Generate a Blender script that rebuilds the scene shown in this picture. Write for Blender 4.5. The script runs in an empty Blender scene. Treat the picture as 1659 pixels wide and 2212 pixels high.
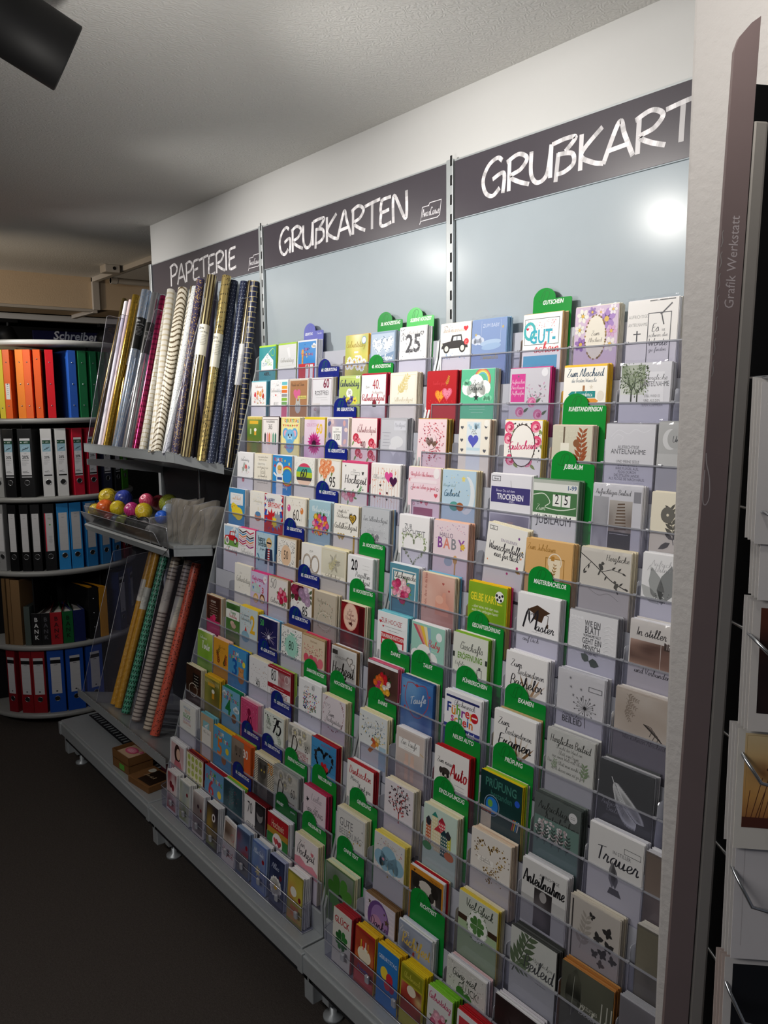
import bpy, bmesh, math, random
from mathutils import Matrix, Vector, Euler
from mathutils.geometry import tessellate_polygon
SC = bpy.context.scene
COL = SC.collection
PI = math.pi

# ------------------------------------------------------------------ camera
def cam_matrix(yaw, pitch, roll):
    fwd = Vector((math.sin(yaw)*math.cos(pitch), math.cos(yaw)*math.cos(pitch), -math.sin(pitch)))
    right = Vector((math.cos(yaw), -math.sin(yaw), 0)); down = fwd.cross(right)
    r = math.cos(roll)*right+math.sin(roll)*down; d = -math.sin(roll)*right+math.cos(roll)*down
    return Matrix((r, -d, -fwd)).transposed()
cd = bpy.data.cameras.new('camera'); cam = bpy.data.objects.new('camera', cd); COL.objects.link(cam)
cam.matrix_world = Matrix.Translation((2.6409, -1.5744, 1.6194)) @ cam_matrix(math.radians(-51.2531), math.radians(7.6924), math.radians(.5535)).to_4x4()
cd.sensor_fit = 'HORIZONTAL'; cd.sensor_width = 36; cd.lens = 36*1732.4/1659; cd.clip_start = .05
SC.camera = cam

# ------------------------------------------------------------------ world, exposure, lamps of the room, added fill lights
wd = bpy.data.worlds.new('world'); SC.world = wd; wd.use_nodes = True
bg = wd.node_tree.nodes['Background']; bg.inputs[0].default_value = (.8, .85, 1, 1); bg.inputs[1].default_value = .075
SC.view_settings.view_transform = 'Standard'; SC.view_settings.look = 'None'
SC.view_settings.gamma = 1; SC.view_settings.use_curve_mapping = False
SC.view_settings.exposure = 0.25
try:
    SC.cycles.transparent_max_bounces = 24; SC.cycles.max_bounces = 7; SC.cycles.use_denoising = True
    SC.cycles.sample_clamp_indirect = 4; SC.cycles.caustics_reflective = False; SC.cycles.caustics_refractive = False
except Exception: pass

def spot(name, loc, target, watts, col=(1, .96, .9), size=70, blend=.6, radius=.035):
    l = bpy.data.lights.new(name, 'SPOT'); l.energy = watts; l.color = col
    l.spot_size = math.radians(size); l.spot_blend = blend; l.shadow_soft_size = radius
    o = bpy.data.objects.new(name, l); COL.objects.link(o); o.location = loc
    o.rotation_euler = (Vector(target)-Vector(loc)).to_track_quat('-Z', 'Y').to_euler()
    return o
LAMPS = [((1.045, -.985, 2.238), (1.2, 0, 1.77)), ((-.05, -.98, 2.25), (.12, 0, 1.78)), ((-1.2, -.98, 2.25), (-1.0, 0, 1.7)), ((2.2, -1.0, 2.25), (2.3, -.1, 1.7))]
for i, (a, b) in enumerate(LAMPS):
    spot('spot_light', a, b, (34, 38, 36, 8)[i], size=(114, 98, 98, 110)[i], blend=1)
# added fill lights, unseen: on the beam, aisle, carousel, far signs and ceiling
def point(name, loc, watts, col, r=.06):
    l = bpy.data.lights.new(name, 'POINT'); l.energy = watts; l.color = col; l.shadow_soft_size = r
    o = bpy.data.objects.new(name, l); COL.objects.link(o); o.location = loc; return o
WARM = spot('warm_fill', (-1.5, -2.1, 1.5), (-2.7, .1, 2.30), 50, (1, .80, .58), 62, .8, .1)  # added unseen warm spot that brightens the cream beam
def area(name, loc, target, watts, sx, sy, col=(1, 1, 1)):
    l = bpy.data.lights.new(name, 'AREA'); l.shape = 'RECTANGLE'; l.size = sx; l.size_y = sy; l.energy = watts; l.color = col
    o = bpy.data.objects.new(name, l); COL.objects.link(o); o.location = loc
    o.rotation_euler = (Vector(target)-Vector(loc)).to_track_quat('-Z', 'Y').to_euler(); return o
AISLE = area('aisle_fill', (1.4, -2.9, 2.40), (.9, -1.0, .8), 27, 1.8, .3, (1, .97, .95))  # fill light added to lift the lower card rows, no fixture there
CARO = spot('spot_light', (-1.2, -1.9, 2.3), (-1.7, -.5, 1.6), 32, size=70, blend=.9)  # unseen spot added to brighten the carousel
FAR = spot('spot_light', (-2.4, -2.6, 2.2), (-4.0, .7, 2.1), 70, (.95, .97, 1), 60, .8)  # unseen spot added to brighten the far sign band
UP = spot('ceiling_fill', (1.45, -1.15, 1.75), (1.3, -.65, 2.44), 14, size=146, blend=.9)  # unseen uplight added to brighten the ceiling, no fixture there

# ------------------------------------------------------------------ helpers
def lin(h):
    h = h.lstrip('#')
    if len(h) == 3: h = ''.join(c*2 for c in h)
    v = [int(h[i:i+2], 16)/255 for i in (0, 2, 4)]
    return tuple(((c+.055)/1.055)**2.4 if c > .04045 else c/12.92 for c in v)+(1,)
def mat(name, col, rough=.5, metal=0, spec=.5, noise=None, bump=None, coat=0):
    m = bpy.data.materials.new(name); m.use_nodes = True; nt = m.node_tree; b = nt.nodes['Principled BSDF']
    c = lin(col) if isinstance(col, str) else col
    b.inputs['Base Color'].default_value = c; b.inputs['Roughness'].default_value = rough; b.inputs['Metallic'].default_value = metal
    b.inputs['Specular IOR Level'].default_value = spec; b.inputs['Coat Weight'].default_value = coat
    tc = nt.nodes.new('ShaderNodeTexCoord')
    if noise:
        sc, amt = noise; n = nt.nodes.new('ShaderNodeTexNoise'); n.inputs['Scale'].default_value = sc; n.inputs['Detail'].default_value = 4
        nt.links.new(tc.outputs['Object'], n.inputs['Vector'])
        mx = nt.nodes.new('ShaderNodeMixRGB'); mx.inputs[1].default_value = tuple(x*(1-amt) for x in c[:3])+(1,); mx.inputs[2].default_value = tuple(min(1, x*(1+amt)) for x in c[:3])+(1,)
        nt.links.new(n.outputs['Fac'], mx.inputs[0]); nt.links.new(mx.outputs[0], b.inputs['Base Color'])
    if bump:
        sc, st, dist = bump; n = nt.nodes.new('ShaderNodeTexNoise'); n.inputs['Scale'].default_value = sc; n.inputs['Detail'].default_value = 5
        nt.links.new(tc.outputs['Object'], n.inputs['Vector'])
        bp = nt.nodes.new('ShaderNodeBump'); bp.inputs['Strength'].default_value = st; bp.inputs['Distance'].default_value = dist
        nt.links.new(n.outputs['Fac'], bp.inputs['Height']); nt.links.new(bp.outputs[0], b.inputs['Normal'])
    return m
def attr_mat(name, rough=.55, spec=.35, metal=0, coat=0):
    m = mat(name, 'ffffff', rough, metal, spec, coat=coat); nt = m.node_tree
    a = nt.nodes.new('ShaderNodeAttribute'); a.attribute_name = 'Col'
    nt.links.new(a.outputs['Color'], nt.nodes['Principled BSDF'].inputs['Base Color']); return m
def clear_mat(name, tint, gloss=.08, rough=.06, haze=0.0, hazecol='ffffff', fres=.5):
    m = bpy.data.materials.new(name); m.use_nodes = True; nt = m.node_tree; nt.nodes.clear()
    out = nt.nodes.new('ShaderNodeOutputMaterial'); t = nt.nodes.new('ShaderNodeBsdfTransparent'); t.inputs[0].default_value = lin(tint)
    g = nt.nodes.new('ShaderNodeBsdfGlossy'); g.inputs['Roughness'].default_value = rough; g.inputs[0].default_value = (1, 1, 1, 1)
    d = nt.nodes.new('ShaderNodeBsdfDiffuse'); d.inputs[0].default_value = lin(hazecol)
    fr = nt.nodes.new('ShaderNodeLayerWeight'); fr.inputs[0].default_value = .25
    mm = nt.nodes.new('ShaderNodeMath'); mm.operation = 'MULTIPLY_ADD'; mm.inputs[1].default_value = fres; mm.inputs[2].default_value = gloss
    mx = nt.nodes.new('ShaderNodeMixShader'); m2 = nt.nodes.new('ShaderNodeMixShader'); m2.inputs[0].default_value = haze
    nt.links.new(fr.outputs['Fresnel'], mm.inputs[0]); nt.links.new(mm.outputs[0], mx.inputs[0])
    nt.links.new(t.outputs[0], m2.inputs[1]); nt.links.new(d.outputs[0], m2.inputs[2])
    nt.links.new(m2.outputs[0], mx.inputs[1]); nt.links.new(g.outputs[0], mx.inputs[2]); nt.links.new(mx.outputs[0], out.inputs[0]); return m

class MB:
    """collects boxes, tubes, prisms into one mesh; a colour per face goes to the attribute Col"""
    def __init__(s): s.v = []; s.f = []; s.c = []; s.col = (1, 1, 1, 1); s.sm = []; s.smooth = False
    def C(s, h): s.col = lin(h) if isinstance(h, str) else h; return s
    def add(s, vs, fs, M=None):
        n = len(s.v); s.v += [tuple(M @ Vector(v)) if M else tuple(v) for v in vs]
        for f in fs: s.f.append([i+n for i in f]); s.c.append(s.col); s.sm.append(s.smooth)
        return s
    def box(s, x0, x1, y0, y1, z0, z1, M=None):
        v = [(x, y, z) for z in (z0, z1) for y in (y0, y1) for x in (x0, x1)]
        return s.add(v, [(0, 2, 3, 1), (4, 5, 7, 6), (0, 1, 5, 4), (2, 6, 7, 3), (0, 4, 6, 2), (1, 3, 7, 5)], M)
    def bevbox(s, x0, x1, y0, y1, z0, z1, b=.003, M=None):
        bm = bmesh.new(); r = bmesh.ops.create_cube(bm, size=1)
        for v in bm.verts: v.co = ((x0+x1)/2+v.co.x*(x1-x0), (y0+y1)/2+v.co.y*(y1-y0), (z0+z1)/2+v.co.z*(z1-z0))
        bmesh.ops.bevel(bm, geom=bm.edges[:], offset=b, segments=2, affect='EDGES', profile=.5)
        bm.verts.index_update(); s.add([v.co[:] for v in bm.verts], [[v.index for v in f.verts] for f in bm.faces], M); bm.free(); return s
    def prism(s, pts, a, b, axis='y', M=None):
        """outline pts in the plane across axis, extruded from a to b"""
        def P(p, t): return {'y': (p[0], t, p[1]), 'x': (t, p[0], p[1]), 'z': (p[0], p[1], t)}[axis]
        n = len(pts); vs = [P(p, a) for p in pts]+[P(p, b) for p in pts]
        tr = tessellate_polygon([[Vector((p[0], p[1], 0)) for p in pts]])
        fs = [tuple(t) for t in tr]+[tuple(i+n for i in reversed(t)) for t in tr]+[(i, (i+1) % n, (i+1) % n+n, i+n) for i in range(n)]
        return s.add(vs, fs, M)
    def tube(s, pts, r, seg=8, r2=None, caps=True, M=None):
        pts = [Vector(p) for p in pts]; n = len(pts); vs = []; fs = []; sm = s.smooth
        up = None
        for i, p in enumerate(pts):
            d = (pts[min(i+1, n-1)]-pts[max(i-1, 0)]).normalized()
            if up is None: up = d.orthogonal().normalized()
            up = (up-d*up.dot(d)).normalized(); w = d.cross(up)
            rr = r if r2 is None else r+(r2-r)*i/(n-1)
            for k in range(seg): a = 2*PI*k/seg; vs.append(p+(up*math.cos(a)+w*math.sin(a))*rr)
        for i in range(n-1):
            for k in range(seg): fs.append((i*seg+k, i*seg+(k+1) % seg, (i+1)*seg+(k+1) % seg, (i+1)*seg+k))
        s.smooth = True; s.add(vs, fs, M); s.smooth = False
        if caps: s.add(vs[:seg], [list(range(seg))[::-1]], M); s.add(vs[-seg:], [list(range(seg))], M)
        s.smooth = sm; return s
    def lathe(s, prof, seg=32, M=None, a0=0, a1=2*PI):
        n = len(prof); full = abs(a1-a0-2*PI) < 1e-6; vs = []; fs = []; m = seg if full else seg+1
        for k in range(m):
            a = a0+(a1-a0)*k/seg
            for r, z in prof: vs.append((r*math.cos(a), r*math.sin(a), z))
        for k in range(seg):
            k2 = (k+1) % m
            for i in range(n-1): fs.append((k*n+i, k2*n+i, k2*n+i+1, k*n+i+1))
        sm = s.smooth; s.smooth = True; s.add(vs, fs, M); s.smooth = sm; return s
    def mesh(s, name, m, colors=False):
        me = bpy.data.meshes.new(name); me.from_pydata(s.v, [], s.f); me.materials.append(m)
        if any(s.sm): me.polygons.foreach_set('use_smooth', s.sm)
        if colors:
            at = me.color_attributes.new('Col', 'FLOAT_COLOR', 'CORNER'); buf = []
            for f, c in zip(s.f, s.c):
                if isinstance(c, list): [buf.extend(q) for q in c]
                else: buf += list(c)*len(f)
            at.data.foreach_set('color', buf)
        me.update(); return me
    def obj(s, name, m, parent=None, colors=False, loc=None, rot=None):
        return link(name, s.mesh(name, m, colors), parent, loc, rot)
def link(name, me, parent=None, loc=None, rot=None):
    o = bpy.data.objects.new(name, me); COL.objects.link(o)
    if parent: o.parent = parent
    if loc is not None: o.location = loc
    if rot is not None: o.rotation_euler = rot
    return o
def tag(o, label=None, cat=None, group=None, kind=None):
    for k, v in (('label', label), ('category', cat), ('group', group), ('kind', kind)):
        if v: o[k] = v
    return o
def empty(name, loc, label, cat, group=None, rot=None):
    o = link(name, None, None, loc, rot); o.empty_display_size = .05; return tag(o, label, cat, group)
def struct(name, mb, m): return tag(mb.obj(name, m), kind='structure')

# ------------------------------------------------------------------ lettering: the built-in face as triangles, and two stroke alphabets
_G = {}
def glyphs(bold=False):
    return _G.setdefault(bold, {})
_cu = bpy.data.curves.new('type', 'FONT'); _cu.resolution_u = 2; _cu.size = 1
_co = bpy.data.objects.new('type', _cu); COL.objects.link(_co)
def _tri(t, bold):
    _cu.body = t; _cu.offset = .022 if bold else 0
    me = _co.to_mesh(); me.calc_loop_triangles()
    v = [(p.co.x, p.co.y) for p in me.vertices]; f = [tuple(l.vertices) for l in me.loop_triangles]; _co.to_mesh_clear(); return v, f
def glyph(ch, bold):
    g = glyphs(bold)
    if ch not in g:
        dv, _ = _tri('||', bold); one, _ = _tri('|', bold)
        bar = max(x for x, y in one)
        v, f = _tri(ch, bold) if ch != ' ' else ([], [])
        w, _ = _tri(ch+'|', bold)
        g[ch] = (v, f, max(x for x, y in w)-bar)
    return g[ch]
LOW = {'a':"5,4.5 3.2,5 1.2,3.5 1,1.2 2.4,0 4,1.5 5,4.8 4.8,1.2 5.4,.1 6.5,1.2|6.5",'b':"0,1 2,5 3,9 2.2,10 1.3,8 1.2,1.5 2.5,0 4.2,1 4.6,3 3.8,4.6 4.6,4 6,4.2|6",
'c':"4.5,4 3.2,5 1.3,3.8 1,1.4 2.4,0 4,.5 5.2,1.6|5.2",'d':"4.6,4.2 3.2,5 1.2,3.5 1,1.2 2.4,0 4,1.5 5.6,9.8 5,3 5,.8 5.6,0 6.6,1.2|6.6",
'e':"0,1 2.5,2 4.2,3.6 3.4,5 1.7,4.2 1.1,2 2,.1 3.8,.3 5.2,1.4|5.2",'f':"0,1 2.5,4 4.2,8.6 3.4,10 2.4,8 2,0 1.6,-3.6 2.4,-4 3,-1 2.6,1.2 4.4,1.4|4.4",
'g':"4.8,4.4 3.2,5 1.2,3.5 1.1,1.2 2.5,.2 4.2,1.6 5,4.8 4.8,-2 3.6,-4 2.2,-3.2 3.4,-1 6.4,1.2|6.4",'h':"0,1 2.2,5 3.2,9 2.5,10 1.6,8 1.4,0 1.6,2.6 3.2,4.8 4.4,4 4.3,1 5,0 6.2,1.2|6.2",
'i':"0,1 1.6,4.8 1.5,1 2.2,0 3.4,1.2;1.9,7 2.3,7.4|3.4",'j':"0,1 2,4.8 2,-2 1,-4 .2,-3 3.4,1.2;2.2,7 2.6,7.4|3.4",'k':"0,1 2.2,5 3.2,9 2.5,10 1.6,8 1.4,0 1.6,2.4 3.2,4.8 4.2,3.8 2.2,2.4 3.6,.6 4.6,0 5.8,1.2|5.8",
'l':"0,1 2.4,5 3.4,9 2.7,10 1.8,8 1.7,1.4 2.4,0 4,1.2|4",'m':"0,1 1,4.6 1.2,0 1.6,3 3,4.9 3.8,4 3.7,0 4.2,3 5.6,4.9 6.5,4 6.4,1 7,0 8.2,1.2|8.2",
'n':"0,1 1,4.6 1.2,0 1.6,3 3.2,4.9 4.2,4 4.1,1 4.8,0 6,1.2|6",'o':"3.4,5 1.6,4.4 1,2 2.2,0 4,.8 4.6,3 3.4,5 3.6,4.2 5.8,4.2|5.6",'p':"0,1 1.4,4.8 1,-4;1.4,3 3,5 4.6,4 4.4,1.2 3,0 1.6,.8;3,0 5.6,1.2|5.6",
'q':"4.8,4.4 3.2,5 1.2,3.5 1.1,1.2 2.5,.2 4.2,1.6 5,4.8 4.8,-4 6.2,-1|6.2",'r':"0,1 1.4,5.2 2,4.4 3.2,4.4 3,1.2 3.6,0 4.8,1.2|4.8",'s':"0,1 2.2,5.2 3.6,2.2 3.2,.4 1.6,0 .8,.8;3.2,.3 4.8,1.2|4.8",
't':"0,1 1.8,4 2.2,8.4 1.9,1.2 2.6,0 4,1.2;.6,6 3.8,6.2|4",'u':"0,1 1.2,4.8 1.1,1.4 2.2,0 3.8,1.4 4.6,4.8 4.4,1.2 5,0 6.2,1.2|6.2",'v':"0,1 1.2,4.8 2.4,0 4.2,4.8 5.4,4.4|5.4",
'w':"0,1 1,4.8 1.8,0 3.2,4 4.2,0 5.8,4.8 7,4.4|7",'x':"0,1 1,4.6 3.8,.2 5,1.2;4,5 .8,0|5",'y':"0,1 1.2,4.8 1.4,1.2 2.6,.4 4.2,4.8 3.6,-2 2.4,-4 1.4,-3 5.4,1.2|5.4",'z':"0,1 1,4.8 4,4.8 1,.2 3,.6 3.6,-2 2.4,-4 1.6,-3 5,1.2|5",
'ß':"0,1 2,6 3,9.6 4.2,8.8 3.6,6 2.8,5.2 4.4,3.6 4,.6 2.6,0;2,6 1.4,-3|5.4",' ':"|3.4",'.':".6,.2 .9,.4|2",'!':"1.2,9 .9,3;.8,.4 1,.2|2.4",',':"1,.6 .5,-1.2|2",'-':".6,3 3,3|3.8",':':".6,.2 .9,.4;.8,4 1.1,4.2|2.2",'*':"0,3 4,7;0,7 4,3;2,2 2,8|5",'&':"5.5,0 1,7.5 2.5,9.5 4,7.5 1,3 1.5,.5 3.5,0 5.5,3.5|6.5"}
CAP = {'A':".2,0 3.4,9.6 4.6,6 6.4,0;1.2,3 5.6,3.4|6.8",'B':".8,0 1,9.4 3.6,9.8 5.2,7.6 3.6,5.4 1.4,5 4.6,4.6 5.8,2.4 4,.2 .8,0|6.2",'C':"5.4,8 4,9.6 1.8,8.4 .6,5 1.2,1.6 3.2,0 5.6,1.4|6",'D':"1,0 1.2,9.4 4,9.2 6.2,6 5.6,2 3,.1 .8,.2|6.8",
'E':"5.2,9.4 2,9.2 1.2,8 1.2,5 4.4,5.2;1.2,5.2 .8,1.2 2,0 5.2,.6|5.6",'F':"1,0 1.2,9.2;.6,9.2 5.4,9.6;1.2,5 4.4,5.3|5.4",'G':"5.4,8.6 4.2,9.7 2,8.4 .6,5 1.2,1.4 3,0 4.8,1.6;3,4.4 5.8,5.2 5.6,0|6.6",'H':"1,0 1.2,9.6;5.6,0 5.8,9.6;1,4.8 5.8,5.2|6.8",
'I':"1.2,0 1.4,9.6|2.6",'J':"4,9.6 4,2 2.6,0 .8,1|5",'K':"1,0 1.2,9.6;5.8,9.8 1.2,4.4 3.6,1.4 6.2,.2|6.4",'L':"1.2,9.6 1,1 1.6,.2 5,.4|5.2",'M':".6,0 1.6,9.4 4,2.4 6.8,9.6 7.4,0|8.2",'N':".8,0 1.2,9.4 5.6,.4 6,9.8|7",
'O':"3.4,9.6 1,7.4 .6,3.4 2.8,0 5.4,1.6 6,5.8 4.6,9 3.4,9.6|6.6",'P':"1,0 1.2,9.4;.4,8.8 3.6,9.8 5.6,7.8 4.4,5.2 1.2,4.4|5.8",'Q':"3.4,9.6 1,7.4 .6,3.4 2.8,0 5.4,1.6 6,5.8 4.6,9 3.4,9.6;4,2 6.4,-.8|6.8",'R':"1,0 1.2,9.4;.4,8.6 3.6,9.9 5.8,8 4.2,5.4 1.4,4.2 3.6,2 6.4,.4|6.6",
'S':"5.2,8.4 3.6,9.7 1.4,8.4 1.8,6 4.4,4.2 5.2,2 3.4,0 .8,1.2|5.8",'T':"3.2,0 3.4,9.2;.2,8.8 3.4,9.4 6.8,9.8|6.4",'U':".8,9.4 .8,3 2.4,.1 4.8,1.8 5.8,9.6;5.8,9.6 5.6,.4|6.6",'V':".4,9.6 3,.2 6,9.8|6.2",'W':".4,9.6 2.4,.2 4.4,7 6.2,.2 8.6,9.8|8.8",'X':".4,9.4 5.8,.2;5.6,9.6 .4,0|6.2",'Y':".4,9.6 3,5 5.8,9.8;3,5 2.8,0|5.8",'Z':".6,9.2 5.6,9.5 .6,.4 5.8,.3|6.2",
'0':"3,9.6 1.2,8 .7,4 2,.3 3.6,.4 5,3 5,6.6 3.8,9.4 3,9.6|5.8",'1':".8,7 3,9.6 2.9,0|4.4",'2':".8,7.4 2.4,9.6 4.6,8.6 4.4,6 1,.4 3,.8 5.4,.3|5.8",'3':".8,8.6 3,9.6 4.6,8 3.6,5.6 2,5 4.4,4.4 5,2 3,0 .6,1|5.6",'4':"4,0 4.2,9.6 .6,3.2 5.6,3.2|6",'5':"5,9.5 1.6,9.4 1.2,5.4 3.4,6 5.2,3.6 4,.6 2,0 .6,1|5.8",
'6':"4.6,9.6 1.6,6.4 .8,3 2.4,0 4.6,1 5,3.6 3.4,5.4 1.2,4|5.6",'7':".6,9.2 5.2,9.5 2.2,0;1.6,5 4.6,5.2|5.4",'8':"3,9.6 1.2,7.6 3,5.2 5,2.6 3,0 .8,2.4 3,5.2 4.8,7.6 3,9.6|5.8",'9':"4.8,7.4 3,9.6 1,7.4 2,4.8 4.4,6 4.8,7.4 4.4,2 2.4,0|5.6"}
def crom(p, n=4):
    if len(p) < 3: return p
    o = []
    for i in range(len(p)-1):
        a, b, c, d = p[max(i-1, 0)], p[i], p[i+1], p[min(i+2, len(p)-1)]
        for k in range(n):
            t = k/n
            o.append(tuple(.5*(2*b[j]+(c[j]-a[j])*t+(2*a[j]-5*b[j]+4*c[j]-d[j])*t*t+(3*b[j]-a[j]-3*c[j]+d[j])*t**3) for j in (0, 1)))
    return o+[p[-1]]
_S = {}
UML = {'ä':'a','ö':'o','ü':'u','Ä':'A','Ö':'O','Ü':'U'}
def strokes(ch, n=4):
    key = (ch, n)
    if key not in _S:
        b = UML.get(ch, ch); d = LOW.get(b) or CAP.get(b) or LOW['-']; st, adv = d.rsplit('|', 1)
        L = [crom([tuple(map(float, q.split(','))) for q in s.split()], n) for s in st.split(';') if s.strip()]
        if ch in UML: h = 7.4 if ch.islower() else 11.5; L += [[(1.6, h), (2, h)], [(3.8, h), (4.2, h)]]
        _S[key] = (L, float(adv))
    return _S[key]
def ribbon(pts, w, nib=1.0):
    """flat ribbon along pts; nib<1 thins horizontal strokes like a broad pen"""
    n = len(pts); vs = []; fs = []
    for i, p in enumerate(pts):
        a, b = pts[max(i-1, 0)], pts[min(i+1, n-1)]; dx, dy = b[0]-a[0], b[1]-a[1]; l = math.hypot(dx, dy) or 1; dx /= l; dy /= l
        ww = w*(nib+(1-nib)*abs(dy))*.5
        vs += [(p[0]-dy*ww, p[1]+dx*ww), (p[0]+dy*ww, p[1]-dx*ww)]
    for i in range(n-1): fs.append((2*i, 2*i+1, 2*i+3, 2*i+2))
    return vs, fs
# ------------------------------------------------------------------ flat print: every printed face is a mesh of coloured shapes lying on its sheet
class Art:
    """x to the right 0..100 of the sheet's width, y downwards from its top edge; layers lie 0.015 mm apart"""
    def __init__(s, w, h, seed=0): s.k = w/100; s.h = h; s.mb = MB(); s.z = 0; s.r = random.Random(seed); s.HH = h/s.k
    def _p(s, p):
        p = (min(100, max(0, p[0])), min(s.HH, max(0, p[1]))); return (p[0]*s.k, -.00009-.000015*min(s.z, 130), s.h-p[1]*s.k)
    def poly(s, pts, col, lay=True):
        if lay: s.z += 1
        s.mb.C(col); pts = [Vector((p[0], p[1], 0)) for p in pts]
        s.mb.add([s._p(p) for p in pts], [tuple(t) for t in tessellate_polygon([pts])]); return s
    def fan(s, pts, col): s.mb.C(col); s.mb.add([s._p(p) for p in pts], [tuple(range(len(pts)))]); return s
    def R(s, x, y, w, h, col, lay=True):
        if lay: s.z += 1
        s.fan([(x, y), (x, y+h), (x+w, y+h), (x+w, y)], col)
    def FR(s, x, y, w, h, t, col):
        s.z += 1
        for a in ((x, y, w, t), (x, y+h-t, w, t), (x, y, t, h), (x+w-t, y, t, h)): s.R(*a, col, False)
    def E(s, x, y, rx, ry, col, n=20, a=0, lay=True):
        if lay: s.z += 1
        ca, sa = math.cos(a), math.sin(a)
        s.fan([(x+rx*math.cos(t)*ca-ry*math.sin(t)*sa, y+rx*math.cos(t)*sa+ry*math.sin(t)*ca) for t in [-2*PI*i/n for i in range(n)]], col)
    def RG(s, x, y, rx, ry, t, col, n=28):
        s.z += 1; s.L([(x+rx*math.cos(2*PI*i/n), y+ry*math.sin(2*PI*i/n)) for i in range(n+1)], t, col)
    def H(s, x, y, q, col, a=0):
        s.z += 1; pts = []
        for i in range(24):
            t = 2*PI*i/24; X = 16*math.sin(t)**3; Y = -(13*math.cos(t)-5*math.cos(2*t)-2*math.cos(3*t)-math.cos(4*t))
            pts.append((x+q*(X*math.cos(a)-Y*math.sin(a))/32, y+q*(X*math.sin(a)+Y*math.cos(a))/32))
        s.poly(pts[::-1], col, False)
    def S(s, x, y, q, col, n=5, inner=.42):
        s.poly([(x+q*(1 if i % 2 == 0 else inner)*math.sin(PI*i/n), y-q*(1 if i % 2 == 0 else inner)*math.cos(PI*i/n)) for i in range(2*n)][::-1], col)
    def F(s, x, y, q, col, cc='f3d35a', n=6):
        s.z += 1
        for i in range(n):
            a = 2*PI*i/n+x; s.E(x+.55*q*math.cos(a), y+.55*q*math.sin(a), .5*q, .32*q, col, 8, a, False)
        s.E(x, y, q*.28, q*.28, cc, 8)
    def RO(s, x, y, q, cols):
        if isinstance(cols, str):
            c = lin(cols); f = lambda k: tuple(min(1, v*k) for v in c[:3])+(1,); cols = [f(.72), c, f(.84), f(1.2)]
        for i, f in enumerate((1, .74, .5, .26)):
            s.E(x+q*.12*((i*7) % 3-1), y+q*.1*((i*5) % 3-1), q*f, q*f*.92, cols[i % len(cols)], 11)
    def LF(s, x, y, l, a, col, w=.36):
        ca, sa = math.cos(a), math.sin(a); s.fan([(x+l*(t*ca-v*sa), y+l*(t*sa+v*ca)) for t, v in ((0, 0), (.3, w/2), (.65, w/2.3), (1, 0), (.65, -w/2.3), (.3, -w/2))], col)
    def SPR(s, x, y, l, a, col, n=6, stem=None, big=.34):
        s.z += 1; X, Y = x, y
        pts = [(x, y)]
        for i in range(n):
            aa = a+.16*math.sin(i*1.3); X += l/n*math.cos(aa); Y += l/n*math.sin(aa); pts.append((X, Y))
        s.L(pts, l*.02+.3, stem or col, False); s.z += 1
        for i, p in enumerate(pts[1:]):
            for q in (-1, 1): s.LF(p[0], p[1], l*big*(1-.4*i/n), a+q*.8, col)
    def BQ(s, x, y, rx, ry, n, cols, leaf='5d7f3f', q=9):
        for i in range(n):
            a = s.r.uniform(0, 2*PI); s.LF(x+rx*.8*math.cos(a), y+ry*.8*math.sin(a), q*1.6, a, leaf)
        for i in range(n):
            t = math.sqrt((i+.5)/n); a = i*2.4; s.RO(x+rx*t*math.cos(a), y+ry*t*math.sin(a), q*s.r.uniform(.75, 1.15), cols[i % len(cols)])
    def D(s, n, cols, r0, r1, box=(4, 4, 92, 104), out=None, shape='o'):
        s.z += 1
        for i in range(n):
            x = box[0]+s.r.random()*box[2]; y = box[1]+s.r.random()*box[3]
            if out and ((x-out[0])/out[2])**2+((y-out[1])/out[3])**2 < 1: continue
            c = cols[i % len(cols)]; q = s.r.uniform(r0, r1)
            if shape == 'h': s.H(x, y, q*2.6, c, s.r.uniform(-.5, .5))
            elif shape == 's': s.S(x, y, q*1.6, c)
            elif shape == 'l': s.LF(x, y, q*4, s.r.uniform(0, 6), c)
            else: s.E(x, y, q, q, c, 8, 0, False)
    def RINGD(s, x, y, rx, ry, n, cols, r0, r1, spread=.18, shape='o'):
        s.z += 1
        for i in range(n):
            a = s.r.uniform(0, 2*PI); f = 1+s.r.gauss(0, spread); q = s.r.uniform(r0, r1); c = cols[i % len(cols)]
            X, Y = x+rx*f*math.cos(a), y+ry*f*math.sin(a)
            if not (3 < X < 97 and 3 < Y < 140): continue
            if shape == 'h': s.H(X, Y, q*2.4, c)
            elif shape == 'l': s.LF(X, Y, q*3, a+1.2, c)
            else: s.E(X, Y, q, q, c, 8, 0, False)
    def HD(s, x, y, q, n, cols, r0, r1, th=.12):
        """dots along the outline of a heart"""
        s.z += 1
        for i in range(n):
            t = s.r.uniform(0, 2*PI); f = 1+s.r.gauss(0, th); r = s.r.uniform(r0, r1)
            X = 16*math.sin(t)**3*f; Y = -(13*math.cos(t)-5*math.cos(2*t)-2*math.cos(3*t)-math.cos(4*t))*f
            s.E(x+q*X/32, y+q*Y/32, r, r, cols[i % len(cols)], 7, 0, False)
    def L(s, pts, w, col, lay=True, nib=1, smooth=False):
        if lay: s.z += 1
        if smooth: pts = crom(pts, 5)
        vs, fs = ribbon(pts, w, nib); s.mb.C(col); s.mb.add([s._p(v) for v in vs], fs)
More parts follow.
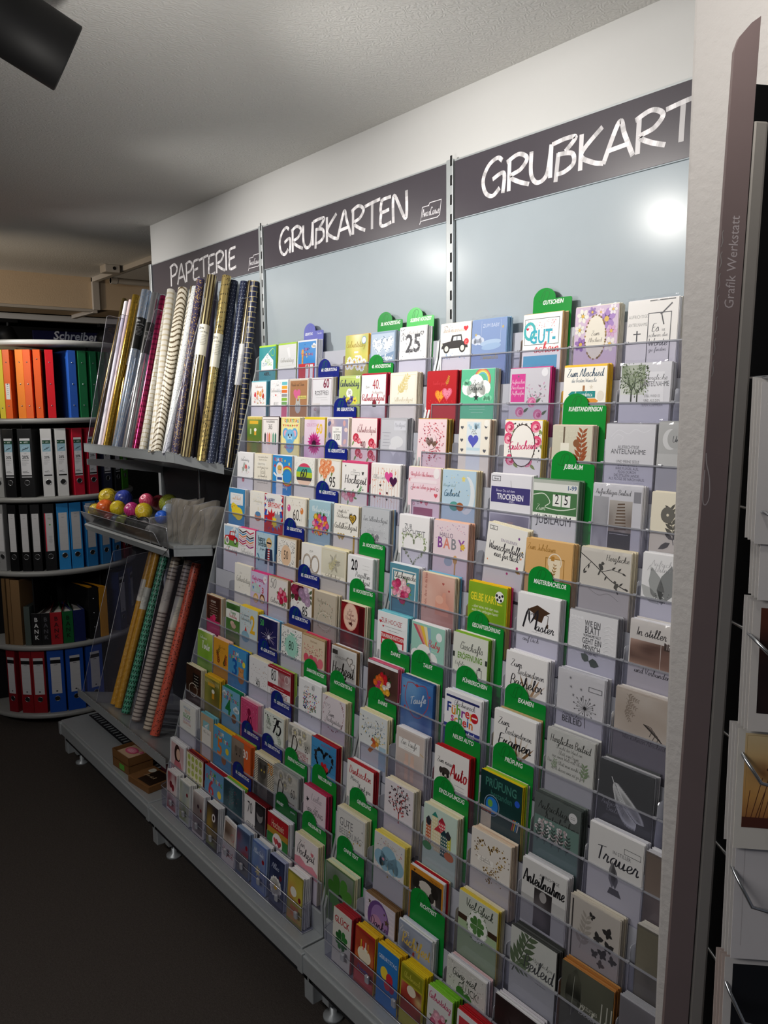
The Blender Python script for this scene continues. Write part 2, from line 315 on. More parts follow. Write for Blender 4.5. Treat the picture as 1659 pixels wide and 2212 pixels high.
    def PH(s, x, y, w, h, cols, seed=1, n=9, m=11, blobs=9, mixw=.8):
        """a photograph: soft patches of the given colours"""
        s.z += 1; r = random.Random(seed); cs = [lin(c) for c in cols]
        B = [(r.random(), r.random(), r.uniform(.1, .34), r.choice(cs)) for _ in range(blobs)]
        def colat(a, b):
            t = b*(len(cs)-1); i = min(int(t), len(cs)-2); f = t-i; c = [cs[i][k]*(1-f)+cs[i+1][k]*f for k in range(3)]
            for bx, by, br, bc in B:
                q = math.exp(-((a-bx)**2+(b-by)**2)/(br*br))*mixw; c = [c[k]*(1-q)+bc[k]*q for k in range(3)]
            return tuple(c)+(1,)
        for i in range(n):
            for j in range(m):
                x0, x1, y0, y1 = x+w*i/n, x+w*(i+1)/n, y+h*j/m, y+h*(j+1)/m
                s.mb.col = [colat(i/n, j/m), colat(i/n, (j+1)/m), colat((i+1)/n, (j+1)/m), colat((i+1)/n, j/m)]
                s.mb.add([s._p(p) for p in ((x0, y0), (x0, y1), (x1, y1), (x1, y0))], [(0, 1, 2, 3)])
        s.mb.col = (1, 1, 1, 1)
    def T(s, t, x, y, q, col, al='c', sx=1, sh=0, b=False, sp=0, vert=False):
        """upright type: q = capital height, (x,y) = baseline; vert turns it to read upwards"""
        s.z += 1; k = q/.72; s.mb.C(col); W = sum(glyph(c, b)[2] for c in t)*k*sx+sp*len(t)
        room = (2*min(x, 100-x) if al == 'c' else 100-x if al == 'l' else x)-5
        if not vert and W > room > 5: sx *= room/W; W = room
        X = 0 if al == 'l' else (-W/2 if al == 'c' else -W)
        for c in t:
            v, f, a = glyph(c, b)
            if v:
                P = [(X+(px+py*sh)*k*sx, -py*k) for px, py in v]
                if vert: P = [(py, -px) for px, py in P]
                s.mb.add([s._p((x+p[0], y+p[1])) for p in P], f)
            X += a*k*sx+sp
        return W
    def W(s, t, x, y, q, col, al='c', w=.9, nib=.3, sh=.18, sx=1, n=3, rise=0):
        """handwriting: q = capital height, (x,y) = baseline"""
        s.z += 1; k = q/9.6; W = (sum(strokes(c, n)[1] for c in t)+3*sh)*k*sx; room = (2*min(x, 100-x) if al == 'c' else 100-x if al == 'l' else x)-6
        if W > room > 5: sx *= room/W; W = room
        X = 0 if al == 'l' else (-W/2 if al == 'c' else -W); s.mb.C(col)
        for c in t:
            L, a = strokes(c, n)
            for st in L:
                P = [(x+X+(p[0]+p[1]*sh)*k*sx, y-p[1]*k-rise*(X+p[0]*k)) for p in st]
                vs, fs = ribbon(P, w*k*1.2*min(1, sx)**.6, nib); s.mb.add([s._p(v) for v in vs], fs)
            X += a*k*sx
        return W
    def ROW(s, t, x, y, q, cols, **k):
        """letters in changing colours"""
        b = k.pop('b', True); kk = q/.72; X = x-sum(glyph(c, b)[2] for c in t)*kk/2
        for i, c in enumerate(t):
            s.T(c, X, y+(.12*q if i % 2 else 0), q, cols[i % len(cols)], 'l', b=b); X += glyph(c, b)[2]*kk
    def TX(s, x, y, w, n, lh, col, t=.5, al='c'):
        """lines of small print too fine to read"""
        s.z += 1
        for i in range(n):
            l = w*s.r.uniform(.55, 1); X = x-l/2 if al == 'c' else x; p = X
            while p < X+l:
                q = s.r.uniform(1.2, 3.6); s.R(p, y+i*lh, min(q, X+l-p), t, col, False); p += q+.8
    def BA(s, x, y, r, col, knot=True):
        s.L([(x, y+r*1.15), (x+1.5, y+r*2), (x-1, y+r*3.2)], .5, '777777'); s.E(x, y, r*.85, r, col); s.E(x-r*.3, y-r*.4, r*.16, r*.24, 'ffffff')
    def CL(s, x, y, q, col):
        s.z += 1
        for dx, dy, r in ((-.55, .1, .38), (0, -.1, .5), (.55, .1, .4), (-.25, .22, .36), (.28, .22, .36)): s.E(x+q*dx, y+q*dy, q*r, q*r*.9, col, 14, 0, False)
    def HAT(s, x, y, q, col):
        s.poly([(x-q, y), (x-.15*q, y-.42*q), (x+q, y-.05*q), (x+.15*q, y+.42*q)][::-1], col); s.poly([(x-.5*q, y+.18*q), (x-.45*q, y+.6*q), (x+.3*q, y+.75*q), (x+.5*q, y+.2*q), (x+.15*q, y+.42*q)], col)
        s.L([(x+.2*q, y), (x+.85*q, y+.2*q), (x+.8*q, y+.8*q)], q*.06, col); s.R(x+.74*q, y+.75*q, q*.14, q*.3, col)
    def CAR(s, x, y, q, col, tyre='333333'):
        s.poly([(x-q, y), (x-.95*q, y-.3*q), (x-.3*q, y-.38*q), (x-.2*q, y-.68*q), (x+.5*q, y-.7*q), (x+.6*q, y-.35*q), (x+.95*q, y-.25*q), (x+q, y)], col)
        s.poly([(x-.12*q, y-.4*q), (x-.08*q, y-.6*q), (x+.15*q, y-.62*q), (x+.15*q, y-.4*q)], 'dfe8ee'); s.poly([(x+.2*q, y-.4*q), (x+.2*q, y-.62*q), (x+.44*q, y-.62*q), (x+.5*q, y-.4*q)], 'dfe8ee')
        for dx in (-.6, .6): s.E(x+dx*q, y, q*.24, q*.24, tyre, 14); s.E(x+dx*q, y, q*.15, q*.15, 'e8e4da', 12)
        s.E(x-.98*q, y-.22*q, q*.08, q*.08, 'f5efd8', 10)
    def BIRD(s, x, y, q, col, d=1):
        s.E(x, y, q*.42, q*.26, col, 12, .9*d); s.E(x+.2*q*d, y-.42*q, q*.2, q*.2, col, 10); s.poly([(x-.1*q*d, y+.2*q), (x-.4*q*d, y+.95*q), (x-.2*q*d, y+.95*q), (x+.12*q*d, y+.3*q)], col); s.poly([(x+.38*q*d, y-.48*q), (x+.56*q*d, y-.4*q), (x+.36*q*d, y-.36*q)], col)
    def BF(s, x, y, q, col, a=0):
        for d in (-1, 1):
            s.LF(x, y, q, a-PI/2+d*.75, col, .7); s.LF(x, y, q*.7, a+PI/2-d*.75+.0, col, .7)
        s.L([(x-q*.4*math.sin(-a), y+q*.4*math.cos(a)), (x+q*.5*math.sin(-a)*-1, y-q*.5*math.cos(a))], q*.09, col)
    def CLV(s, x, y, q, col, dark=None, n=4):
        for i in range(n):
            s.H(x+q*.48*math.cos(PI/4+i*2*PI/n), y+q*.48*math.sin(PI/4+i*2*PI/n), q*.95, col if i % 2 else (dark or col), PI/4+i*2*PI/n-PI/2+PI)
        s.L([(x, y), (x+q*.2, y+q*.6), (x+q*.1, y+q*1.15)], q*.08, dark or col)
    def FE(s, x, y, l, a, col, n=26):
        ca, sa = math.cos(a), math.sin(a); s.z += 1
        s.L([(x+l*t*ca-l*.08*math.sin(t*3)*sa, y+l*t*sa+l*.08*math.sin(t*3)*ca) for t in [i/8 for i in range(9)]], l*.015+.2, col, False)
        for i in range(n):
            t = .12+.88*i/n; px, py = x+l*t*ca-l*.08*math.sin(t*3)*sa, y+l*t*sa+l*.08*math.sin(t*3)*ca; ll = l*.3*math.sin(PI*min(1, .15+.85*(1-t)))+l*.04
            for d in (-1, 1): s.LF(px, py, ll, a+d*.85, col, .16)
    def TR(s, x, y, q, trunk, leaves, n=60, hearts=False):
        def br(x, y, l, a, w, d):
            X, Y = x+l*math.cos(a), y+l*math.sin(a); s.L([(x, y), (X, Y)], w, trunk, False)
            if d: br(X, Y, l*.72, a-.55, w*.65, d-1); br(X, Y, l*.72, a+.5, w*.65, d-1)
        s.z += 1; br(x, y, q*.42, -PI/2, q*.07, 4); s.z += 1
        for i in range(n):
            a = s.r.uniform(0, 2*PI); t = math.sqrt(s.r.random())*q*.72; (s.H(x+t*math.cos(a), y-q*.95+t*math.sin(a)*.85, q*.09, leaves[i % len(leaves)]) if hearts else s.LF(x+t*math.cos(a), y-q*.95+t*math.sin(a)*.85, q*.11, a, leaves[i % len(leaves)], .5))
    def HOUSE(s, x, y, w, h, col, roof, win='f6f0da'):
        s.R(x, y-h, w, h, col); s.poly([(x-1, y-h), (x+w/2, y-h-w*.6), (x+w+1, y-h)][::-1], roof); s.z += 1
        for i in range(max(1, int(w/5))):
            for j in range(int(h/7)): s.R(x+1.5+i*5, y-h+2.5+j*7, 2.4, 3.6, win, False)
    def CH(s, x, y, w, cols, t, rows, step):
        for j in range(rows):
            s.z += 1; k = 4
            for i in range(k):
                c = cols[(j*3+i//2) % len(cols)]; x0 = x+w*i/k; x1 = x+w*(i+1)/k; up = i % 2 == 0; a = y+j*step+(0 if up else t*1.6); b = y+j*step+(t*1.6 if up else 0)
                s.fan([(x0, a), (x0, a+t), (x1, b+t), (x1, b)], c)
    def FACE(s, x, y, r, col, hair, hr=1.15):
        s.E(x, y-.1*r, r*hr, r*hr, hair, 16); s.E(x, y+.12*r, r*.82, r*.88, col, 16)
        for d in (-1, 1): s.E(x+.3*r*d, y+.05*r, r*.09, r*.11, '33251f', 8)
        s.L([(x-.25*r, y+.45*r), (x, y+.55*r), (x+.25*r, y+.45*r)], r*.08, 'b4473f')
    def GR(s, x, y, w, h, n, m, col, t=.4):
        s.z += 1
        for i in range(n+1): s.R(x+w*i/n-t/2, y, t, h, col, False)
        for j in range(m+1): s.R(x, y+h*j/m-t/2, w, t, col, False)
    def run(s, ops, v=1):
        """v < 1 moves the design up into the part of the sheet that shows above the tray lip, shapes keep their proportions"""
        for name, a, k in ops:
            a = list(a)
            if v != 1:
                if name in ('poly', 'L'): a[0] = [(q[0], q[1]*v) for q in a[0]]
                elif name in ('R', 'PH', 'FR', 'GR'):
                    end = a[1]+a[3]; a[1] *= v; a[3] = (s.HH-a[1]+2 if a[2] > 60 or name == 'FR' else 118-a[1]) if end > 98 and name != 'FR' else end*v-a[1] if end < 98 or name != 'FR' else 126-a[1]
                elif name in ('T', 'W', 'ROW'):
                    a[2] *= v
                elif name == 'D':
                    bx = k.get('box') or (a[4] if len(a) > 4 and a[4] else (4, 4, 92, 104)); bx = (bx[0], bx[1]*v, bx[2], bx[3]*v)
                    if len(a) > 4: a[4] = bx
                    else: a.append(bx)
                    if len(a) > 5 and a[5]: a[5] = (a[5][0], a[5][1]*v, a[5][2], a[5][3])
                elif name == 'CH': a[1] *= v; a[6] *= v; a[4] *= v
                else: a[1] *= v
            getattr(s, name)(*a, **k)
    def obj(s, name, parent, m): return s.mb.obj(name, m, parent, True) if s.mb.f else None
class Ops:
    def __getattr__(s, n): return lambda *a, **k: (n, a, k)
o_ = Ops()
for _n in ('poly', 'R', 'FR', 'E', 'RG', 'H', 'S', 'F', 'RO', 'LF', 'SPR', 'BQ', 'D', 'RINGD', 'HD', 'L', 'PH', 'T', 'W', 'ROW', 'TX', 'BA', 'CL', 'HAT', 'CAR', 'BIRD', 'BF', 'CLV', 'FE', 'TR', 'HOUSE', 'CH', 'FACE', 'GR'):
    globals()[_n] = getattr(o_, _n)

# ------------------------------------------------------------------ materials
M = {}
M['print'] = attr_mat('printed_ink', .38, .4)
M['paper'] = attr_mat('card_paper', .5, .35)
M['gloss'] = attr_mat('glossy_board', .22, .5)
M['tab'] = attr_mat('tab_plastic', .3, .4)
M['acrylic'] = clear_mat('clear_acrylic', 'f3f3f8', .003, .05, .03, 'dcdaea', .06)
M['acrylic_edge'] = clear_mat('acrylic_edge', 'd9dce4', .2, .15, .45, 'dfe1ea')
M['sleeve'] = clear_mat('clear_sleeve', 'fafafc', .03, .07, .015, 'ffffff', .25)
M['metal'] = mat('silver_lacquer', 'b4b9bb', .38, .35, .5, noise=(90, .06))
M['panel'] = mat('pale_grey_panel', 'a4aeb5', .22, 0, .14, noise=(14, .03))
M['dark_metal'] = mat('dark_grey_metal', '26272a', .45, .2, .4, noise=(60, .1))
M['black'] = mat('black_plastic', '0b0b0c', .6, 0, .25, noise=(40, .1))
M['slot'] = mat('slot_black', '050506', .8)
M['sign'] = mat('slate_sign_board', '48434a', .32, 0, .45, noise=(20, .05))
M['chrome'] = mat('chrome_wire', 'b9bcc0', .22, .9, .5, noise=(50, .04))
M['tray_back'] = mat('grey_styrene', 'b4b6c0', .45, 0, .4, noise=(30, .03))
# ------------------------------------------------------------------ the room
def ceiling_mat():
    m = mat('embossed_white_wallpaper', 'd6d5d2', .85, 0, .2); nt = m.node_tree; b = nt.nodes['Principled BSDF']; tc = nt.nodes.new('ShaderNodeTexCoord')
    w = nt.nodes.new('ShaderNodeTexWave'); w.inputs['Scale'].default_value = 26; w.inputs['Distortion'].default_value = 14; w.inputs['Detail'].default_value = 2; w.inputs['Detail Scale'].default_value = 1.6
    n = nt.nodes.new('ShaderNodeTexNoise'); n.inputs['Scale'].default_value = 130; n.inputs['Detail'].default_value = 3
    ad = nt.nodes.new('ShaderNodeMath'); ad.operation = 'ADD'; bp = nt.nodes.new('ShaderNodeBump'); bp.inputs['Strength'].default_value = .3; bp.inputs['Distance'].default_value = .0025
    for x in (w, n): nt.links.new(tc.outputs['Object'], x.inputs['Vector'])
    nt.links.new(w.outputs['Fac'], ad.inputs[0]); nt.links.new(n.outputs['Fac'], ad.inputs[1]); nt.links.new(ad.outputs[0], bp.inputs['Height']); nt.links.new(bp.outputs[0], b.inputs['Normal']); return m
M['ceiling'] = ceiling_mat()
M['wall'] = mat('white_wall_paint', 'cbcbca', .75, 0, .25, noise=(5, .02), bump=(45, .15, .003))
M['plaster'] = mat('rough_white_plaster', 'c6c2bf', .8, 0, .25, noise=(7, .04), bump=(85, .42, .005))
M['carpet'] = mat('dark_carpet', '4a4440', .95, 0, .1, noise=(160, .35), bump=(260, .6, .004))
M['beige'] = mat('cream_beam_paint', 'cdb79a', .8, 0, .2, noise=(6, .03), bump=(120, .3, .002))
M['duct'] = mat('grey_cable_duct', 'b3aca2', .6, 0, .3, noise=(20, .03))
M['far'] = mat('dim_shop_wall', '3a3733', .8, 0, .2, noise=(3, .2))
struct('floor', MB().box(-7, 4, -4, 2.5, -.05, 0), M['carpet'])
struct('ceiling', MB().box(-7, 4, -4, 2.5, 2.445, 2.5), M['ceiling'])
struct('wall_back', MB().box(-1.035, 4, .004, .16, 0, 2.445), M['wall'])
struct('wall_pillar', MB().bevbox(1.9985, 2.6, -.515, .004, 0, 2.445, .006), M['plaster'])
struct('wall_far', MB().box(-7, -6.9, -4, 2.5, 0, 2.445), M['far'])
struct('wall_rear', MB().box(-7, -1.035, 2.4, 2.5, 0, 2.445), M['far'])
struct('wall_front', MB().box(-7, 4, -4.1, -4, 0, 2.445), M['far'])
struct('trim_1', MB().box(-3.15, -2.70, -4, 2.4, 2.247, 2.445), M['beige'])
# cable ducts: along the ceiling, down the beam, along its lower edge
mb = MB(); mb.bevbox(-2.70, -1.036, .30, .335, 2.415, 2.445, .003); mb.bevbox(-2.70, -2.675, .30, .345, 2.24, 2.445, .003); struct('trim_2', mb, M['duct'])
mb = MB(); mb.bevbox(-2.735, -2.70, -4, .30, 2.228, 2.247, .003); mb.bevbox(-3.12, -2.70, .30, .335, 2.222, 2.247, .003); struct('trim_3', mb, M['duct'])
mb = MB(); mb.tube([(-2.62, .40, 2.425), (-2.62, 2.39, 2.425)], .018, 10); mb.tube([(-2.62, .40, 2.425), (-2.62, .44, 2.425)], .022, 10)
tag(mb.obj('pipe', M['duct']), 'beige pipe running along the cream beam under the ceiling', 'pipe')
# junction box on the ceiling
jb = empty('junction_box', (-2.18, .235, 2.445), 'small cream junction box on the ceiling beside the cable duct', 'box')
MB().bevbox(-.045, .045, -.045, .045, -.045, 0, .005).obj('box_body', M['duct'], jb)
MB().tube([(.045, .01, -.022), (.048, .01, -.022)], .01, 10).obj('cable_hole', M['slot'], jb)

# track of white metal under the beam with two hanging black lamps, and the department signs far behind
tr = empty('lamp_track', (-3.45, 0, 2.25), 'white lamp track hanging below the cream beam', 'track')
MB().bevbox(-.03, .03, -3, 1.6, -.02, .02, .003).obj('rail', M['wall'], tr)
for y in (-2.4, -.9, 1.4): MB().tube([(0, y, .02), (0, y, .195)], .006, 6).obj('hanger', M['black'], tr)
for y, lab in ((-.03, 'black track lamp hanging before the dark band of shop signs'), (.66, 'black track lamp behind the top of the gift wrap rolls')):
    t = empty('track_lamp', (-3.45, y, 2.225), lab, 'lamp')
    MB().bevbox(-.025, .025, -.06, .06, -.02, .005, .003).obj('adapter', M['black'], t)
    MB().tube([(0, 0, -.02), (0, 0, -.06)], .012, 8).obj('stem', M['black'], t)
    MB().lathe([(0, .08), (.045, .08), (.06, .05), (.06, -.1), (.05, -.11), (0, -.1)], 20, Matrix.Translation((0, 0, -.13)) @ Euler((.5, .2, 0)).to_matrix().to_4x4()).obj('lamp_head', M['black'], t)
M['navy'] = mat('navy_sign_board', '17183c', .4, 0, .3, noise=(8, .05))
M['letter'] = mat('white_letter', 'c9ccd6', .5)
for nm, y0, y1, txt, tx, lab in (('department_sign', .30, 1.32, 'Schreiben', .45, 'navy sign with slanted white lettering above the stationery carousel'), ('department_sign', -1.2, .12, 'n', .045, 'black sign at the far end of the sign band, one letter showing')):
    t = empty(nm, (-4.05, 0, 0), lab, 'sign')
    MB().bevbox(-.02, 0, y0, y1, 2.04, 2.215, .002).obj('board', M['navy'], t)
    mb = MB(); X = tx
    for c in txt:
        v, f, a = glyph(c, True); k = .066/.72
        mb.add([(.0015, X+(p[0]+p[1]*.2)*k, 2.150+p[1]*k) for p in v], f); X += a*k
    mb.obj('lettering', M['letter'], t)
MB().box(-4.5, -4.07, -3.5, 2.3, 0, 2.24).obj('dark_cabinet', M['black']); tag(bpy.data.objects['dark_cabinet'], 'dark wall of cabinets below the department signs', 'cabinet')

# ------------------------------------------------------------------ wall shelving: panels, uprights, base shelves
sh = empty('slotted_shelving', (0, 0, 0), 'silver slotted wall shelving with pale grey back panels and deep base shelves', 'shelving')
for i, x in enumerate((-1, 0, 1)):
    MB().bevbox(x+.016, x+.984, -.012, 0, 1.36 if i == 0 else .2, 2.262, .0015).obj('back_panel', M['panel'], sh)
    if i == 0: MB().bevbox(x+.016, x+.984, -.012, 0, .2, 1.357, .0015).obj('back_panel', M['dark_metal'], sh)  # lower panel coloured dark to stand in for shade below the upper tray
upm = MB().bevbox(-.013, .013, -.022, 0, 0, 2.265, .002).mesh('upright', M['metal'])
slm = MB().box(-.0035, .0035, -.0005, .0005, -.013, .013).mesh('slot', M['slot'])
for x in (-1, 0, 1):
    u = link('upright', upm, sh, (x, 0, 0))
    if x in (0, 1):
        for j in range(13): link('slot', slm, u, (.0075, -.0224, 1.66+j*.05))
for x in (-1, 0, 1):
    t = MB().bevbox(x+.003, x+.997, -.545, 0, .196, .212, .003).obj('base_shelf', M['metal'], sh)
    MB().bevbox(x+.003, x+.997, -.552, -.538, .150, .200, .003).obj('front_lip', M['metal'], t)
    MB().box(x+.003, x+.997, -.5385, -.5365, .2005, .2035).obj('groove', M['slot'], t)
    MB().box(x+.003, x+.997, -.53, -.51, .11, .155).obj('lower_rail', M['dark_metal'], t)
ftm = MB().lathe([(0, 0), (.028, 0), (.028, .008), (.010, .014), (.010, .05), (0, .05)], 18).mesh('foot', M['metal'])
for x in (-.995, 0, 1):
    b = MB().bevbox(x-.02, x+.02, -.53, -.03, .052, .15, .003).obj('base_bracket', M['metal'], sh)
    MB().bevbox(x-.012, x+.012, -.556, -.536, .148, .205, .003).obj('joint_cap', M['metal'], b)
    link('foot', ftm, sh, (x+.035, -.475, 0)); MB().box(x+.02, x+.05, -.5, -.45, .048, .07).obj('foot_plate', M['metal'], sh)
# perforated strip on the base shelf under the gift wrap
pm = MB().box(-.97, -.06, -.43, -.385, .2125, .2135).obj('perforated_strip', M['dark_metal'], sh)
slp = MB().box(-.004, .004, -.013, .013, 0, .0006).mesh('slot', M['metal'])
for i in range(30): link('slot', slp, pm, (-.95+i*.028+(i//5)*.008, -.4075, .2136))

# header boards with brush lettering
def brush(a, txt, x, y, q, w, sx, up=0, skip=None):
    k = q/9.6; X = x; r = random.Random(len(txt)+int(x))
    for i, c in enumerate(txt):
        f = 1.12 if i == 0 else 1; L, adv = strokes(c, 8)
        for st in L:
            a.z += 1; P = [(X+p[0]*k*sx*f, y-(p[1]*f+(up*i))*k) for p in st]; vs, fs = ribbon(P, w, .8); ph = r.uniform(0, 9)
            for fi, fc in enumerate(fs):
                t = .5+.5*math.sin(fi*.9+ph)*math.sin(fi*.37+ph*2); g = .42+.5*t
                a.mb.col = (g, g*.97, g, 1); a.mb.add([a._p(vs[q_]) for q_ in fc], [(0, 1, 2, 3)])
        X += adv*k*sx*f*.93
ss = 'ẞ'
CAP['ẞ'] = ".8,-1.2 1.4,6.6;-.2,9.4 3,9.9 5.4,9.4 3,6.4;1.2,6.2 4.6,5.4 5,2.6 3,1 1,.8|6"
for x0, x1, txt, tx, sc, lx, lab in ((-.984, -.016, 'PAPETERIE', 19, .92, 91, 'dark slate header board reading Papeterie in white brush letters'), (.016, .984, 'GRU'+ss+'KARTEN', 10.5, 1.12, 88.5, 'dark slate header board reading Grußkarten in white brush letters with logo'), (1.016, 1.984, 'GRU'+ss+'KARTEN', 10, 1.12, 88.5, 'dark slate header board reading Grußkarten, its end hidden by the plaster pillar')):
    t = empty('header_board', (x0, -.0125, 2.109), lab, 'sign')
    MB().bevbox(0, x1-x0, -.004, 0, 0, .151, .001).obj('board', M['sign'], t)
    MB().box(0, x1-x0, -.0048, 0, .149, .153).obj('top_edge', M['metal'], t); MB().box(0, x1-x0, -.0046, 0, -.002, 0).obj('bottom_edge', M['panel'], t)
    a = Art(x1-x0, .151); brush(a, txt, tx, 12.2, 8.1, 1.25, (1.42 if x0 < 1 else 1.5) if txt[0] == 'G' else 1.55, up=.03); o = a.obj('brush_lettering', t, M['print']); o.location.y = -.004
    a = Art(x1-x0, .151); X = lx; wht = 'd8d5da'
    a.L([(X+3.9, 9.9), (X+4.5, 9.2), (X+9.3, 9.2), (X+8.6, 13.2), (X+7.6, 13.7)], .26, wht); a.L([(X+4.2, 9.9), (X+1.3, 9.9), (X+.5, 13.7), (X+7.8, 13.7)], .26, wht); a.L([(X+.5, 13.7), (X, 14.5)], .26, wht)
    a.W('AvanCarte', X+4.8, 12.7, 2.2, wht, w=1, sx=.66); o = a.obj('logo', t, M['print']); o.location.y = -.004
# ------------------------------------------------------------------ two stepped card racks
LEAN = .06
TH = math.atan(LEAN)
ZK = lambda k: 1.743-.1262*k
YK = lambda k: -.068-.0366*k
SLOT = {'A': (.038, .171, .295, .431, .566, .700, .836), 'B': (1.006, 1.141, 1.304, 1.460, 1.610, 1.748, 1.879)}
lipm = MB().box(0, .965, 0, .0018, -.078, 0).box(0, .965, .0018, .0282, -.080, -.078).mesh('tray', M['acrylic'])
rimm = MB().box(0, .965, -.0006, .0024, -.0022, .0008).box(-.0008, .0008, -.0004, .0022, -.078, 0).box(.9642, .9658, -.0004, .0022, -.078, 0).mesh('rim', M['acrylic_edge'])
bkm = MB().box(0, .965, .0282, .0290, -.08, .05).mesh('tray_backing', M['tray_back'])
dvm = MB().prism([(.0025, -.076), (.027, -.076), (.027, .024), (.024, .028), (.010, .028), (.006, .024)], -.0008, .0008, 'x').mesh('slot_divider', M['acrylic_edge'])
knm = MB().bevbox(-.004, .004, -.0025, .003, -.002, .003, .001).mesh('rim_clip', M['acrylic_edge'])
RACK = {}
for key, x0, lab in (('A', 0, 'stepped acrylic card rack with blue birthday tabs beside the gift wrap'), ('B', 1, 'stepped acrylic card rack with exam and sympathy cards beside the plaster pillar')):
    rk = empty('card_rack', (x0, 0, .212), lab, 'rack'); RACK[key] = rk; x0_ = x0
    prof = [(0, 0), (-.478, 0), (-.478, .09), (-.062, 1.53), (-.056, 1.575), (-.04, 1.588), (0, 1.588)]
    for xx in (.003, .990): MB().prism(prof, xx, xx+.008, 'x').obj('side_panel', M['metal'], rk)
    MB().prism([(-.0, 0), (-.0, 1.56), (-.022, 1.53), (-.41, .05), (-.41, 0)], .02, .98, 'x').obj('back_body', M['tray_back'], rk)
    MB().bevbox(.012, .988, -.478, -.470, 0, .062, .002).obj('kick_plate', M['metal'], rk)
    for k in range(12):
        t = link('tray', lipm, rk, (.019, YK(k), ZK(k)-.212), (-TH, 0, 0))
        link('rim', rimm, t); link('tray_backing', bkm, t)
        for xs in SLOT[key][1:]:
            if xs-x0 < .97: link('slot_divider', dvm, t, (xs-x0-.019-.009, 0, 0)); link('rim_clip', knm, t, (xs-x0-.019-.009, 0, 0))

# ------------------------------------------------------------------ cards
RND = random.Random(11); SPARE = MB(); N_IND = [0]; _sheet = {}
def sheet(w, h, col, t=.0011):
    key = (round(w, 4), round(h, 4), col, t)
    if key not in _sheet: _sheet[key] = MB().C(col).box(0, w, 0, t, 0, h).mesh('greeting_card', M['paper'], True)
    return _sheet[key]
def card_at(base, rot, w, h, bg, bk, n, label, ops, group, seed, depth=.0232, cat='card', name='greeting_card', spare_ind=True, cap=.0045):
    MT = Matrix.Translation(base) @ Euler(rot).to_matrix().to_4x4()
    o = link(name, sheet(w, h, bg), None, base, rot); tag(o, label, cat, group)
    a = Art(w, h, seed); a.run(ops, .78 if name == 'greeting_card' else 1); a.obj('printed_front', o, M['print'])
    cols = [bk] if isinstance(bk, str) else list(bk)
    if n < 1: return o
    e = MB().C(cols[0]).box(.0006, w+.0012, .0014, .0022, 0, h+.0012).obj('envelope', M['paper'], o, True)
    st = min(cap, (depth-.0024)/max(1, n))
    for i in range(n):
        c = cols[min(len(cols)-1, int(i*len(cols)/n))]; y = .0026+st*i
        T = MT @ Matrix.Translation((RND.uniform(-.001, .0022), y, RND.uniform(-.0012, .0028))) @ Euler((0, RND.uniform(-.008, .008), 0)).to_matrix().to_4x4()
        if i == 0 and spare_ind and N_IND[0] < 128:
            N_IND[0] += 1; b = link(name, sheet(w, h, c, round(st*.6, 4))); b.matrix_world = T
            tag(b, 'copy right behind the '+' '.join(label.replace(',', '').replace('-', ' ').split()[:10]), cat, 'card copies behind the front cards')
        else:
            SPARE.C(c).box(0, w, 0, st*.6, 0, h, T)
    return o
CARDN = [0]
SLEEVED = {('A', 0, 1), ('A', 0, 2), ('A', 1, 2), ('A', 1, 3), ('A', 10, 5), ('B', 0, 1), ('B', 0, 3), ('B', 0, 4), ('B', 1, 2), ('B', 1, 4), ('B', 2, 4), ('B', 2, 5), ('B', 3, 4), ('B', 4, 4), ('B', 5, 5), ('B', 6, 4), ('B', 6, 5), ('B', 7, 1), ('B', 7, 4), ('B', 7, 5), ('B', 8, 4), ('B', 8, 6), ('B', 9, 5), ('B', 9, 6)}
def sleeve(o, w, h, seed):
    r = random.Random(seed); mb = MB(); n = 15; mb.smooth = False; zs = (.0, h*.5, h-.004, h+.001, h+.004, h+.007)
    for z in zs:
        for i in range(n): mb.v.append((-.001+(w+.002)*i/(n-1), -.0025+(r.uniform(-.0003, .0028) if z > h else 0), z+(r.uniform(-.0012, .0012) if z > h else 0)))
    for j in range(len(zs)-1):
        for i in range(n-1): mb.f.append([j*n+i, j*n+i+1, (j+1)*n+i+1, (j+1)*n+i]); mb.c.append((1, 1, 1, 1)); mb.sm.append(False)
    mb.obj('clear_sleeve', M['sleeve'], o)
def K(st, row, slot, bg, bk, n, label, *ops, w=.115, h=.165, dx=0, dz=0, rot=0):
    CARDN[0] += 1; x = SLOT[st][slot]+dx; zb = ZK(row)+.087+dz-h*math.cos(TH); yb = YK(row)+.003+(zb-ZK(row))*LEAN
    o = card_at((x, yb, zb), (-TH, rot, 0), w, h, bg, bk, n+1, label, ops, 'greeting cards on the '+('birthday' if st == 'A' else 'occasion')+' rack', CARDN[0]*7+3)
    if (st, row, slot) in SLEEVED: sleeve(o, w, h, CARDN[0])
    return o
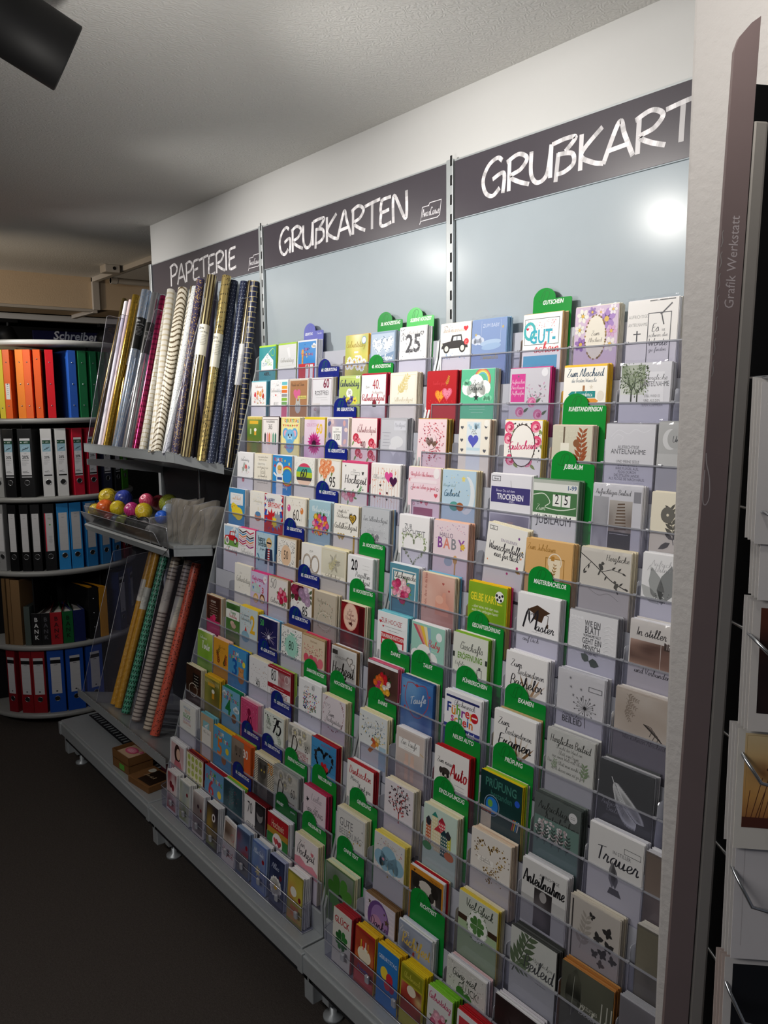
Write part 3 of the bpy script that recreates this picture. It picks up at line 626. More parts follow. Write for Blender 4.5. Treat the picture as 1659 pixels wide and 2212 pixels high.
def TAB(st, row, slot, txt, hue, label, dx=0, sub=None, q=9.2):
    x = SLOT[st][slot]+dx; zt = ZK(row)+.148; h = .221; zb = zt-h; yb = YK(row)+.0268+(zb-ZK(row))*LEAN; w = .117; hs = h-.027
    t = empty('divider_tab', (x, yb, zb), label, 'tab', 'category tabs standing in the card racks', (-TH, 0, 0))
    pl = [(0, 0), (w, 0), (w, hs-.005), (w-.0015, hs-.0015), (w-.005, hs), (w*.585, hs)]
    pl += [(w*.295+w*.295*math.cos(a), hs-.001+.028*math.sin(a)) for a in [PI*i/14 for i in range(1, 14)]]+[(0, hs-.002)]
    MB().C(hue).prism([(p[0], p[1]) for p in pl], 0, .0009, 'y').obj('board', M['tab'], t, True)
    a = Art(w, h, 3); sc = min(1, 76/(sum(glyph(c, True)[2] for c in txt)*q/.72*.86))
    dk = {'1fa03a': '198c31', '0f7a2c': '0d6b26', '1a2a86': '16237a', '6a6fb8': '5f64ac'}.get(hue, '166f2a')
    a.L([(20, 24), (26, 9), (38, 6), (42, 14), (34, 26), (20, 28), (14, 24)], 1.3, dk, smooth=True); a.L([(31, 8), (25, 30)], 1.3, dk)
    if sub: a.T(txt, 6, 34, q*.8, 'eef0f4', 'l', sx=.62, sh=.2, b=True); a.W(sub, 92, 34, 7, 'd4d6ee', 'r', w=.7)
    else: a.T(txt, 52, 34, q*.95, 'f4f6f4', sx=.8*min(1, sc*1.15), sh=.2, b=True)
    a.obj('tab_lettering', t, M['print']); return t
GN, BL = '0f8a32', '15237c'
for r, s, t, c in ((0, 5, '30. HOCHZEITSTAG', GN), (0, 6, 'SILBERNE HOCHZEIT', '3fb552'), (1, 3, '60. GEBURTSTAG', BL), (1, 5, '40. HOCHZEITSTAG', GN), (2, 4, '100. GEBURTSTAG', BL), (3, 4, '95. GEBURTSTAG', BL), (4, 4, '90. GEBURTSTAG', BL), (5, 3, '50. GEBURTSTAG', BL), (5, 6, '20. HOCHZEITSTAG', GN), (6, 4, '85. GEBURTSTAG', BL), (6, 6, '10. HOCHZEITSTAG', GN), (7, 4, '80. GEBURTSTAG', BL), (8, 3, '40. GEBURTSTAG', BL), (8, 5, 'DIAMANTENE HOCHZEIT', GN), (8, 6, 'HOCHZEITSTAG', GN), (9, 4, '75. GEBURTSTAG', BL), (10, 3, '30. GEBURTSTAG', BL), (10, 4, '70. GEBURTSTAG', BL), (10, 5, 'EISERNE HOCHZEIT', GN), (10, 6, 'VERLOBUNG', GN), (11, 3, '18. GEBURTSTAG', BL), (11, 6, 'GELDKARTE', GN)):
    word = {'30': 'thirtieth', '60': 'sixtieth', '40': 'fortieth', '100': 'hundredth', '95': 'ninety-fifth', '90': 'ninetieth', '50': 'fiftieth', '20': 'twentieth', '85': 'eighty-fifth', '10': 'tenth', '80': 'eightieth', '75': 'seventy-fifth', '70': 'seventieth', '18': 'eighteenth'}.get(t.split('.')[0])
    nm = (word+(' birthday' if 'GEB' in t else ' wedding anniversary')) if word else {'SILBERNE HOCHZEIT': 'silver wedding', 'DIAMANTENE HOCHZEIT': 'diamond wedding', 'HOCHZEITSTAG': 'plain wedding anniversary', 'EISERNE HOCHZEIT': 'iron wedding', 'VERLOBUNG': 'engagement', 'GELDKARTE': 'money card'}[t]
    TAB('A', r, s, t, c, ('blue' if c == BL else 'green')+' divider tab for '+nm+' standing in the card rack', dx=.008 if s in (3, 6) and r in (10, 11) else 0)
TAB('A', 0, 2, 'GEBURTSTAG', '6a6fb8', 'lilac divider tab for birthday cards standing in the top tray', sub='Kinder')
TAB('A', 11, 5, 'HOCHZEIT', '14602c', 'dark green divider tab for wedding cards above the lowest tray', sub='paare')
for r, s, t, nm in ((0, 2, 'GUTSCHEIN', 'voucher'), (2, 3, 'RUHESTAND/PENSION', 'retirement'), (3, 3, 'JUBILÄUM', 'jubilee'), (5, 3, 'MASTER/BACHELOR', 'master and bachelor degree'), (6, 2, 'GESCHÄFTSERÖFFNUNG', 'business opening'), (7, 0, 'DANKE', 'thank-you cards, the upper of two,'), (7, 1, 'TAUFE', 'christening'), (7, 2, 'FÜHRERSCHEIN', 'driving licence'), (7, 3, 'EXAMEN', 'final exam'), (8, 0, 'DANKE', 'thank-you cards, the lower of two,'), (8, 2, 'NEUES AUTO', 'new car'), (8, 3, 'PRÜFUNG', 'passed test'), (9, 2, 'EINZUG/UMZUG', 'moving house'), (10, 0, 'GENESUNG', 'get-well'), (11, 0, 'OHNE TEXT', 'cards without text'), (11, 2, 'RICHTFEST', 'topping-out')):
    TAB('B', r, s, t, GN, 'green divider tab for '+nm+' standing in the card rack', dx=.016 if (r, s) in ((7, 0), (10, 0)) else .006)
WH, CR, GY = 'f1f0f2', 'efe7cf', 'b9bac0'
# rack A, top row to bottom row
K('A',0,0,'3f9aa0','b6e04a',3,'teal birthday card with a white gift tag and lime edges',R(0,0,100,6,'b6e04a'),poly([(14,60),(14,98),(86,98),(86,60),(50,30)],'f4f6f2'),RG(50,44,4,4,1.5,'2c7f86'),L([(50,42),(62,24),(80,12)],1.2,'f4f6f2'),T('ALLES',50,66,10,'4aa23c',sx=.8),T('ZUM',36,80,10,'4b88b0'),T('TAG',64,80,10,'7ab53a'),RG(82,28,11,11,2,'8fd04a'),T('ABER...',52,118,10,'222222',b=True))
K('A',0,1,'e9eae8','b6e04a',2,'silvery white card with Geburtstag in fine script, lime edge',R(0,0,100,5,'b6e04a'),W('Geburtstag',50,72,13,'9a978c',w=.7),L([(10,88),(90,84)],.6,'c9c7bd'),poly([(48,20),(62,14),(70,52),(60,56)],'f8f9f8'))
K('A',0,2,'f0f1f4','d9dbe6',5,'blue children card with a giraffe in a red bus',R(4,5,92,100,'2d8fd8'),CL(86,22,14,'f0f4f8'),D(22,['1f4d9a','f3d35a','d8475a'],.8,2,(8,12,84,50),shape='h'),ROW('ZUM',46,38,9,['6a3fa0','d8475a']),ROW('GEBURTSTAG',52,56,7,['d8475a','f0c23a','6a3fa0']),R(24,44,8,52,'e8a84a'),E(28,42,6,8,'e8a84a'),D(14,['a8692a'],.8,1.5,(24,48,8,46)),R(8,86,84,34,'cf2f3a'),R(46,90,16,14,'eef2f4'),R(68,90,16,14,'eef2f4'),E(54,98,5,6,'7a5a48'),E(76,98,5,6,'efefef'),dz=.002)
K('A',0,4,'eadfa6',['f0b13a','f0b13a','f2d27a'],4,'yellow meadow card with white daisies and golden Geburtstag script',PH(0,0,100,108,['f1ead0','e6d778','a8b24a','8aa046'],4),W('Geburtstag',46,42,17,'a58a3a',w=.9),R(40,56,18,6,WH),R(44,70,18,6,WH),*[F(x,y,11,'f6f6f2','d9a526',9) for x,y in ((20,86),(42,92),(66,84),(84,96),(30,104),(58,108),(76,112),(12,104))],RG(82,20,9,9,2,'7aa0cc'),E(82,20,8,8,'e8f0f8'),dx=.006)
K('A',0,5,'8ea3bd','a9b6c6',4,'blue-grey wedding card with two lace hearts and slanted Hochzeit band',R(4,6,92,96,'b4c3d6'),H(34,44,52,'d8e2ee'),H(68,40,52,'d8e2ee'),HD(34,44,44,70,['6f88a8'],.8,1.6,.08),HD(68,40,44,70,['6f88a8'],.8,1.6,.08),E(34,42,12,12,'e8eef4'),T('30',34,47,10,'6f88a8'),poly([(4,88),(96,66),(96,106),(4,106)],'7f99b8'),W('Hochzeit',62,92,14,'eef2f6',w=1.4))
K('A',0,6,WH,['e6e6e4','f1f0f2'],5,'white silver wedding card with glittery black twenty-five',T('25',52,78,44,'4a4a50',b=True,sx=.95),D(60,['d8d8dc','8a8a90'],.6,1.4,(18,36,68,42)),W('Zur Silberhochzeit',46,24,8,'8a8a8a',w=.6),H(84,22,13,'55555a'),H(84,22,8,'d0d0d4'),D(16,['55555a'],.8,1.8,(4,4,20,40)),D(20,['77777c'],.6,1.5),dz=.004)
K('A',1,0,WH,'5fb8cf',3,'white birthday card with orange and coral balloons, turquoise envelope behind',R(0,0,100,4,'8fd0de'),W('Geburtstag',52,30,9,'b5683a',w=.7),*[BA(x,y,r,c) for x,y,r,c in ((26,60,9,'d8475a'),(44,52,8,'e8913a'),(62,58,10,'e8a85a'),(76,44,7,'d8874a'),(80,66,9,'c94a3a'),(40,72,8,'efb0a0'))],D(30,['d8475a','e8a85a','7aa04a'],1,2.2,(10,76,80,24)),w=.103)
K('A',1,1,WH,['f0f0ee'],3,'white birthday card with a column of rainbow index labels',W('Zum',40,22,8,'888888',w=.6),W('Geburtstag',34,46,12,'999999',w=.7,sx=.9),H(32,58,7,'d8473a'),D(20,['7fb0d0','e8a0a0'],.6,1.2,(6,6,56,60)),*[R(66,8+i*15,30,12,c) for i,c in enumerate(('6fc4cf','f0b03a','e8763a','9a9aa0','8fc04a','7aa86a','d86a8a'))],W('ALLES',34,96,9,'999999'))
K('A',1,2,'e6d9c6',['f0efee'],3,'kraft birthday card with a rabbit holding a pink balloon',R(5,6,90,104,'b9855a'),W('Heute ist Dein',44,26,10,'3a2a22',w=.8),H(42,56,38,'ea6fa0'),L([(42,72),(46,88),(44,96)],.7,'3a2a22'),R(46,62,46,12,'efe27a'),W('Geburtstag',69,72,8,'3a2a22',w=.7,sx=.85),E(48,104,15,18,'c9c9c4'),E(40,84,3.4,12,'c9c9c4'),E(56,84,3.4,12,'c9c9c4'),E(43,98,2,3,'222222'),E(53,98,2,3,'222222'))
K('A',1,3,WH,['ded9d4','8a8070'],4,'white card with a maroon sixty and the word Rostfrei',FR(3,4,94,104,1.2,'7a2440'),T('60',72,36,25,'8a1f45',b=True,sx=.85),T('ROSTFREI',50,62,13,'2e2628',sx=.86),TX(50,70,80,1,5,'888888'),TX(64,78,50,1,5,'888888'),PH(4,90,40,16,['ece8e4','8a8684','d8d4d0'],9,6,4),T('60',20,118,10,'8a1f45'),TX(68,96,44,3,6,'777777'))
K('A',1,4,'a9c66a',['cfe0b0'],2,'green garden card with Geburtstag in brush script over pansies',PH(0,0,100,108,['c2d67a','a8c04e','b8c870','8aa03c'],6),FR(3,4,94,100,.8,'e6efc8'),W('Geburtstag',50,38,19,'33415a',w=1.3),E(50,62,15,13,'f2f3ea'),T('30',50,67,11,'555555'),*[F(x,y,11,c,'2a2a40',5) for x,y,c in ((26,84,'3f3f8a'),(44,90,'f0d23a'),(62,84,'5a4aa0'),(78,90,'f3dc4a'),(50,100,'4a4a98'))],R(80,-1,18,11,'f2f2ee'),T('1-99',89,7,5,'666666'),w=.106,dx=.02)
K('A',1,5,WH,['b3203a','c4274a'],4,'white fortieth anniversary card with red Rubinhochzeit script, crimson envelopes',T('40.',62,50,26,'a8283a',sx=.72),T('Zum',26,46,6,'777777'),W('Hochzeitstag',68,64,7,'a06a6a',w=.6),W('Rubinhochzeit',50,88,17,'b3283c',w=1.1,sx=.9),E(56,98,9,11,'5a4a48'),E(56,94,6,7,'8a2838'),PH(0,108,100,30,['d8d8d8','bcbcc0','e8e8ea'],4,6,4),R(0,0,100,3,'b3203a'),dz=.003)
K('A',1,6,'efe9dc',['eadfc8','e9dcc4','d9c7a8'],6,'cream embossed Silberhochzeit card with pale golden twigs',FR(4,5,92,96,1,'ddd2b4'),SPR(30,66,56,-.9,'d8c88a',7),SPR(62,60,30,-1.6,'e0d4a4',5),W('Silberhochzeit',52,88,10,'c0b48e',w=.6),R(8,92,84,1.2,'cfc8b4'),TX(56,97,40,1,4,'a09a86'))
K('A',2,0,'d9c76a',['efe6c8'],2,'beer garden card with a yellow paper strip, uppermost of the beer cards',R(0,0,100,12,'e6d27a'),PH(0,12,100,96,['8a9a4a','4f7a30','a8843a','5a4a2a'],12),R(16,18,60,14,'e8b93a'),R(50,60,14,22,'e0a83a'),E(57,58,9,6,'f6f2e4'),R(20,54,10,24,'c9d8a0'),*[L([(i*8+2,4),(i*8+4,12)],2.4,'b89a3a') for i in range(12)],w=.101,dx=.026)
K('A',2,1,'f2ecea',['4a3a38','efe7df'],3,'white card with coloured pencils below the words wunderbare 365',FR(4,10,92,98,1.2,'4a3a36'),T('WUNDERBARE',50,24,8,'3a3434',sx=.7),T('365',50,50,17,'2a2626',sx=.7),*[poly([(x,112),(x,72),(x+4.5,62),(x+9,72),(x+9,112)],c) for x,c in ((14,'2f2f34'),(28,'e8a0b0'),(40,'e07a4a'),(52,'efd5d0'),(64,'6aa88a'),(78,'3f7a6a'))],w=.108)
K('A',2,2,'f3e9a8',['f2ead0','efe6c4'],5,'yellow card with a blue mouse under a bunting',FR(3,5,94,112,1.6,'e8c84a'),ROW('GEBURTSTAG',56,18,9,['d8473a','4a90d0','7ab03a','e89a2a']),L([(6,26),(50,34),(94,26)],.6,'a06a3a'),*[poly([(10+i*12,28+abs(3-i)*-.6),(14+i*12,36),(18+i*12,28)],c) for i,c in enumerate(['e0603a','f0b03a','d84a6a','7ab03a','e0603a','f0b03a','d84a6a'])],E(26,60,16,16,'6fb4e0'),E(74,60,16,16,'6fb4e0'),E(26,60,9,10,'efb0c4'),E(74,60,9,10,'efb0c4'),E(50,72,26,22,'7fc0e8'),E(50,76,13,9,'b8dcf2'),E(42,66,3,4,'333344'),E(58,66,3,4,'333344'),E(50,74,3,2.4,'444450'),E(50,106,22,20,'6fb4e0'),W('Alles Liebe',44,116,9,'c8458a'))
K('A',2,3,'ead7e6',['e8cf3a','f0e8dc'],3,'pink card with a magenta dahlia and yellow sixty',R(0,0,100,7,'e8d23a'),PH(0,7,100,100,['eedcec','e6cfe4','d8b8d8','c890b8'],8),T('GEBURTSTAG',40,32,9,'c88ab0',sx=.78),T('60',74,56,28,'f0c62a',b=True,sx=.8),*[LF(50,92,34,i*.33,c,.3) for i,c in enumerate(['c02a84','d84a9a']*10)],E(50,92,10,9,'3a1430'),TX(20,118,30,2,7,'f2e8f2',al='l'),dx=.008)
K('A',2,4,'f0ece6',['efe7d4','e8dcc0'],5,'hundredth birthday card with dusky blue and rose petals round a white label',PH(3,4,94,110,['8f94b8','b8a8c0','d8b8b8','a8a0b8'],21,11,13,26,1),*[E(x,y,8,6,c,12,x) for x,y,c in ((12,20,'5f6a98'),(26,12,'e0c8c8'),(80,18,'d8a8a8'),(88,40,'e8d0cc'),(14,60,'6a74a0'),(84,80,'d8b0b0'),(20,88,'8088b0'),(70,100,'e8c8c4'))],R(26,30,44,62,'f6f5f2'),T('ZUM',48,42,5,'555555'),T('GEBURTSTAG',48,51,5,'555555',sx=.8),T('100',48,76,17,'333333',sx=.8))
K('A',2,5,'f3dfe0',['c02a4a','b02040'],4,'pink Rubinhochzeit card with red roses, crimson envelope behind',R(0,0,100,5,'f3e8e6'),T('ZUR',38,24,5,'a04a5a'),W('Rubinhochzeit',60,44,14,'8a3a48',w=.8,sx=.9),*[z for x,y in ((20,62),(82,76),(30,108),(80,112)) for z in (LF(x-8,y+8,16,2.2,'7a9a5a'),RO(x,y,12,['c8304a','e06a7a','a81f3a','e890a0']),RO(x+11,y+9,8,['e07a8a','c8304a','efb0b8']))],T('40',48,92,18,'6a2a38',sx=.8),BF(40,76,5,'c85a6a'),w=.122,dx=-.004)
K('A',2,6,'b3b4bb',['b5b6bc','9fa0a8','d8d8dc'],6,'silver-grey Hochzeit card with a pair of stone hearts',PH(3,4,94,106,['c2c3ca','c9cad2','b5b6be','8f9098'],31),R(52,8,44,28,'d0d1da'),W('Hochzeit',74,26,10,'8a8b98',w=.7,sx=.9),TX(24,44,34,5,8,'77788a',.9),H(52,96,34,'d8d8de'),H(76,100,28,'c4c4cc'),E(64,72,24,14,'d8d9de'))
K('A',3,0,WH,[WH],2,'white card with a small red and grey flower sprig, a butterfly and script',W('Geburtstag',48,34,9,'55555a',w=.8),T('zum',44,20,4,'777777'),SPR(34,80,30,-1.2,'8a9a8a',6),SPR(60,82,26,-1.8,'9aa89a',5),RO(56,58,8,['d85a5a','efa0a0','c04a4a']),BF(74,60,8,'9ab0bc',.5),D(14,['d85a5a','e8b0a0'],.8,1.6,(24,60,52,26)),RO(40,112,8,['c85a6a','e8a0a8']),w=.112,dx=.012)
K('A',3,1,'efe9da',['eadcb8','e6d4a8'],4,'cream card covered in handwriting with a small crown in a circle',*[W(t,50,y,6,'8a8478',w=.5,sx=.85) for t,y in (('einen wunder schönen',14),('tag mit viel sonne',24),('und alles was du magst',54),('gute laune und mehr',88),('lachen freude glück',100),('von herzen nur für dich',112))],R(14,30,56,16,'f3efe4'),T('GEBURTSTAG',42,42,6,'8a8474',sx=.85),RG(52,70,13,13,1,'5a544a'),L([(44,74),(42,66),(48,70),(52,63),(56,70),(62,66),(60,74),(44,74)],1.1,'5a544a'))
K('A',3,2,'2f8fd4',[WH,'d8e4f0'],5,'blue card with an astronaut child and a rainbow',ROW('KLASSE',30,20,10,['d8303a','f0c23a','f0f4f8','e87a2a']),*[RG(78,72,r,r*.8,3,c) for r,c in ((34,'e0403a'),(31,'f0953a'),(28,'f3dc4a'),(25,'6ab04a'),(22,'4a7ad0'))],E(38,50,20,20,'e8edf2'),E(38,50,13,13,'f0cfae'),E(38,44,12,7,'d8b05a'),E(34,51,1.6,2,'333333'),E(43,51,1.6,2,'333333'),R(22,70,34,34,'eef1f4'),R(26,78,26,10,'3a5a9a'),L([(22,74),(6,64)],6,'eef1f4'),poly([(6,40),(14,30),(18,44)],'d83a3a'),S(88,28,6,'f3dc4a'),S(66,18,5,'f3dc4a'),W('Geburtstag',50,116,11,'f0f4f8'),w=.118)
K('A',3,3,'f0efe9',['efeade'],3,'dotted cream card with a striped circle in pink, teal and lime',D(120,['55534e'],.5,.9,(4,4,92,90),(50,62,40,42)),*[poly([(50+40*math.cos(a),62+42*math.sin(a)) for a in [t0+(t1-t0)*i/8 for i in range(9)]]+[(50-40*math.cos(a),62+42*math.sin(a)) for a in [t1+(t0-t1)*i/8 for i in range(9)]],c) for t0,t1,c in ((-1.5,-.75,'d84a6a'),(-.75,-.25,'4aa89a'),(-.25,.2,'b6cc3a'),(.2,.5,'44444a'),(.5,1,'e8c9b8'),(1,1.5,'7fb8a8'))],W('60',46,72,24,'3a3a40',w=1.6,sx=1.1))
K('A',3,4,'f1eee8',['d8cfa8','efe9d8'],3,'white card with a bunch of orange roses and the number ninety-five',*[z for x,y,q in ((24,14,14),(50,12,13),(20,38,14),(44,36,14),(66,32,10),(34,54,10)) for z in (LF(x,y,20,1.9,'7a8a4a'),RO(x,y,q,['e89060','f2b48a','e07a48','f6cba8']))],T('95',66,88,27,'2e2c2e',sx=.78),T('Zum',30,84,5,'888888'),FR(2,2,96,104,.8,'cfc4a0'),w=.12)
K('A',3,5,'f1eeec',['d8487a','d8487a','efe2c8'],4,'white Hochzeit card with a framed word and pink roses below, rose-pink envelope',R(0,0,100,5,'d8487a'),T('Zur',50,28,5,'888888'),FR(36,31,34,9,.7,'777777'),TX(53,36,22,1,4,'777777'),W('Hochzeit',54,66,20,'3f3a3c',w=1),BF(82,34,6,'444444'),*[H(x,y,5,'555555') for x,y in ((14,14),(14,84),(84,82))],BQ(30,106,24,10,6,['e08aa0','f2b8c4','d8607a'],'6a9a5a',9),SPR(64,100,24,-1,'4a9a4a',5),w=.125,dx=-.006)
K('A',3,6,'f3eeea',[WH,'e4dfe2'],5,'white striped card with pink and purple hearts, Alles Liebe',*[z for i in range(10) for z in (R(6+i*9.6,10,.8,98,'d8a890'),)],D(46,['d87a4a','e8a070'],.9,1.5,(4,8,92,96),shape='l'),R(4,32,56,12,'f3eeea'),W('Alles Liebe',32,42,9,'6a6064',w=.7),H(62,34,28,'e0559a'),H(78,46,26,'4a1f45'),*[H(x,y,7,c) for x,y,c in ((34,60,'333338'),(34,84,'d84a6a'),(58,80,'55303a'),(82,88,'333338'),(14,94,'8a2a4a'),(58,98,'333338'))],w=.128)
K('A',4,0,'3f8fc4',[WH,'dfe4ea'],3,'blue card with a paper note pinned above yellow rubber ducks',R(10,18,80,46,'f0f1f2'),TX(50,26,60,1,6,'888888'),W('viel Glück',50,44,10,'e0a058',w=.8),TX(50,52,62,2,6,'999999'),E(42,88,22,20,'f0cf2a'),E(64,98,26,20,'f3d83a'),E(30,74,14,13,'f3d83a'),poly([(16,74),(26,70),(26,80)],'e88a2a'),E(34,70,2,2,'222222'),dx=.006)
K('A',4,1,'f3f0e8',['efe8d4'],3,'pale cream card with thin script and a small painted figure in a blue cap',W('Geburtstag',54,46,10,'c4b890',w=.6),TX(54,54,44,1,4,'8fb0cc'),L([(56,66),(58,82)],1.2,'d8b84a'),D(20,['e8c84a','8fb8d8'],.6,1.2,(10,10,80,46)),E(56,108,22,16,'c8846a'),E(56,96,18,8,'5a8ab8'),w=.1,dx=.026)
K('A',4,2,'c8262e',[WH],2,'red comic card with blue burst and Happy Birthday lettering',S(50,60,60,'2a58b8',14,.7),S(50,30,52,'f3f3f0',16,.78),T('HAPPY',34,32,13,'2a2a6a',b=True,sx=.8),T('BIRTHDAY',54,48,14,'d02a30',b=True,sx=.72),S(40,94,34,'d02a30',10,.6),S(72,92,28,'9aa0ac',10,.6),S(56,100,18,'f0d23a',9,.6),w=.118)
K('A',4,3,'f2eee4',['efe7d0','e8dcbc'],6,'cream card with a golden sixty and pink balloons',T('60.',56,80,32,'3a3430',sx=.72),BA(16,40,10,'e0589a'),BA(82,44,9,'e08a4a'),D(24,['8a8478','d8b88a'],.6,1.4,(6,8,88,30)),FR(3,3,94,110,.7,'d8ccb0'))
K('A',4,4,'a9cbd8',['c8dde4'],2,'pale blue card with a round bouquet of pink and orange flowers',W('Geburtstag',56,36,15,'e8f2f4',w=.9),T('90.',22,32,11,'e8f2f4',sx=.8),BQ(56,76,34,24,22,['d8387a','f08a3a','f3c24a','e85a8a','8a5ac0','f2a0b8'],'5f8a4a',9),D(40,['f08a3a','e85a8a','e8c04a','7a5ab0'],1.4,3,(16,92,76,22)))
K('A',4,5,'f1eee6',['efe6cc','eadfba'],6,'white Goldhochzeit card with a small golden heart and champagne glasses',W('Herzliche',34,24,8,'55504a',w=.7),W('Glückwünsche',44,40,9,'55504a',w=.7),T('zur',54,56,5,'777777'),W('Goldhochzeit',50,74,14,'3f3a34',w=.9),H(78,38,30,'3a3028'),H(78,38,23,'c9a23a'),T('50',78,43,8,'3a3028',b=True),D(12,['55504a'],1,1.8,(6,6,70,30)),H(26,98,20,'c9b06a'),H(38,98,20,'b8985a'),R(82,90,7,18,'c9a23a'),w=.12)
K('A',4,6,'c3c6cb',['aab0b8','e8dcc0','8fb4d8'],6,'grey Silberhochzeit card with a glitter heart, light blue envelopes at the back',W('Zur Silberhochzeit',50,38,11,'55585e',w=.7,sx=.85),HD(50,84,64,90,['8a8d94','e8e8ec'],.5,1.1,.3),PH(22,64,58,50,['b8bac0','d8dade','a0a2a8'],8,7,6),H(50,88,32,'7a7c84'),HD(50,88,26,60,['e8e8ec','c0a8b0'],.8,1.4,.3),w=.124,dz=.004)
K('A',5,0,'f1f1f0',[WH],2,'card with a red vintage roadster on a lawn',R(4,5,92,50,'a8cbe8'),CL(70,20,22,'e8f0f6'),R(4,55,92,30,'6fa04a'),CAR(50,62,44,'c8202c'),E(24,64,13,13,'eeeae4'),E(24,64,8,8,'8a8a90'),R(4,86,92,60,WH),W('Zum',34,94,10,'3a8a4a',w=1),W('Geburtstag',52,112,14,'c8303a',w=1),w=.11,dx=.028)
K('A',5,1,'f2f0f0',['e8508a','e8508a'],2,'white card with multicoloured chevrons, pink envelope behind',CH(6,6,88,['3a3440','c83a5a','e8b0b8','4a88b8','d8d0d0','a03a7a','e08a5a'],5.5,7,9),R(0,72,100,60,'f2f0f0'),W('Geburtstag',56,96,13,'8a8a8a',w=.7),T('ZUM',40,80,4,'8a8a8a'))
K('A',5,2,'b9d4e2',['4a88c0','5f9ad0'],3,'light blue card with a blond figure in sunglasses, happy birthday to you',D(60,['4a6a80','e8eef2'],.6,1.4),T('happy',30,32,15,'24404e',b=True,sx=.8,sh=.1),T('birthday',38,50,14,'24404e',b=True,sx=.8,sh=.1),W('to you',36,64,8,'24404e'),FACE(72,34,13,'e8bfa0','dcb86a'),R(60,30,24,6,'26262c'),poly([(54,54),(90,54),(96,112),(50,112)],'2a3450'),R(66,54,10,58,'c8343a'),*[R(66,60+i*9,10,4,'e8e8ec') for i in range(5)],L([(10,80),(20,96),(14,106)],5,'3f7a9a',smooth=True),w=.117)
K('A',5,3,'e9dcc8',['a8855a','b8946a','9a774c'],5,'kraft-framed card with black dots round a peach fifty',R(5,6,90,102,'f3efe8'),D(170,['2e2a2c','6a6260'],.8,1.8,(8,9,84,96),(48,64,27,30)),E(48,64,27,30,'ecc9a8'),T('50',48,78,26,'3a302c',sx=.68),w=.112)
K('A',5,4,'f4f2ee',['efe8cf','f0e9d6'],3,'white card with two golden rings shaped as the zeros of ninety',T('ZUM',50,28,6,'8a8880'),*[RG(30+dx,70,17+q,22+q,1.2,c) for dx in (0,40) for q,c in ((0,'5a4a3a'),(2,'b8966a'),(4,'8a7050'))],w=.108,dx=.008,dz=-.002)
K('A',5,5,'e9e4d2',['efe6c4','eadfb4'],5,'cream Goldhochzeit card with pale embossed lilies',FR(4,5,92,92,1.2,'d8ceac'),PH(6,7,88,76,['dcd8c4','e4e0cc','d4d0bc'],3,7,7),*[LF(54,44,26,a,'f0ecda',.4) for a in (0,1,2,3,4,5,6)],SPR(30,70,40,-.8,'c9c294',5),R(4,80,92,17,'efe9d8'),W('Goldhochzeit',50,93,11,'5a5040',w=.8,sx=.85),w=.124,dx=-.018)
K('A',5,6,'f3f3f4',[WH,'e8e8ee','e8e8ee','e0c8cc'],7,'white Porzellanhochzeit card with a large black twenty',T('20',28,44,27,'1f1f24',b=True,sx=.7),TX(74,24,34,3,9,'999999'),W('Porzellan-',64,64,13,'2a2a30',w=.8,sx=.9),W('Hochzeit',66,84,13,'2a2a30',w=.8,sx=.9),dx=-.02,dz=-.006)
K('A',6,1,'f3f0e8',['efe8d6'],2,'plain ivory card with Geburtstag in tall grey script',T('Zum',38,36,5,'a09a90'),W('Geburtstag',54,68,17,'77726a',w=.7,sx=.95),T('M',32,96,5,'a09a90'),D(16,['d8d0b8'],.6,1.4),w=.111,dx=.034,dz=.01)
K('A',6,2,'d6c8e6',['e0448a','e0448a'],4,'lilac children card with two girls among hearts and butterflies',ROW('Geburtstag',46,32,12,['d83a8a','c02a7a'],b=True),E(86,20,11,11,'f0f0f6'),T('1-9',86,24,7,'c02a7a'),T('3',74,76,18,'d0303a',b=True),PH(8,40,50,40,['d6d8f0','c8d8e8','b8d0b0'],6,6,6),*[H(x,y,9,c) for x,y,c in ((14,46,'e8509a'),(30,40,'f08ac0'),(56,50,'e8509a'))],FACE(34,104,13,'f0cdb0','d8b060'),FACE(72,100,13,'f0cdb0','7a4a2a'),BF(18,64,7,'5a8ad0'),w=.108,dx=.02)
K('A',6,3,'e4d4c4',['a88a68','d83a5a','b09070'],4,'fiftieth birthday card with pink roses on a kraft ground, grey script',R(4,5,92,100,'ece6e2'),W('50',24,40,26,'4a4648',w=.7),W('Geburtstag',52,92,14,'4a4648',w=.8),BQ(74,60,20,18,10,['d8305a','e8708a','c02048','f0a0b0'],'7a8a5a',10),dz=.002)
K('A',6,4,'f0edea',['c8a878','efe6d0'],3,'white card with deep red and mauve roses, number eighty-five',BQ(34,24,28,20,9,['7a1f3a','9a2f50','5a1830'],'4a5a3a',13),BQ(72,30,20,22,5,['b89ab8','a888a8','cdb4cd'],'5a6a4a',15),T('85',70,98,26,'2a282c',sx=.72),D(8,['7a1f3a'],1,2,(10,56,30,40)))
K('A',6,5,'c3b8a6',['e8dcc4','efe6d0','dccba8'],6,'taupe card with a twisted wreath of tiny leaves, Hochzeit script',W('Hochzeit',34,36,10,'8a7e6c',w=.7),RINGD(56,56,30,16,44,['5a7a6a','8a9a6a','a05a4a','6a8a7a'],.9,1.8,.08,'l'),RINGD(50,96,34,26,60,['5a7a6a','9aa07a','a06a5a'],.9,1.7,.07,'l'),RG(50,96,30,22,.8,'efe8dc'),w=.11,dx=-.006)
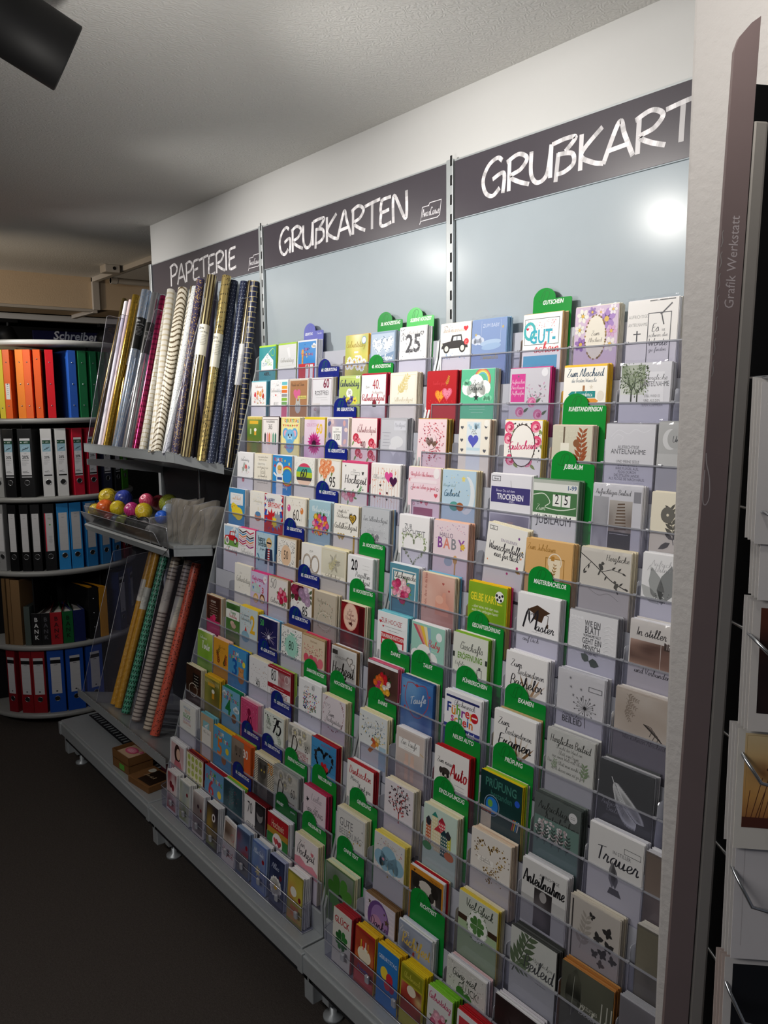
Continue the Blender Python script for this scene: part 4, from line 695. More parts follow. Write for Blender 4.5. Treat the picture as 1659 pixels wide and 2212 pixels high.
K('A',6,6,'6a1418',['efe6c8','eadfba','efe6c8'],7,'dark red card with a round cream label on a red candle, Rubin Hochzeit',R(4,6,66,110,'8a1820'),PH(4,6,66,110,['a01c26','7a141c','5a1014','8a2a2a'],7,7,9),E(42,44,31,36,'e0a890'),E(42,44,28,33,'ecc8b4'),T('Zur',42,28,7,'7a2a2a'),W('Rubin',42,42,10,'7a2a2a',w=.8),W('Hochzeit',42,56,10,'7a2a2a',w=.8),D(14,['5a1a1a'],1.4,2.6,(34,62,18,10)),R(78,6,18,110,'4a0e12'),w=.11,dx=-.006,dz=-.006)
K('A',7,0,'8a5a40',['efe6d0','d8c4a0'],3,'brown chocolate-coloured card with white chalk text and a pink bow',PH(4,4,92,100,['4a2a20','5a342a','3a2018','6a4030'],4),T('LECKERES',48,28,7,'e8dcd0',sx=.8),TX(50,36,60,6,8,'d8c8b8',1),E(54,92,13,10,'e03a6a'),E(36,100,10,8,'d02a5a'),R(4,104,92,20,'c8326a'),w=.106,dx=.018,dz=.006)
K('A',7,1,'e4e6d8',['d8d0a8'],2,'white sign card framed by green hedge leaves, pebbles at its foot',PH(2,6,96,30,['3f6a34','5a8a44','345a2a'],3,10,5,20,1),R(6,34,88,40,'f3f3ee'),W('Happy',50,50,12,'3f8a3f',w=1),W('Birthday',50,68,12,'c83a4a',w=1),PH(2,74,96,34,['4a7a3a','6a8a4a','8a7a68'],9,9,6),E(46,92,14,8,'d8b8a8'),E(56,102,16,9,'c8a898'),w=.1,dx=.03,dz=.01)
K('A',7,2,'cfdde0',['f0d23a','f0d23a'],6,'pale blue card with a large yellow two, yellow envelopes behind',W('Zu deinem',34,32,8,'55707c',w=.7),W('Geburtstag',38,48,10,'55707c',w=.8),T('2',74,84,50,'f0bc2a',b=True,sx=.8),poly([(30,86),(38,66),(44,86)],'d8453a'),E(36,104,22,16,'8fb8cc'),D(24,['e86a4a','f0c23a','6aa0c0'],.7,1.5,(4,6,60,60)),w=.12,dz=.01)
K('A',7,3,'1f2350',[WH,'6ab8e0','a8d4ec'],5,'navy card with white sparkler fireworks and a green fifty',PH(0,0,100,108,['1c2048','2a2a60','3a2f6a','14163a'],5),*[L([(58,62),(58+40*math.cos(i*.42)*(.6+.4*((i*7)%3)/2),62+34*math.sin(i*.42)*(.6+.4*((i*5)%3)/2))],.7,c) for i,c in enumerate(['e8e0f0','c8b0e0','f0e8f4']*5)],E(58,62,6,6,'f4f0fa'),T('50',22,30,18,'4ab05a',b=True,sx=.8),w=.118,dx=-.012)
K('A',7,4,'f0f0ec',['a8845a','b89468'],4,'white card with black dots round a mint green eighty',D(160,['26262a','5a5a5e'],.8,1.9,(4,5,92,102),(50,62,32,34)),RINGD(50,62,31,33,90,['8fd0b8','a8dcc8','6ab8a0'],1.2,2.6,.05),E(50,62,28,30,'a4dcc8'),T('80',50,75,25,'26342e',sx=.72),dx=-.004)
K('A',7,5,'dcc9ae',['b8986c','d83a5a','e0607a'],5,'beige card with two large pink hearts under a shower of dots',R(0,0,100,4,'b8986c'),D(70,['c84a5a','8a6a4a','e08a8a'],.8,1.7,(6,30,88,30)),H(32,84,48,'d8566a'),H(72,86,48,'e0707e'),T('Hochzeit',52,20,6,'a08060'),E(66,118,22,12,'8aa89a'),w=.116,dx=-.02)
K('A',7,6,'e6e4e0',['8a6a48','a8845a',WH,WH],7,'black and white Hochzeit card with two wooden hearts, kraft envelopes',PH(3,4,94,104,['d8d8d6','bcbab8','e8e8e6','8a8886'],14),R(3,12,22,14,'3a3634'),T('ZUR HÖLZERNEN',40,36,6,'55504c',sx=.75),W('Hochzeit',48,84,28,'26221f',w=1.1,sx=.72),H(74,34,26,'6a645e'),H(74,34,20,'d0ccc8'),H(86,46,20,'77706a'),H(86,46,15,'dcd8d4'),E(50,104,18,9,'77726c'),w=.116,dx=-.004)
K('A',8,0,'a8cc5a',[WH],2,'green blurred card with the word Torte in white brush letters',PH(0,0,100,108,['cfe07a','8abf3a','a8d04a','6aa02a'],17),W('Zuhause',40,30,11,'f3f8e8',w=1),W('Torte',56,70,25,'f6faf0',w=1.5,sx=.8),w=.112,dx=.01,dz=.008)
K('A',8,1,'e0a030',['f0c8b0'],3,'mustard orange card with line-drawn grasses and red leaves',W('Alles Gute',56,34,9,'7a5a1a',w=.6),TX(50,44,60,2,6,'8a6420'),SPR(20,70,34,-.9,'4a5a20',5),SPR(40,108,44,-1.9,'7a2a20',6),SPR(70,108,40,-1.2,'3a4420',7),SPR(86,106,34,-1.7,'c84a24',5),w=.106,dz=.006)
K('A',8,2,'4a9ad0',['3f8ac8','e8cf3a'],4,'blue children card with a large three and a teddy bear',ROW('ZUM',42,24,11,['d02a2a','f0c23a','e8eef2']),ROW('GEBURTSTAG',50,40,10,['e8303a','4ab04a','f0c23a','e8eef2']),T('3',38,96,48,'1f60b0',b=True),E(74,94,17,16,'c8844a'),E(74,74,13,12,'d8985a'),E(64,64,5,5,'c8844a'),E(84,64,5,5,'c8844a'),E(70,73,1.6,2,'222222'),E(79,73,1.6,2,'222222'),E(88,44,8,8,'f3e04a'),w=.122,dx=-.018)
K('A',8,3,'f1f0f1',['efe8cf','e8dfc0'],4,'white card sprinkled with small dots, number forty at its foot',D(44,['3a3a3e','b8946a','8a8a8e'],.6,1.5,(6,6,88,96)),TX(50,48,34,1,4,'999999'),T('Zum',46,74,6,'777777'),T('40',50,100,22,'26262a',sx=.7),dx=-.012)
K('A',8,4,'f0eeee',['b02030','8a1a28','b8d06a','a8c85a'],6,'eightieth birthday card with a red ribbon band and blurred red flowers, lime envelopes behind',R(0,0,100,6,'a01c2a'),PH(46,6,54,50,['8a2a34','e8dcdc','a83a44','d8c8c8'],9,7,7),T('80',26,42,28,'26262a',sx=.6),R(0,52,100,14,'a81f2e'),TX(50,59,70,1,4,'f0dcdc',1),T('GEBURTSTAG',50,84,12,'a81f2e',sx=.72),RG(84,22,9,9,1.4,'f0e0e0'),w=.13,dx=-.03)
K('A',8,5,'f3f3f4',[WH],3,'white card with a heart-strewn circle of dots and the number sixty',T('ZUM',36,22,5,'888888'),T('60',64,22,13,'3a3a40',sx=.7),*[D(30,[c],1,2.4,(22,34,56,58)) for c in ('d83a4a','4a9a7a','5a6ad0','33333a')],RINGD(50,62,24,26,60,['d83a4a','4a9a7a','33333a','e8a04a'],1,2,.2),dx=.013,dz=.005)
K('A',8,6,'e3dadf',['efe4c0','eadfb4','efe4c0'],8,'lilac-beige Hochzeitstag card with lace dots and two outline hearts',RINGD(50,50,44,46,110,['8a4a5a','a86a74'],.9,1.6,.03),L([(20,40),(14,30),(22,26),(26,34),(30,26),(36,32),(28,42)],.8,'77686c',smooth=True),W('Zum',40,64,13,'3f3a40',w=.8),W('Hochzeitstag',54,84,13,'3f3a40',w=.7,sx=.85),w=.11,dx=-.002,dz=-.008)
K('A',9,0,'3a2418',['f0e8cc','efe4c0'],4,'dark chalkboard card with a cream handle, lying nearest the gift wrap',PH(4,4,92,104,['4a2c1c','2a1a14','3a2418','55341f'],6),R(46,24,46,50,'1c1816'),TX(69,32,36,5,9,'e8e0d0',1.2),RG(50,92,28,20,2.4,'d8ccb8'),dx=-.018,dz=.008)
K('A',9,1,'6a7a3a',['f0c23a','e8b82a'],5,'beer garden card with a full glass, yellow envelopes behind, low on the rack',R(0,0,100,8,'e8c23a'),PH(0,8,100,100,['a8a04a','4a6a2a','6a5a24','8a7430'],19),*[L([(i*9,16),(i*9+3,30)],2.4,'e8d8a0') for i in range(11)],R(22,24,46,14,'d8a83a'),R(50,58,16,28,'d8982a'),E(58,56,10,7,'f6f0e0'),w=.108,dx=-.004,dz=.007)
K('A',9,2,'7ab4d4',['1f8a5a','2a9a64','e8eef0'],5,'sky blue children card with a green four',ROW('ZUM',44,24,11,['d02a2a','f0c23a','4a9a4a']),ROW('GEBURTSTAG',52,40,10,['e8303a','4ab04a','2a5ab0','e87a2a']),CL(14,20,14,'e8f2f6'),CL(82,62,18,'e8f2f6'),T('4',36,96,46,'1f7a3a',b=True),E(70,98,14,13,'8a5a3a'),w=.118)
K('A',9,3,'d24a78',['f0b0c0','f0c8d0','f2eaec'],6,'crimson pink card with a dark forty, pale pink envelopes',FR(4,5,92,104,1,'e890ac'),T('40',52,92,30,'6a1230',b=True,sx=.7),E(50,40,10,11,'8a1a40'),D(40,['8a1a40','e890ac'],.9,1.8,(6,8,88,50)),w=.108,dx=-.01,dz=-.004)
K('A',9,4,'e3e8df',['efe6d0','efe6d0',WH],5,'pale green card with leafy corners and a slanted black seventy-five',SPR(16,12,30,.9,'9aaa98',6),SPR(90,100,40,-2.2,'a8b4a4',6),W('75',64,64,40,'1f2024',w=1.5,sx=.95),W('Alles',24,44,10,'5a605a',w=.7),W('Gute',24,60,10,'5a605a',w=.7),D(14,['2a2a2e'],.9,2.2,(8,8,60,20)))
K('A',9,5,'e0deda',['e8e2d6',WH],4,'black and white Diamantene Hochzeit card with cream dahlias',PH(2,3,96,58,['d8d6cc','a8a69c','efece0','8a8880'],24,11,8,20,1),*[F(x,y,15,'efeadb','cfc490',11) for x,y in ((30,20),(70,14),(54,40))],W('D',26,84,40,'3a3430',w=.9),T('60',82,66,19,'26242a',sx=.6),T('DIAMANTENE',60,78,6,'a8304a',sx=.8),T('HOCHZEIT',58,94,13,'a83048',sx=.72),TX(56,100,60,2,5,'777777'),w=.118,dx=.008)
K('A',9,6,'3f8ec4',['b0202c','a81c28','efe4c8'],7,'blue wood card with a horseshoe heart round small red hearts, red envelope',PH(0,0,100,110,['4a9ad0','3f8abf','5aa8dc','347aac'],15,5,12),*[R(0,y,100,.9,'2a6a98') for y in (26,54,82)],HD(52,62,70,130,['26282e','3a3c42'],2.6,4.2,.05),H(52,74,24,'c8202c'),H(62,80,18,'d83a40'),T('ALLES GUTE',58,14,6,'b02030',sx=.8),w=.118,dx=-.006)
K('A',10,0,'f0efe9',[WH,'e8e8ea'],4,'white card of stacked words with Glück in green letters',T('WÜNSCHE',46,20,8,'6a8ab0',sx=.8),T('FREUDE',50,32,8,'c88a5a',sx=.9),T('GLÜCK',46,52,12,'4aa04a',b=True,sx=.9),T('GESUNDHEIT',48,64,7,'a06ab0',sx=.8),T('GEBURTSTAG',48,76,7,'c85a4a',sx=.85),TX(60,84,40,1,5,'888888'),w=.122,dx=-.005,dz=.008)
K('A',10,1,'c4ac8e',['7ac4d4','8fd0dc'],4,'kraft card with a folded paper plane, turquoise envelopes',R(20,30,50,36,'8fc8d0'),poly([(30,56),(66,34),(50,64)],'eef4f4'),poly([(44,58),(66,34),(50,70)],'c8dce0'),R(12,64,72,60,'f2eee6'),W('Alles Gute',48,88,10,'8a8478',w=.7),w=.092,dx=.027,dz=.014)
K('A',10,2,'5aa4cc',['f0c22a','f0c22a'],7,'blue children card with an orange five, yellow envelopes behind',ROW('ZUM',42,24,11,['d02a2a','f0c23a','e8eef2']),ROW('GEBURTSTAG',50,42,10,['e8303a','4ab04a','f0c23a','e8eef2']),T('5',36,92,44,'e87a2a',b=True),E(78,66,9,9,'f0d23a'),E(60,104,13,12,'b8743a'),w=.122)
K('A',10,3,'7a5a44',['e8682a','f07a3a','a8d05a'],7,'orange card with a grey kitten photograph and white thirty',PH(0,0,66,108,['9a8a7a','6a5a4e','8a7868','c0b0a0'],27),R(66,0,34,108,'e0622a'),E(36,52,22,24,'7a6c60'),E(24,32,7,9,'6a5c50'),E(48,32,7,9,'6a5c50'),E(28,50,3,3,'2a2420'),E(44,50,3,3,'2a2420'),T('30',74,46,23,'f3ece4',b=True,sx=.8),w=.122,dx=-.012)
K('A',10,4,'efe8d2',['efe4c4','eadfb8','e4d6a8'],8,'zebra striped card with a cat and a seventy in ochre',*[R(0,6+i*6,100,2.6,'2a2622') for i in range(16)],PH(18,14,50,96,['5a5650','8a847a','3a3834'],8,6,9),E(44,52,18,20,'4a4640'),E(32,34,6,8,'3a3630'),E(56,34,6,8,'3a3630'),E(37,50,3,3,'c8b04a'),E(51,50,3,3,'c8b04a'),T('70',80,46,28,'c8883a',b=True,sx=.7))
K('A',10,5,'b9bbb7',['a8aaa8','8a8c8a','c8cac8'],6,'grey sleeve-wrapped Diamantene Hochzeit card with white dahlias',PH(2,3,96,56,['c8c6bc','98968c','dcd8cc','7a7870'],34,11,8,20,1),*[F(x,y,14,'d8d4c8','b8ae84',11) for x,y in ((30,22),(66,16),(48,42))],W('D',26,86,38,'3a3634',w=.9),T('60',80,66,22,'2e2c30',sx=.6),T('HOCHZEIT',56,98,13,'5a3440',sx=.72),w=.13,dx=-.02)
K('A',10,6,'e4d3da',['c4305a','b82850'],7,'lilac-pink Verlobung card with a black bow, crimson envelopes',W('Liebe',58,38,18,'a0949c',w=.8),TX(58,46,50,2,6,'8a7a84'),W('Zur',58,68,10,'3a3038',w=.8),T('VERLOBUNG',52,84,12,'3a3038',sx=.76),BF(18,44,8,'26222a',.4),TX(50,92,60,2,7,'8a7a84'),w=.108,dx=.004)
K('A',11,0,'f1eff0',[WH,'e8e6ea'],5,'white card with a photograph of a dark-haired woman in pink',PH(8,8,84,100,['d8b4b4','c89898','e8d0d0'],18),E(50,44,20,28,'3a2420'),E(56,44,13,17,'e4bca4'),poly([(24,108),(34,72),(72,70),(88,108)],'c8707a'),w=.12,dx=-.018)
K('A',11,1,'ece6c8',['8a1a24','8a1a24','e8742a'],7,'cream card patterned with green apples, dark red envelopes behind',R(0,0,100,3,'8a1a24'),*[z for i in range(4) for j in range(4) for z in (E(16+i*23,18+j*26,8,8,'b8c45a'),L([(16+i*23,10+j*26),(18+i*23,6+j*26)],1.2,'6a5a2a'))],w=.125,dx=-.017)
K('A',11,2,'6a9cc4',['b8202c','b8202c','f0eef0'],7,'blue children card with a round red figure six, red envelopes behind',ROW('ZUM',42,24,11,['d02a2a','f0c23a','4a9a4a']),ROW('GEBURTSTAG',50,40,10,['e8303a','4ab04a','f0c23a','e8eef2']),T('6',34,94,44,'c8303c',b=True),E(78,70,10,10,'f0d23a'),E(66,100,16,12,'d86a5a'),w=.13)
K('A',11,3,'26424e',[WH,'8ac84a','f0c62a'],7,'dark teal photograph card with faint foliage, lime and yellow envelopes',PH(0,0,100,110,['2a4a58','1c343e','3a5a64','142a34'],23),SPR(40,100,60,-1.5,'4a6a70',8),D(30,['b83a4a','6a8a90'],.8,1.6,(20,20,60,60)),w=.12,dx=-.006)
K('A',11,4,'e8e4e2',['7a1820','6a141c'],7,'seventieth birthday card split by a black and white portrait, dark red envelopes',R(52,0,48,110,'1c1a1c'),E(74,36,15,19,'8a8684'),E(74,24,16,12,'2e2c2e'),poly([(54,110),(60,62),(90,62),(98,110)],'3a383a'),T('70',26,52,30,'2a282c',sx=.6),T('GEBURTSTAG',46,96,11,'4a4648',sx=.76),w=.122,dx=-.004)
K('A',11,5,'8a2024',[WH,'e4e2ec'],7,'red, gold and green striped Hochzeit card with a round heart badge',R(0,0,100,46,'b01c24'),R(0,46,100,20,'b88a2a'),R(0,66,100,50,'2a7a34'),T('Hochzeit',50,40,19,'e8d8b8',sx=.62),E(50,86,24,24,'f0e6e4'),H(42,84,22,'c83a44'),H(58,88,22,'a8283a'),w=.112,dx=-.002)
K('A',11,6,'efe6e4',['efe4c4','eadfb4','efe6c8'],8,'white Zur Hochzeit card with pink watercolour hills and a heart',W('Zur',30,34,15,'3a343a',w=1),W('Hochzeit',48,62,21,'3a343a',w=1,sx=.85),H(76,38,13,'d8707c'),poly([(0,76),(24,70),(50,84),(78,76),(100,90),(100,112),(0,112)],'dc8a98'),D(12,['d8a0a8'],.8,1.6),w=.112,dx=.011)
# rack B, top row to bottom row
K('B',0,0,'f3f1ee',['efe8d8'],3,'white wedding card with a black vintage limousine',W('Just married',44,26,11,'c8a890',w=.8),H(84,18,15,'d8303a'),CAR(48,74,44,'3a3638'),RO(88,58,8,['d8303a','e87a7a']),D(30,['c8c4c0'],.8,1.8,(6,6,40,20)),D(20,['8fb0d8'],1,2,(10,88,80,18)),dx=.003)
K('B',0,1,'8ea6d2',['8fb8e0','9ac4ea','b8d8f0'],5,'blue Zum Baby card with a cloud and a swing of rolled blankets',T('ZUM BABY',56,22,8,'d8e2f2',sx=.9),L([(28,4),(28,66)],.5,'dce6f4'),L([(84,4),(84,60)],.5,'dce6f4'),CL(18,54,20,'dde6f4'),E(56,64,30,7,'b8d0ea',24,-.08),E(58,74,28,7,'a8c4e4',24,-.08),S(12,40,4,'e0c46a'),S(90,24,4,'e0c46a'),TX(54,94,40,1,5,'dce6f4',.8),W('Himmels',54,108,12,'c8b86a',w=.7),w=.12,dx=-.012)
K('B',0,2,'f4f2ee',['ecc48a','eec894','f0d0a0'],5,'white Gutschein card in teal capitals with red script, peach envelopes',FR(4,12,90,68,1.2,'5a6068'),D(60,['d84a5a','e8a0a8'],.6,1.1,(10,16,76,40)),RG(18,44,13,16,6,'4ab0b4'),H(12,38,7,'c8304a'),T('GUT-',52,76,28,'3aa8c0',b=True,sx=.74),W('schein',64,100,20,'d84a55',w=1),R(4,108,88,20,'5ab0d0'),w=.117,dz=-.002)
K('B',0,3,'d9c3d8',['efe8d4','f0ead8'],4,'lilac card of cut-out flowers round an oval Zum Abschied label',*[F(x,y,q,c,'e0b84a',6) for x,y,q,c in ((18,22,14,'f2efe4'),(40,14,10,'9a7ab8'),(74,34,20,'a982c4'),(60,16,8,'efd8e4'),(12,56,12,'f0ece0'),(86,64,12,'d8a8cc'),(16,92,14,'9a70b4'),(84,96,14,'f0e8e0'),(34,40,9,'e0b0cc'),(88,12,10,'f0e8ea'))],E(50,76,24,42,'f1ead8'),RINGD(50,76,24,42,52,['8a6a34','b08a4a'],1.5,2.2,.0),W('Zum',50,72,9,'5a5048',w=.8),W('Abschied',50,88,8,'5a5048',w=.7,sx=.85),dx=-.001)
K('B',0,4,'f2efe9',[WH,'e8e4dc'],4,'ivory Anteilnahme card with a black cross and a knotted black ribbon',T('AUFRICHTIGE',22,40,6,'9a9894',sx=.8),T('ANTEILNAHME',22,58,6,'9a9894',sx=.8),R(20,68,2.6,24,'33333a'),R(14,74,15,2.6,'33333a'),FR(42,30,46,92,1.6,'3a3a40'),R(44,2,50,2.4,'2a2a2e'),L([(88,12),(70,32),(66,34)],2.6,'2a2a2e'),L([(68,32),(72,50),(74,58)],2.2,'2a2a2e'),W('Es',58,72,14,'3a3a3e',w=.8),T('ist',74,72,5,'55555a'),W('schwer die',64,84,7,'55555a',w=.6),W('Worte',64,104,13,'3a3a3e',w=.8),W('zu finden',64,116,7,'55555a',w=.6),w=.119,dx=-.012)
K('B',1,0,'b81c24',['a81820','b82028'],3,'red card with an orange and a pink paisley heart',W('Liebe zum',44,40,9,'d8404a',w=.7),H(46,72,34,'e87a2a'),H(46,72,27,'f0a03a'),H(70,66,34,'e0607a'),H(70,66,27,'e88aa0'),HD(46,72,18,24,['c8402a'],.6,1.2,.3),HD(70,66,18,24,['b02a50'],.6,1.2,.3),SPR(66,44,22,-1.2,'c8943a',5),D(30,['d03a40'],1,2,(6,84,88,20)),dx=-.012)
K('B',1,1,'5fbd94',['cfe8dc','efe8c8'],5,'mint green Zur Geburt card with a white cloud and rainbow',*[RG(64,30,r,r,2.6,c) for r,c in ((24,'d85a6a'),(21,'efb04a'),(18,'e8e07a'),(15,'6ab8d8'))],CL(46,46,46,'f1f4f2'),W('Zur',46,44,11,'3a4444',w=.9),W('Geburt',46,58,12,'3a4444',w=.9),S(48,78,9,'2e3a3a'),CL(18,36,14,'84d0ac'),CL(80,78,16,'84d0ac'),TX(52,96,50,4,6,'dcf2e8'),w=.117,dx=-.014)
K('B',1,2,'d6d4da',['d83a8a','d83a8a','c8307e'],5,'pale grey card with a magenta tag and pink roses at its foot',R(4,14,36,70,'e0449a'),*[W(t,22,y,8,'f6dcea',w=.7,sx=.75) for t,y in (('Aufmachen',38),('Anschauen',52),('Aufhüpfen',66))],E(22,20,2,2,'777777'),D(36,['8a8a8e','d8a0c0'],.9,2,(46,40,46,40),None,'l'),*[z for x,y in ((60,86),(30,110),(76,116)) for z in (LF(x+8,y,16,-.6,'4f6a4a'),RO(x,y,11,['e07aa8','f0b0cc','c8508a']))],E(88,12,8,8,'f4f4f6'),w=.122,dx=-.008,dz=-.004)
K('B',1,3,'f3efe6',['f0bc2a','f2c43a'],5,'white Zum Abschied card with a teal and orange signpost, yellow envelopes',R(0,0,100,4,'f0c23a'),W('Zum Abschied',50,28,15,'33506a',w=1,sx=.8),W('die besten Wünsche',48,42,8,'44607a',w=.7,sx=.75),R(46,50,5,60,'a8744a'),poly([(12,72),(20,64),(76,64),(76,80),(20,80)],'1f8a8a'),W('Arrivederci',48,77,10,'eef4f0',w=.8,sx=.75),poly([(84,88),(76,82),(30,82),(30,96),(76,96)],'e0943a'),E(88,76,8,10,'e4ddd0'),S(66,54,5,'dcd4c4'),dz=-.004)
K('B',1,4,'dcdce0',['c8c8cc','b4b4ba'],4,'white Anteilnahme card with dark green trees painted along one side',PH(2,4,48,66,['7a8a6a','9aa88a','e0e2dc'],26,8,9,14,.7),TR(24,86,46,'2a3028',['4a5c3a','5f7048','38482c','6f8058'],120),TR(36,90,40,'3a4034',['4a5c3a','6f8058'],70),R(58,20,30,66,'e9e9ec'),W('Herzliche',72,38,9,'5a5a5e',w=.7),T('ANTEILNAHME',72,52,9,'55555a',sx=.6),*[T(t,66,y,4.6,'77777a',sx=.75) for t,y in (('STILL WIRD ES',76),('UND AUS DEN',86),('TIEFEN SCHIMMERN',96))],w=.119,dz=-.006)
K('B',2,0,'eed5da',['b8944a','c8a860','a8843c'],6,'pale pink card with confetti hearts and two small gold hearts',RINGD(50,66,30,36,150,['c84a5a','e8a0a8','a83a5a','d8707c'],.7,2.2,.3,'h'),E(50,66,18,20,'eed5da'),H(44,68,26,'6a4a24'),H(60,74,18,'7a5830'),w=.112,dx=-.008)
K('B',2,1,'efe9dc',['e4d2bc','dcc4a8','efe4d0'],6,'ivory card with a blue glitter heart on a pale stripe',R(26,6,46,100,'dfe8ee'),D(10,['b8d4e4'],3,6,(30,10,38,14)),T('Zur',50,36,6,'555555'),T('Taufe',50,44,6,'555555'),H(48,62,34,'5a5fc0'),*[H(x,y,10,'5f6068') for x,y in ((10,24),(88,20),(10,62),(90,54),(12,92),(86,92))],E(90,10,8,8,'f3f1ea'),R(28,84,42,8,'c4dcea'),w=.107,dx=.016)
K('B',2,2,'f3efea',['e8c83a','e4c02e'],3,'white voucher card with black speckles, pink roses and oval Gutschein label',D(150,['2a282c'],.9,1.8,(4,5,92,106)),*[z for x,y in ((14,20),(84,18),(12,50),(88,56),(20,106),(66,108)) for z in (LF(x+6,y+6,18,.6,'8a9a5a'),RO(x,y,13,['e0507a','f0a0b4','c83a64','f4c4cc']))],E(50,66,34,44,'3a2c24'),E(50,66,32,42,'f5f1ec'),W('Gutschein',50,76,17,'d83a74',w=1.1,sx=.85,rise=.06),dx=.01)
K('B',2,3,'cdc8b4',['e8d0c0','ecd8c8','e0c4b0'],6,'sage beige card with brown leaves and a white hang tag',*[W(t,48,y,8,'e4dfcc',w=.6) for t,y in (('viele neue ziele',18),('auf deinem weg',32),('und schöne zeit',96))],R(28,4,4,46,'6a5a4a'),R(22,46,22,44,'ece8da'),SPR(70,108,70,-1.5,'9a5230',7,'7a4a30'),E(62,46,8,8,'8a5a3a'),w=.108,dz=-.01)
K('B',2,4,'dedee2',['a4a4aa','8f8f96','c8c8ce'],5,'plain pale grey card with raised scrolls, Aufrichtige Anteilnahme',L([(10,30),(26,14),(46,22),(60,12),(78,18),(92,10)],1.2,'ebebef',smooth=True),L([(14,36),(24,24),(36,30),(30,40)],1,'ebebef',smooth=True),T('AUFRICHTIGE',48,56,6,'66666c',sx=.85),T('ANTEILNAHME',48,68,9,'55555c',sx=.85),*[T(t,48,y,5,'6a6a70',sx=.85) for t,y in (('UND MEINE SEELE',88),('SPANNTE WEIT',96),('IHRE FLÜGEL AUS,',104),('FLOG DURCH',112),('DIE STILLEN LANDE,',120),('ALS FLÖGE SIE NACH HAUS.',128))],w=.117,dx=-.006,dz=-.005)
K('B',2,5,'b9bab8',['a8a9a8'],3,'grey card with a crescent moon, half hidden by the pillar in the third row',E(24,38,15,18,'dcdddc'),E(32,36,14,17,'b4b5b3'),W('Unvergessen',62,44,11,'44464a',w=.8),T('IN LIEBE',52,58,5,'55575a'),SPR(70,112,34,-1.4,'7a7c7c',5),R(0,70,100,50,'c9cac8'),dx=-.02)
K('B',3,0,'f0d9e2',['efe6cc','f0e8d0'],5,'pale pink card of two text lines framed by small hearts and flowers',*[RG(x,y,3,3,1,c) for x,y,c in ((10,18,'c85a7a'),(20,100,'c85a7a'),(92,56,'8a4a5a'),(12,58,'6a5a60'),(34,96,'8a4a5a'))],*[H(x,y,11,c) for x,y,c in ((8,36,'d84a5a'),(88,72,'d85a6a'),(44,92,'d84a6a'),(60,96,'e08a9a'))],W('Herzliche Glückwünsche',48,24,9,'d8607a',w=.7,sx=.72),W('für ein Leben zu zweit',50,58,9,'d8607a',w=.7,sx=.72),R(6,32,84,10,'f4e4ea'),E(88,14,9,11,'f4eef0'),R(20,108,60,20,'a8607a'),w=.126,dx=-.006)
K('B',3,1,'b9d3e4',['efe4c4','e8d8b0','efe6cc'],7,'light blue Geburt card with a pale crescent moon and a sleeping bear',E(74,66,24,40,'e2e9ee'),E(62,60,24,38,'b9d3e4'),D(24,['5a90c0','e8d890'],.8,1.4,(8,10,80,60)),S(64,22,8,'e8d878'),W('kleines Glück',22,46,6,'88a8a0',w=.5),W('Geburt',30,72,14,'2f5a74',w=1,rise=.05),E(38,98,14,10,'5aa098'),E(56,98,11,9,'a8643a'),w=.119,dx=-.006)
K('B',3,2,'e4e3ea',[WH],4,'white card with a purple Trockenen banner over a grey sea and boat',FR(3,5,22,12,1,'33333a'),W('Avan',14,14,5,'33333a'),R(2,30,96,38,'46407a'),T('Bevor Du auf dem',38,42,5,'d8d4ea',sx=.9),T('TROCKENEN',50,60,11,'eceaf4',b=True,sx=.72),T('sitzt...',56,66,5,'d8d4ea'),L([(50,14),(52,30)],.6,'55555e'),PH(2,96,96,26,['c9c8d4','8a8698','6a667c'],12,9,5),poly([(44,112),(62,112),(58,118),(48,118)],'b09a9a'),w=.127,dx=0)
K('B',3,3,'b4bab2',['6a8a6e','4f7456','6a8a6e'],6,'dark green Jubiläum card with calendar digits two and five',R(2,8,96,18,'e2e4e0'),T('1-99',86,20,8,'3a5a8a',b=True),R(2,26,96,50,'4c7a4e'),L([(2,36),(26,32),(40,50),(30,62),(64,66),(96,58)],1.6,'dfe8da',smooth=True),R(46,32,18,26,'eef0ec'),R(66,32,18,26,'eef0ec'),T('2',55,53,18,'26262a',sx=.8),T('5',75,53,18,'26262a',sx=.8),W('Zum',20,70,10,'dfe8da',w=.7),R(2,76,96,34,'eef0ea'),T('JUBILÄUM',50,100,17,'33363a',sx=.74),w=.127,dx=-.024,dz=-.004)
K('B',3,4,'e1e1e6',[WH,'d8d8e0'],6,'white Beileid card with a sepia wooden footbridge',PH(2,28,32,78,['b4b4b8','8a8a90','d0d0d4'],5,5,9),PH(36,34,46,68,['c8c2ba','8a8078','a8988a','6a5c50'],41,7,10),*[poly([(48+i*.6,100-i*7),(48+i*.6,97-i*7),(72-i*.6,95-i*7),(72-i*.6,98-i*7)],'6a5442') for i in range(9)],R(84,12,14,24,'9a9aa0'),W('Aufrichtiges Beileid',42,22,9,'5a5a5e',w=.7,sx=.78),R(36,104,46,9,'4a4a4e'),TX(58,108,40,1,4,'e8e8ea',1),w=.119,dx=-.009,dz=-.003)
K('B',3,5,'e2dbc8',['e8e0cc','efe8d8'],4,'cream card with dark grey meadow flowers beside the pillar',SPR(46,112,60,-1.75,'5a5852',7),SPR(80,112,50,-1.4,'66645e',6),E(32,48,13,14,'6a6862'),E(32,48,2.4,2.4,'d8d0bc'),SPR(60,112,34,-1.2,'77756c',5),LF(40,108,26,2.6,'5a5852'),LF(56,108,26,.4,'5a5852'),dx=-.006,dz=-.01)
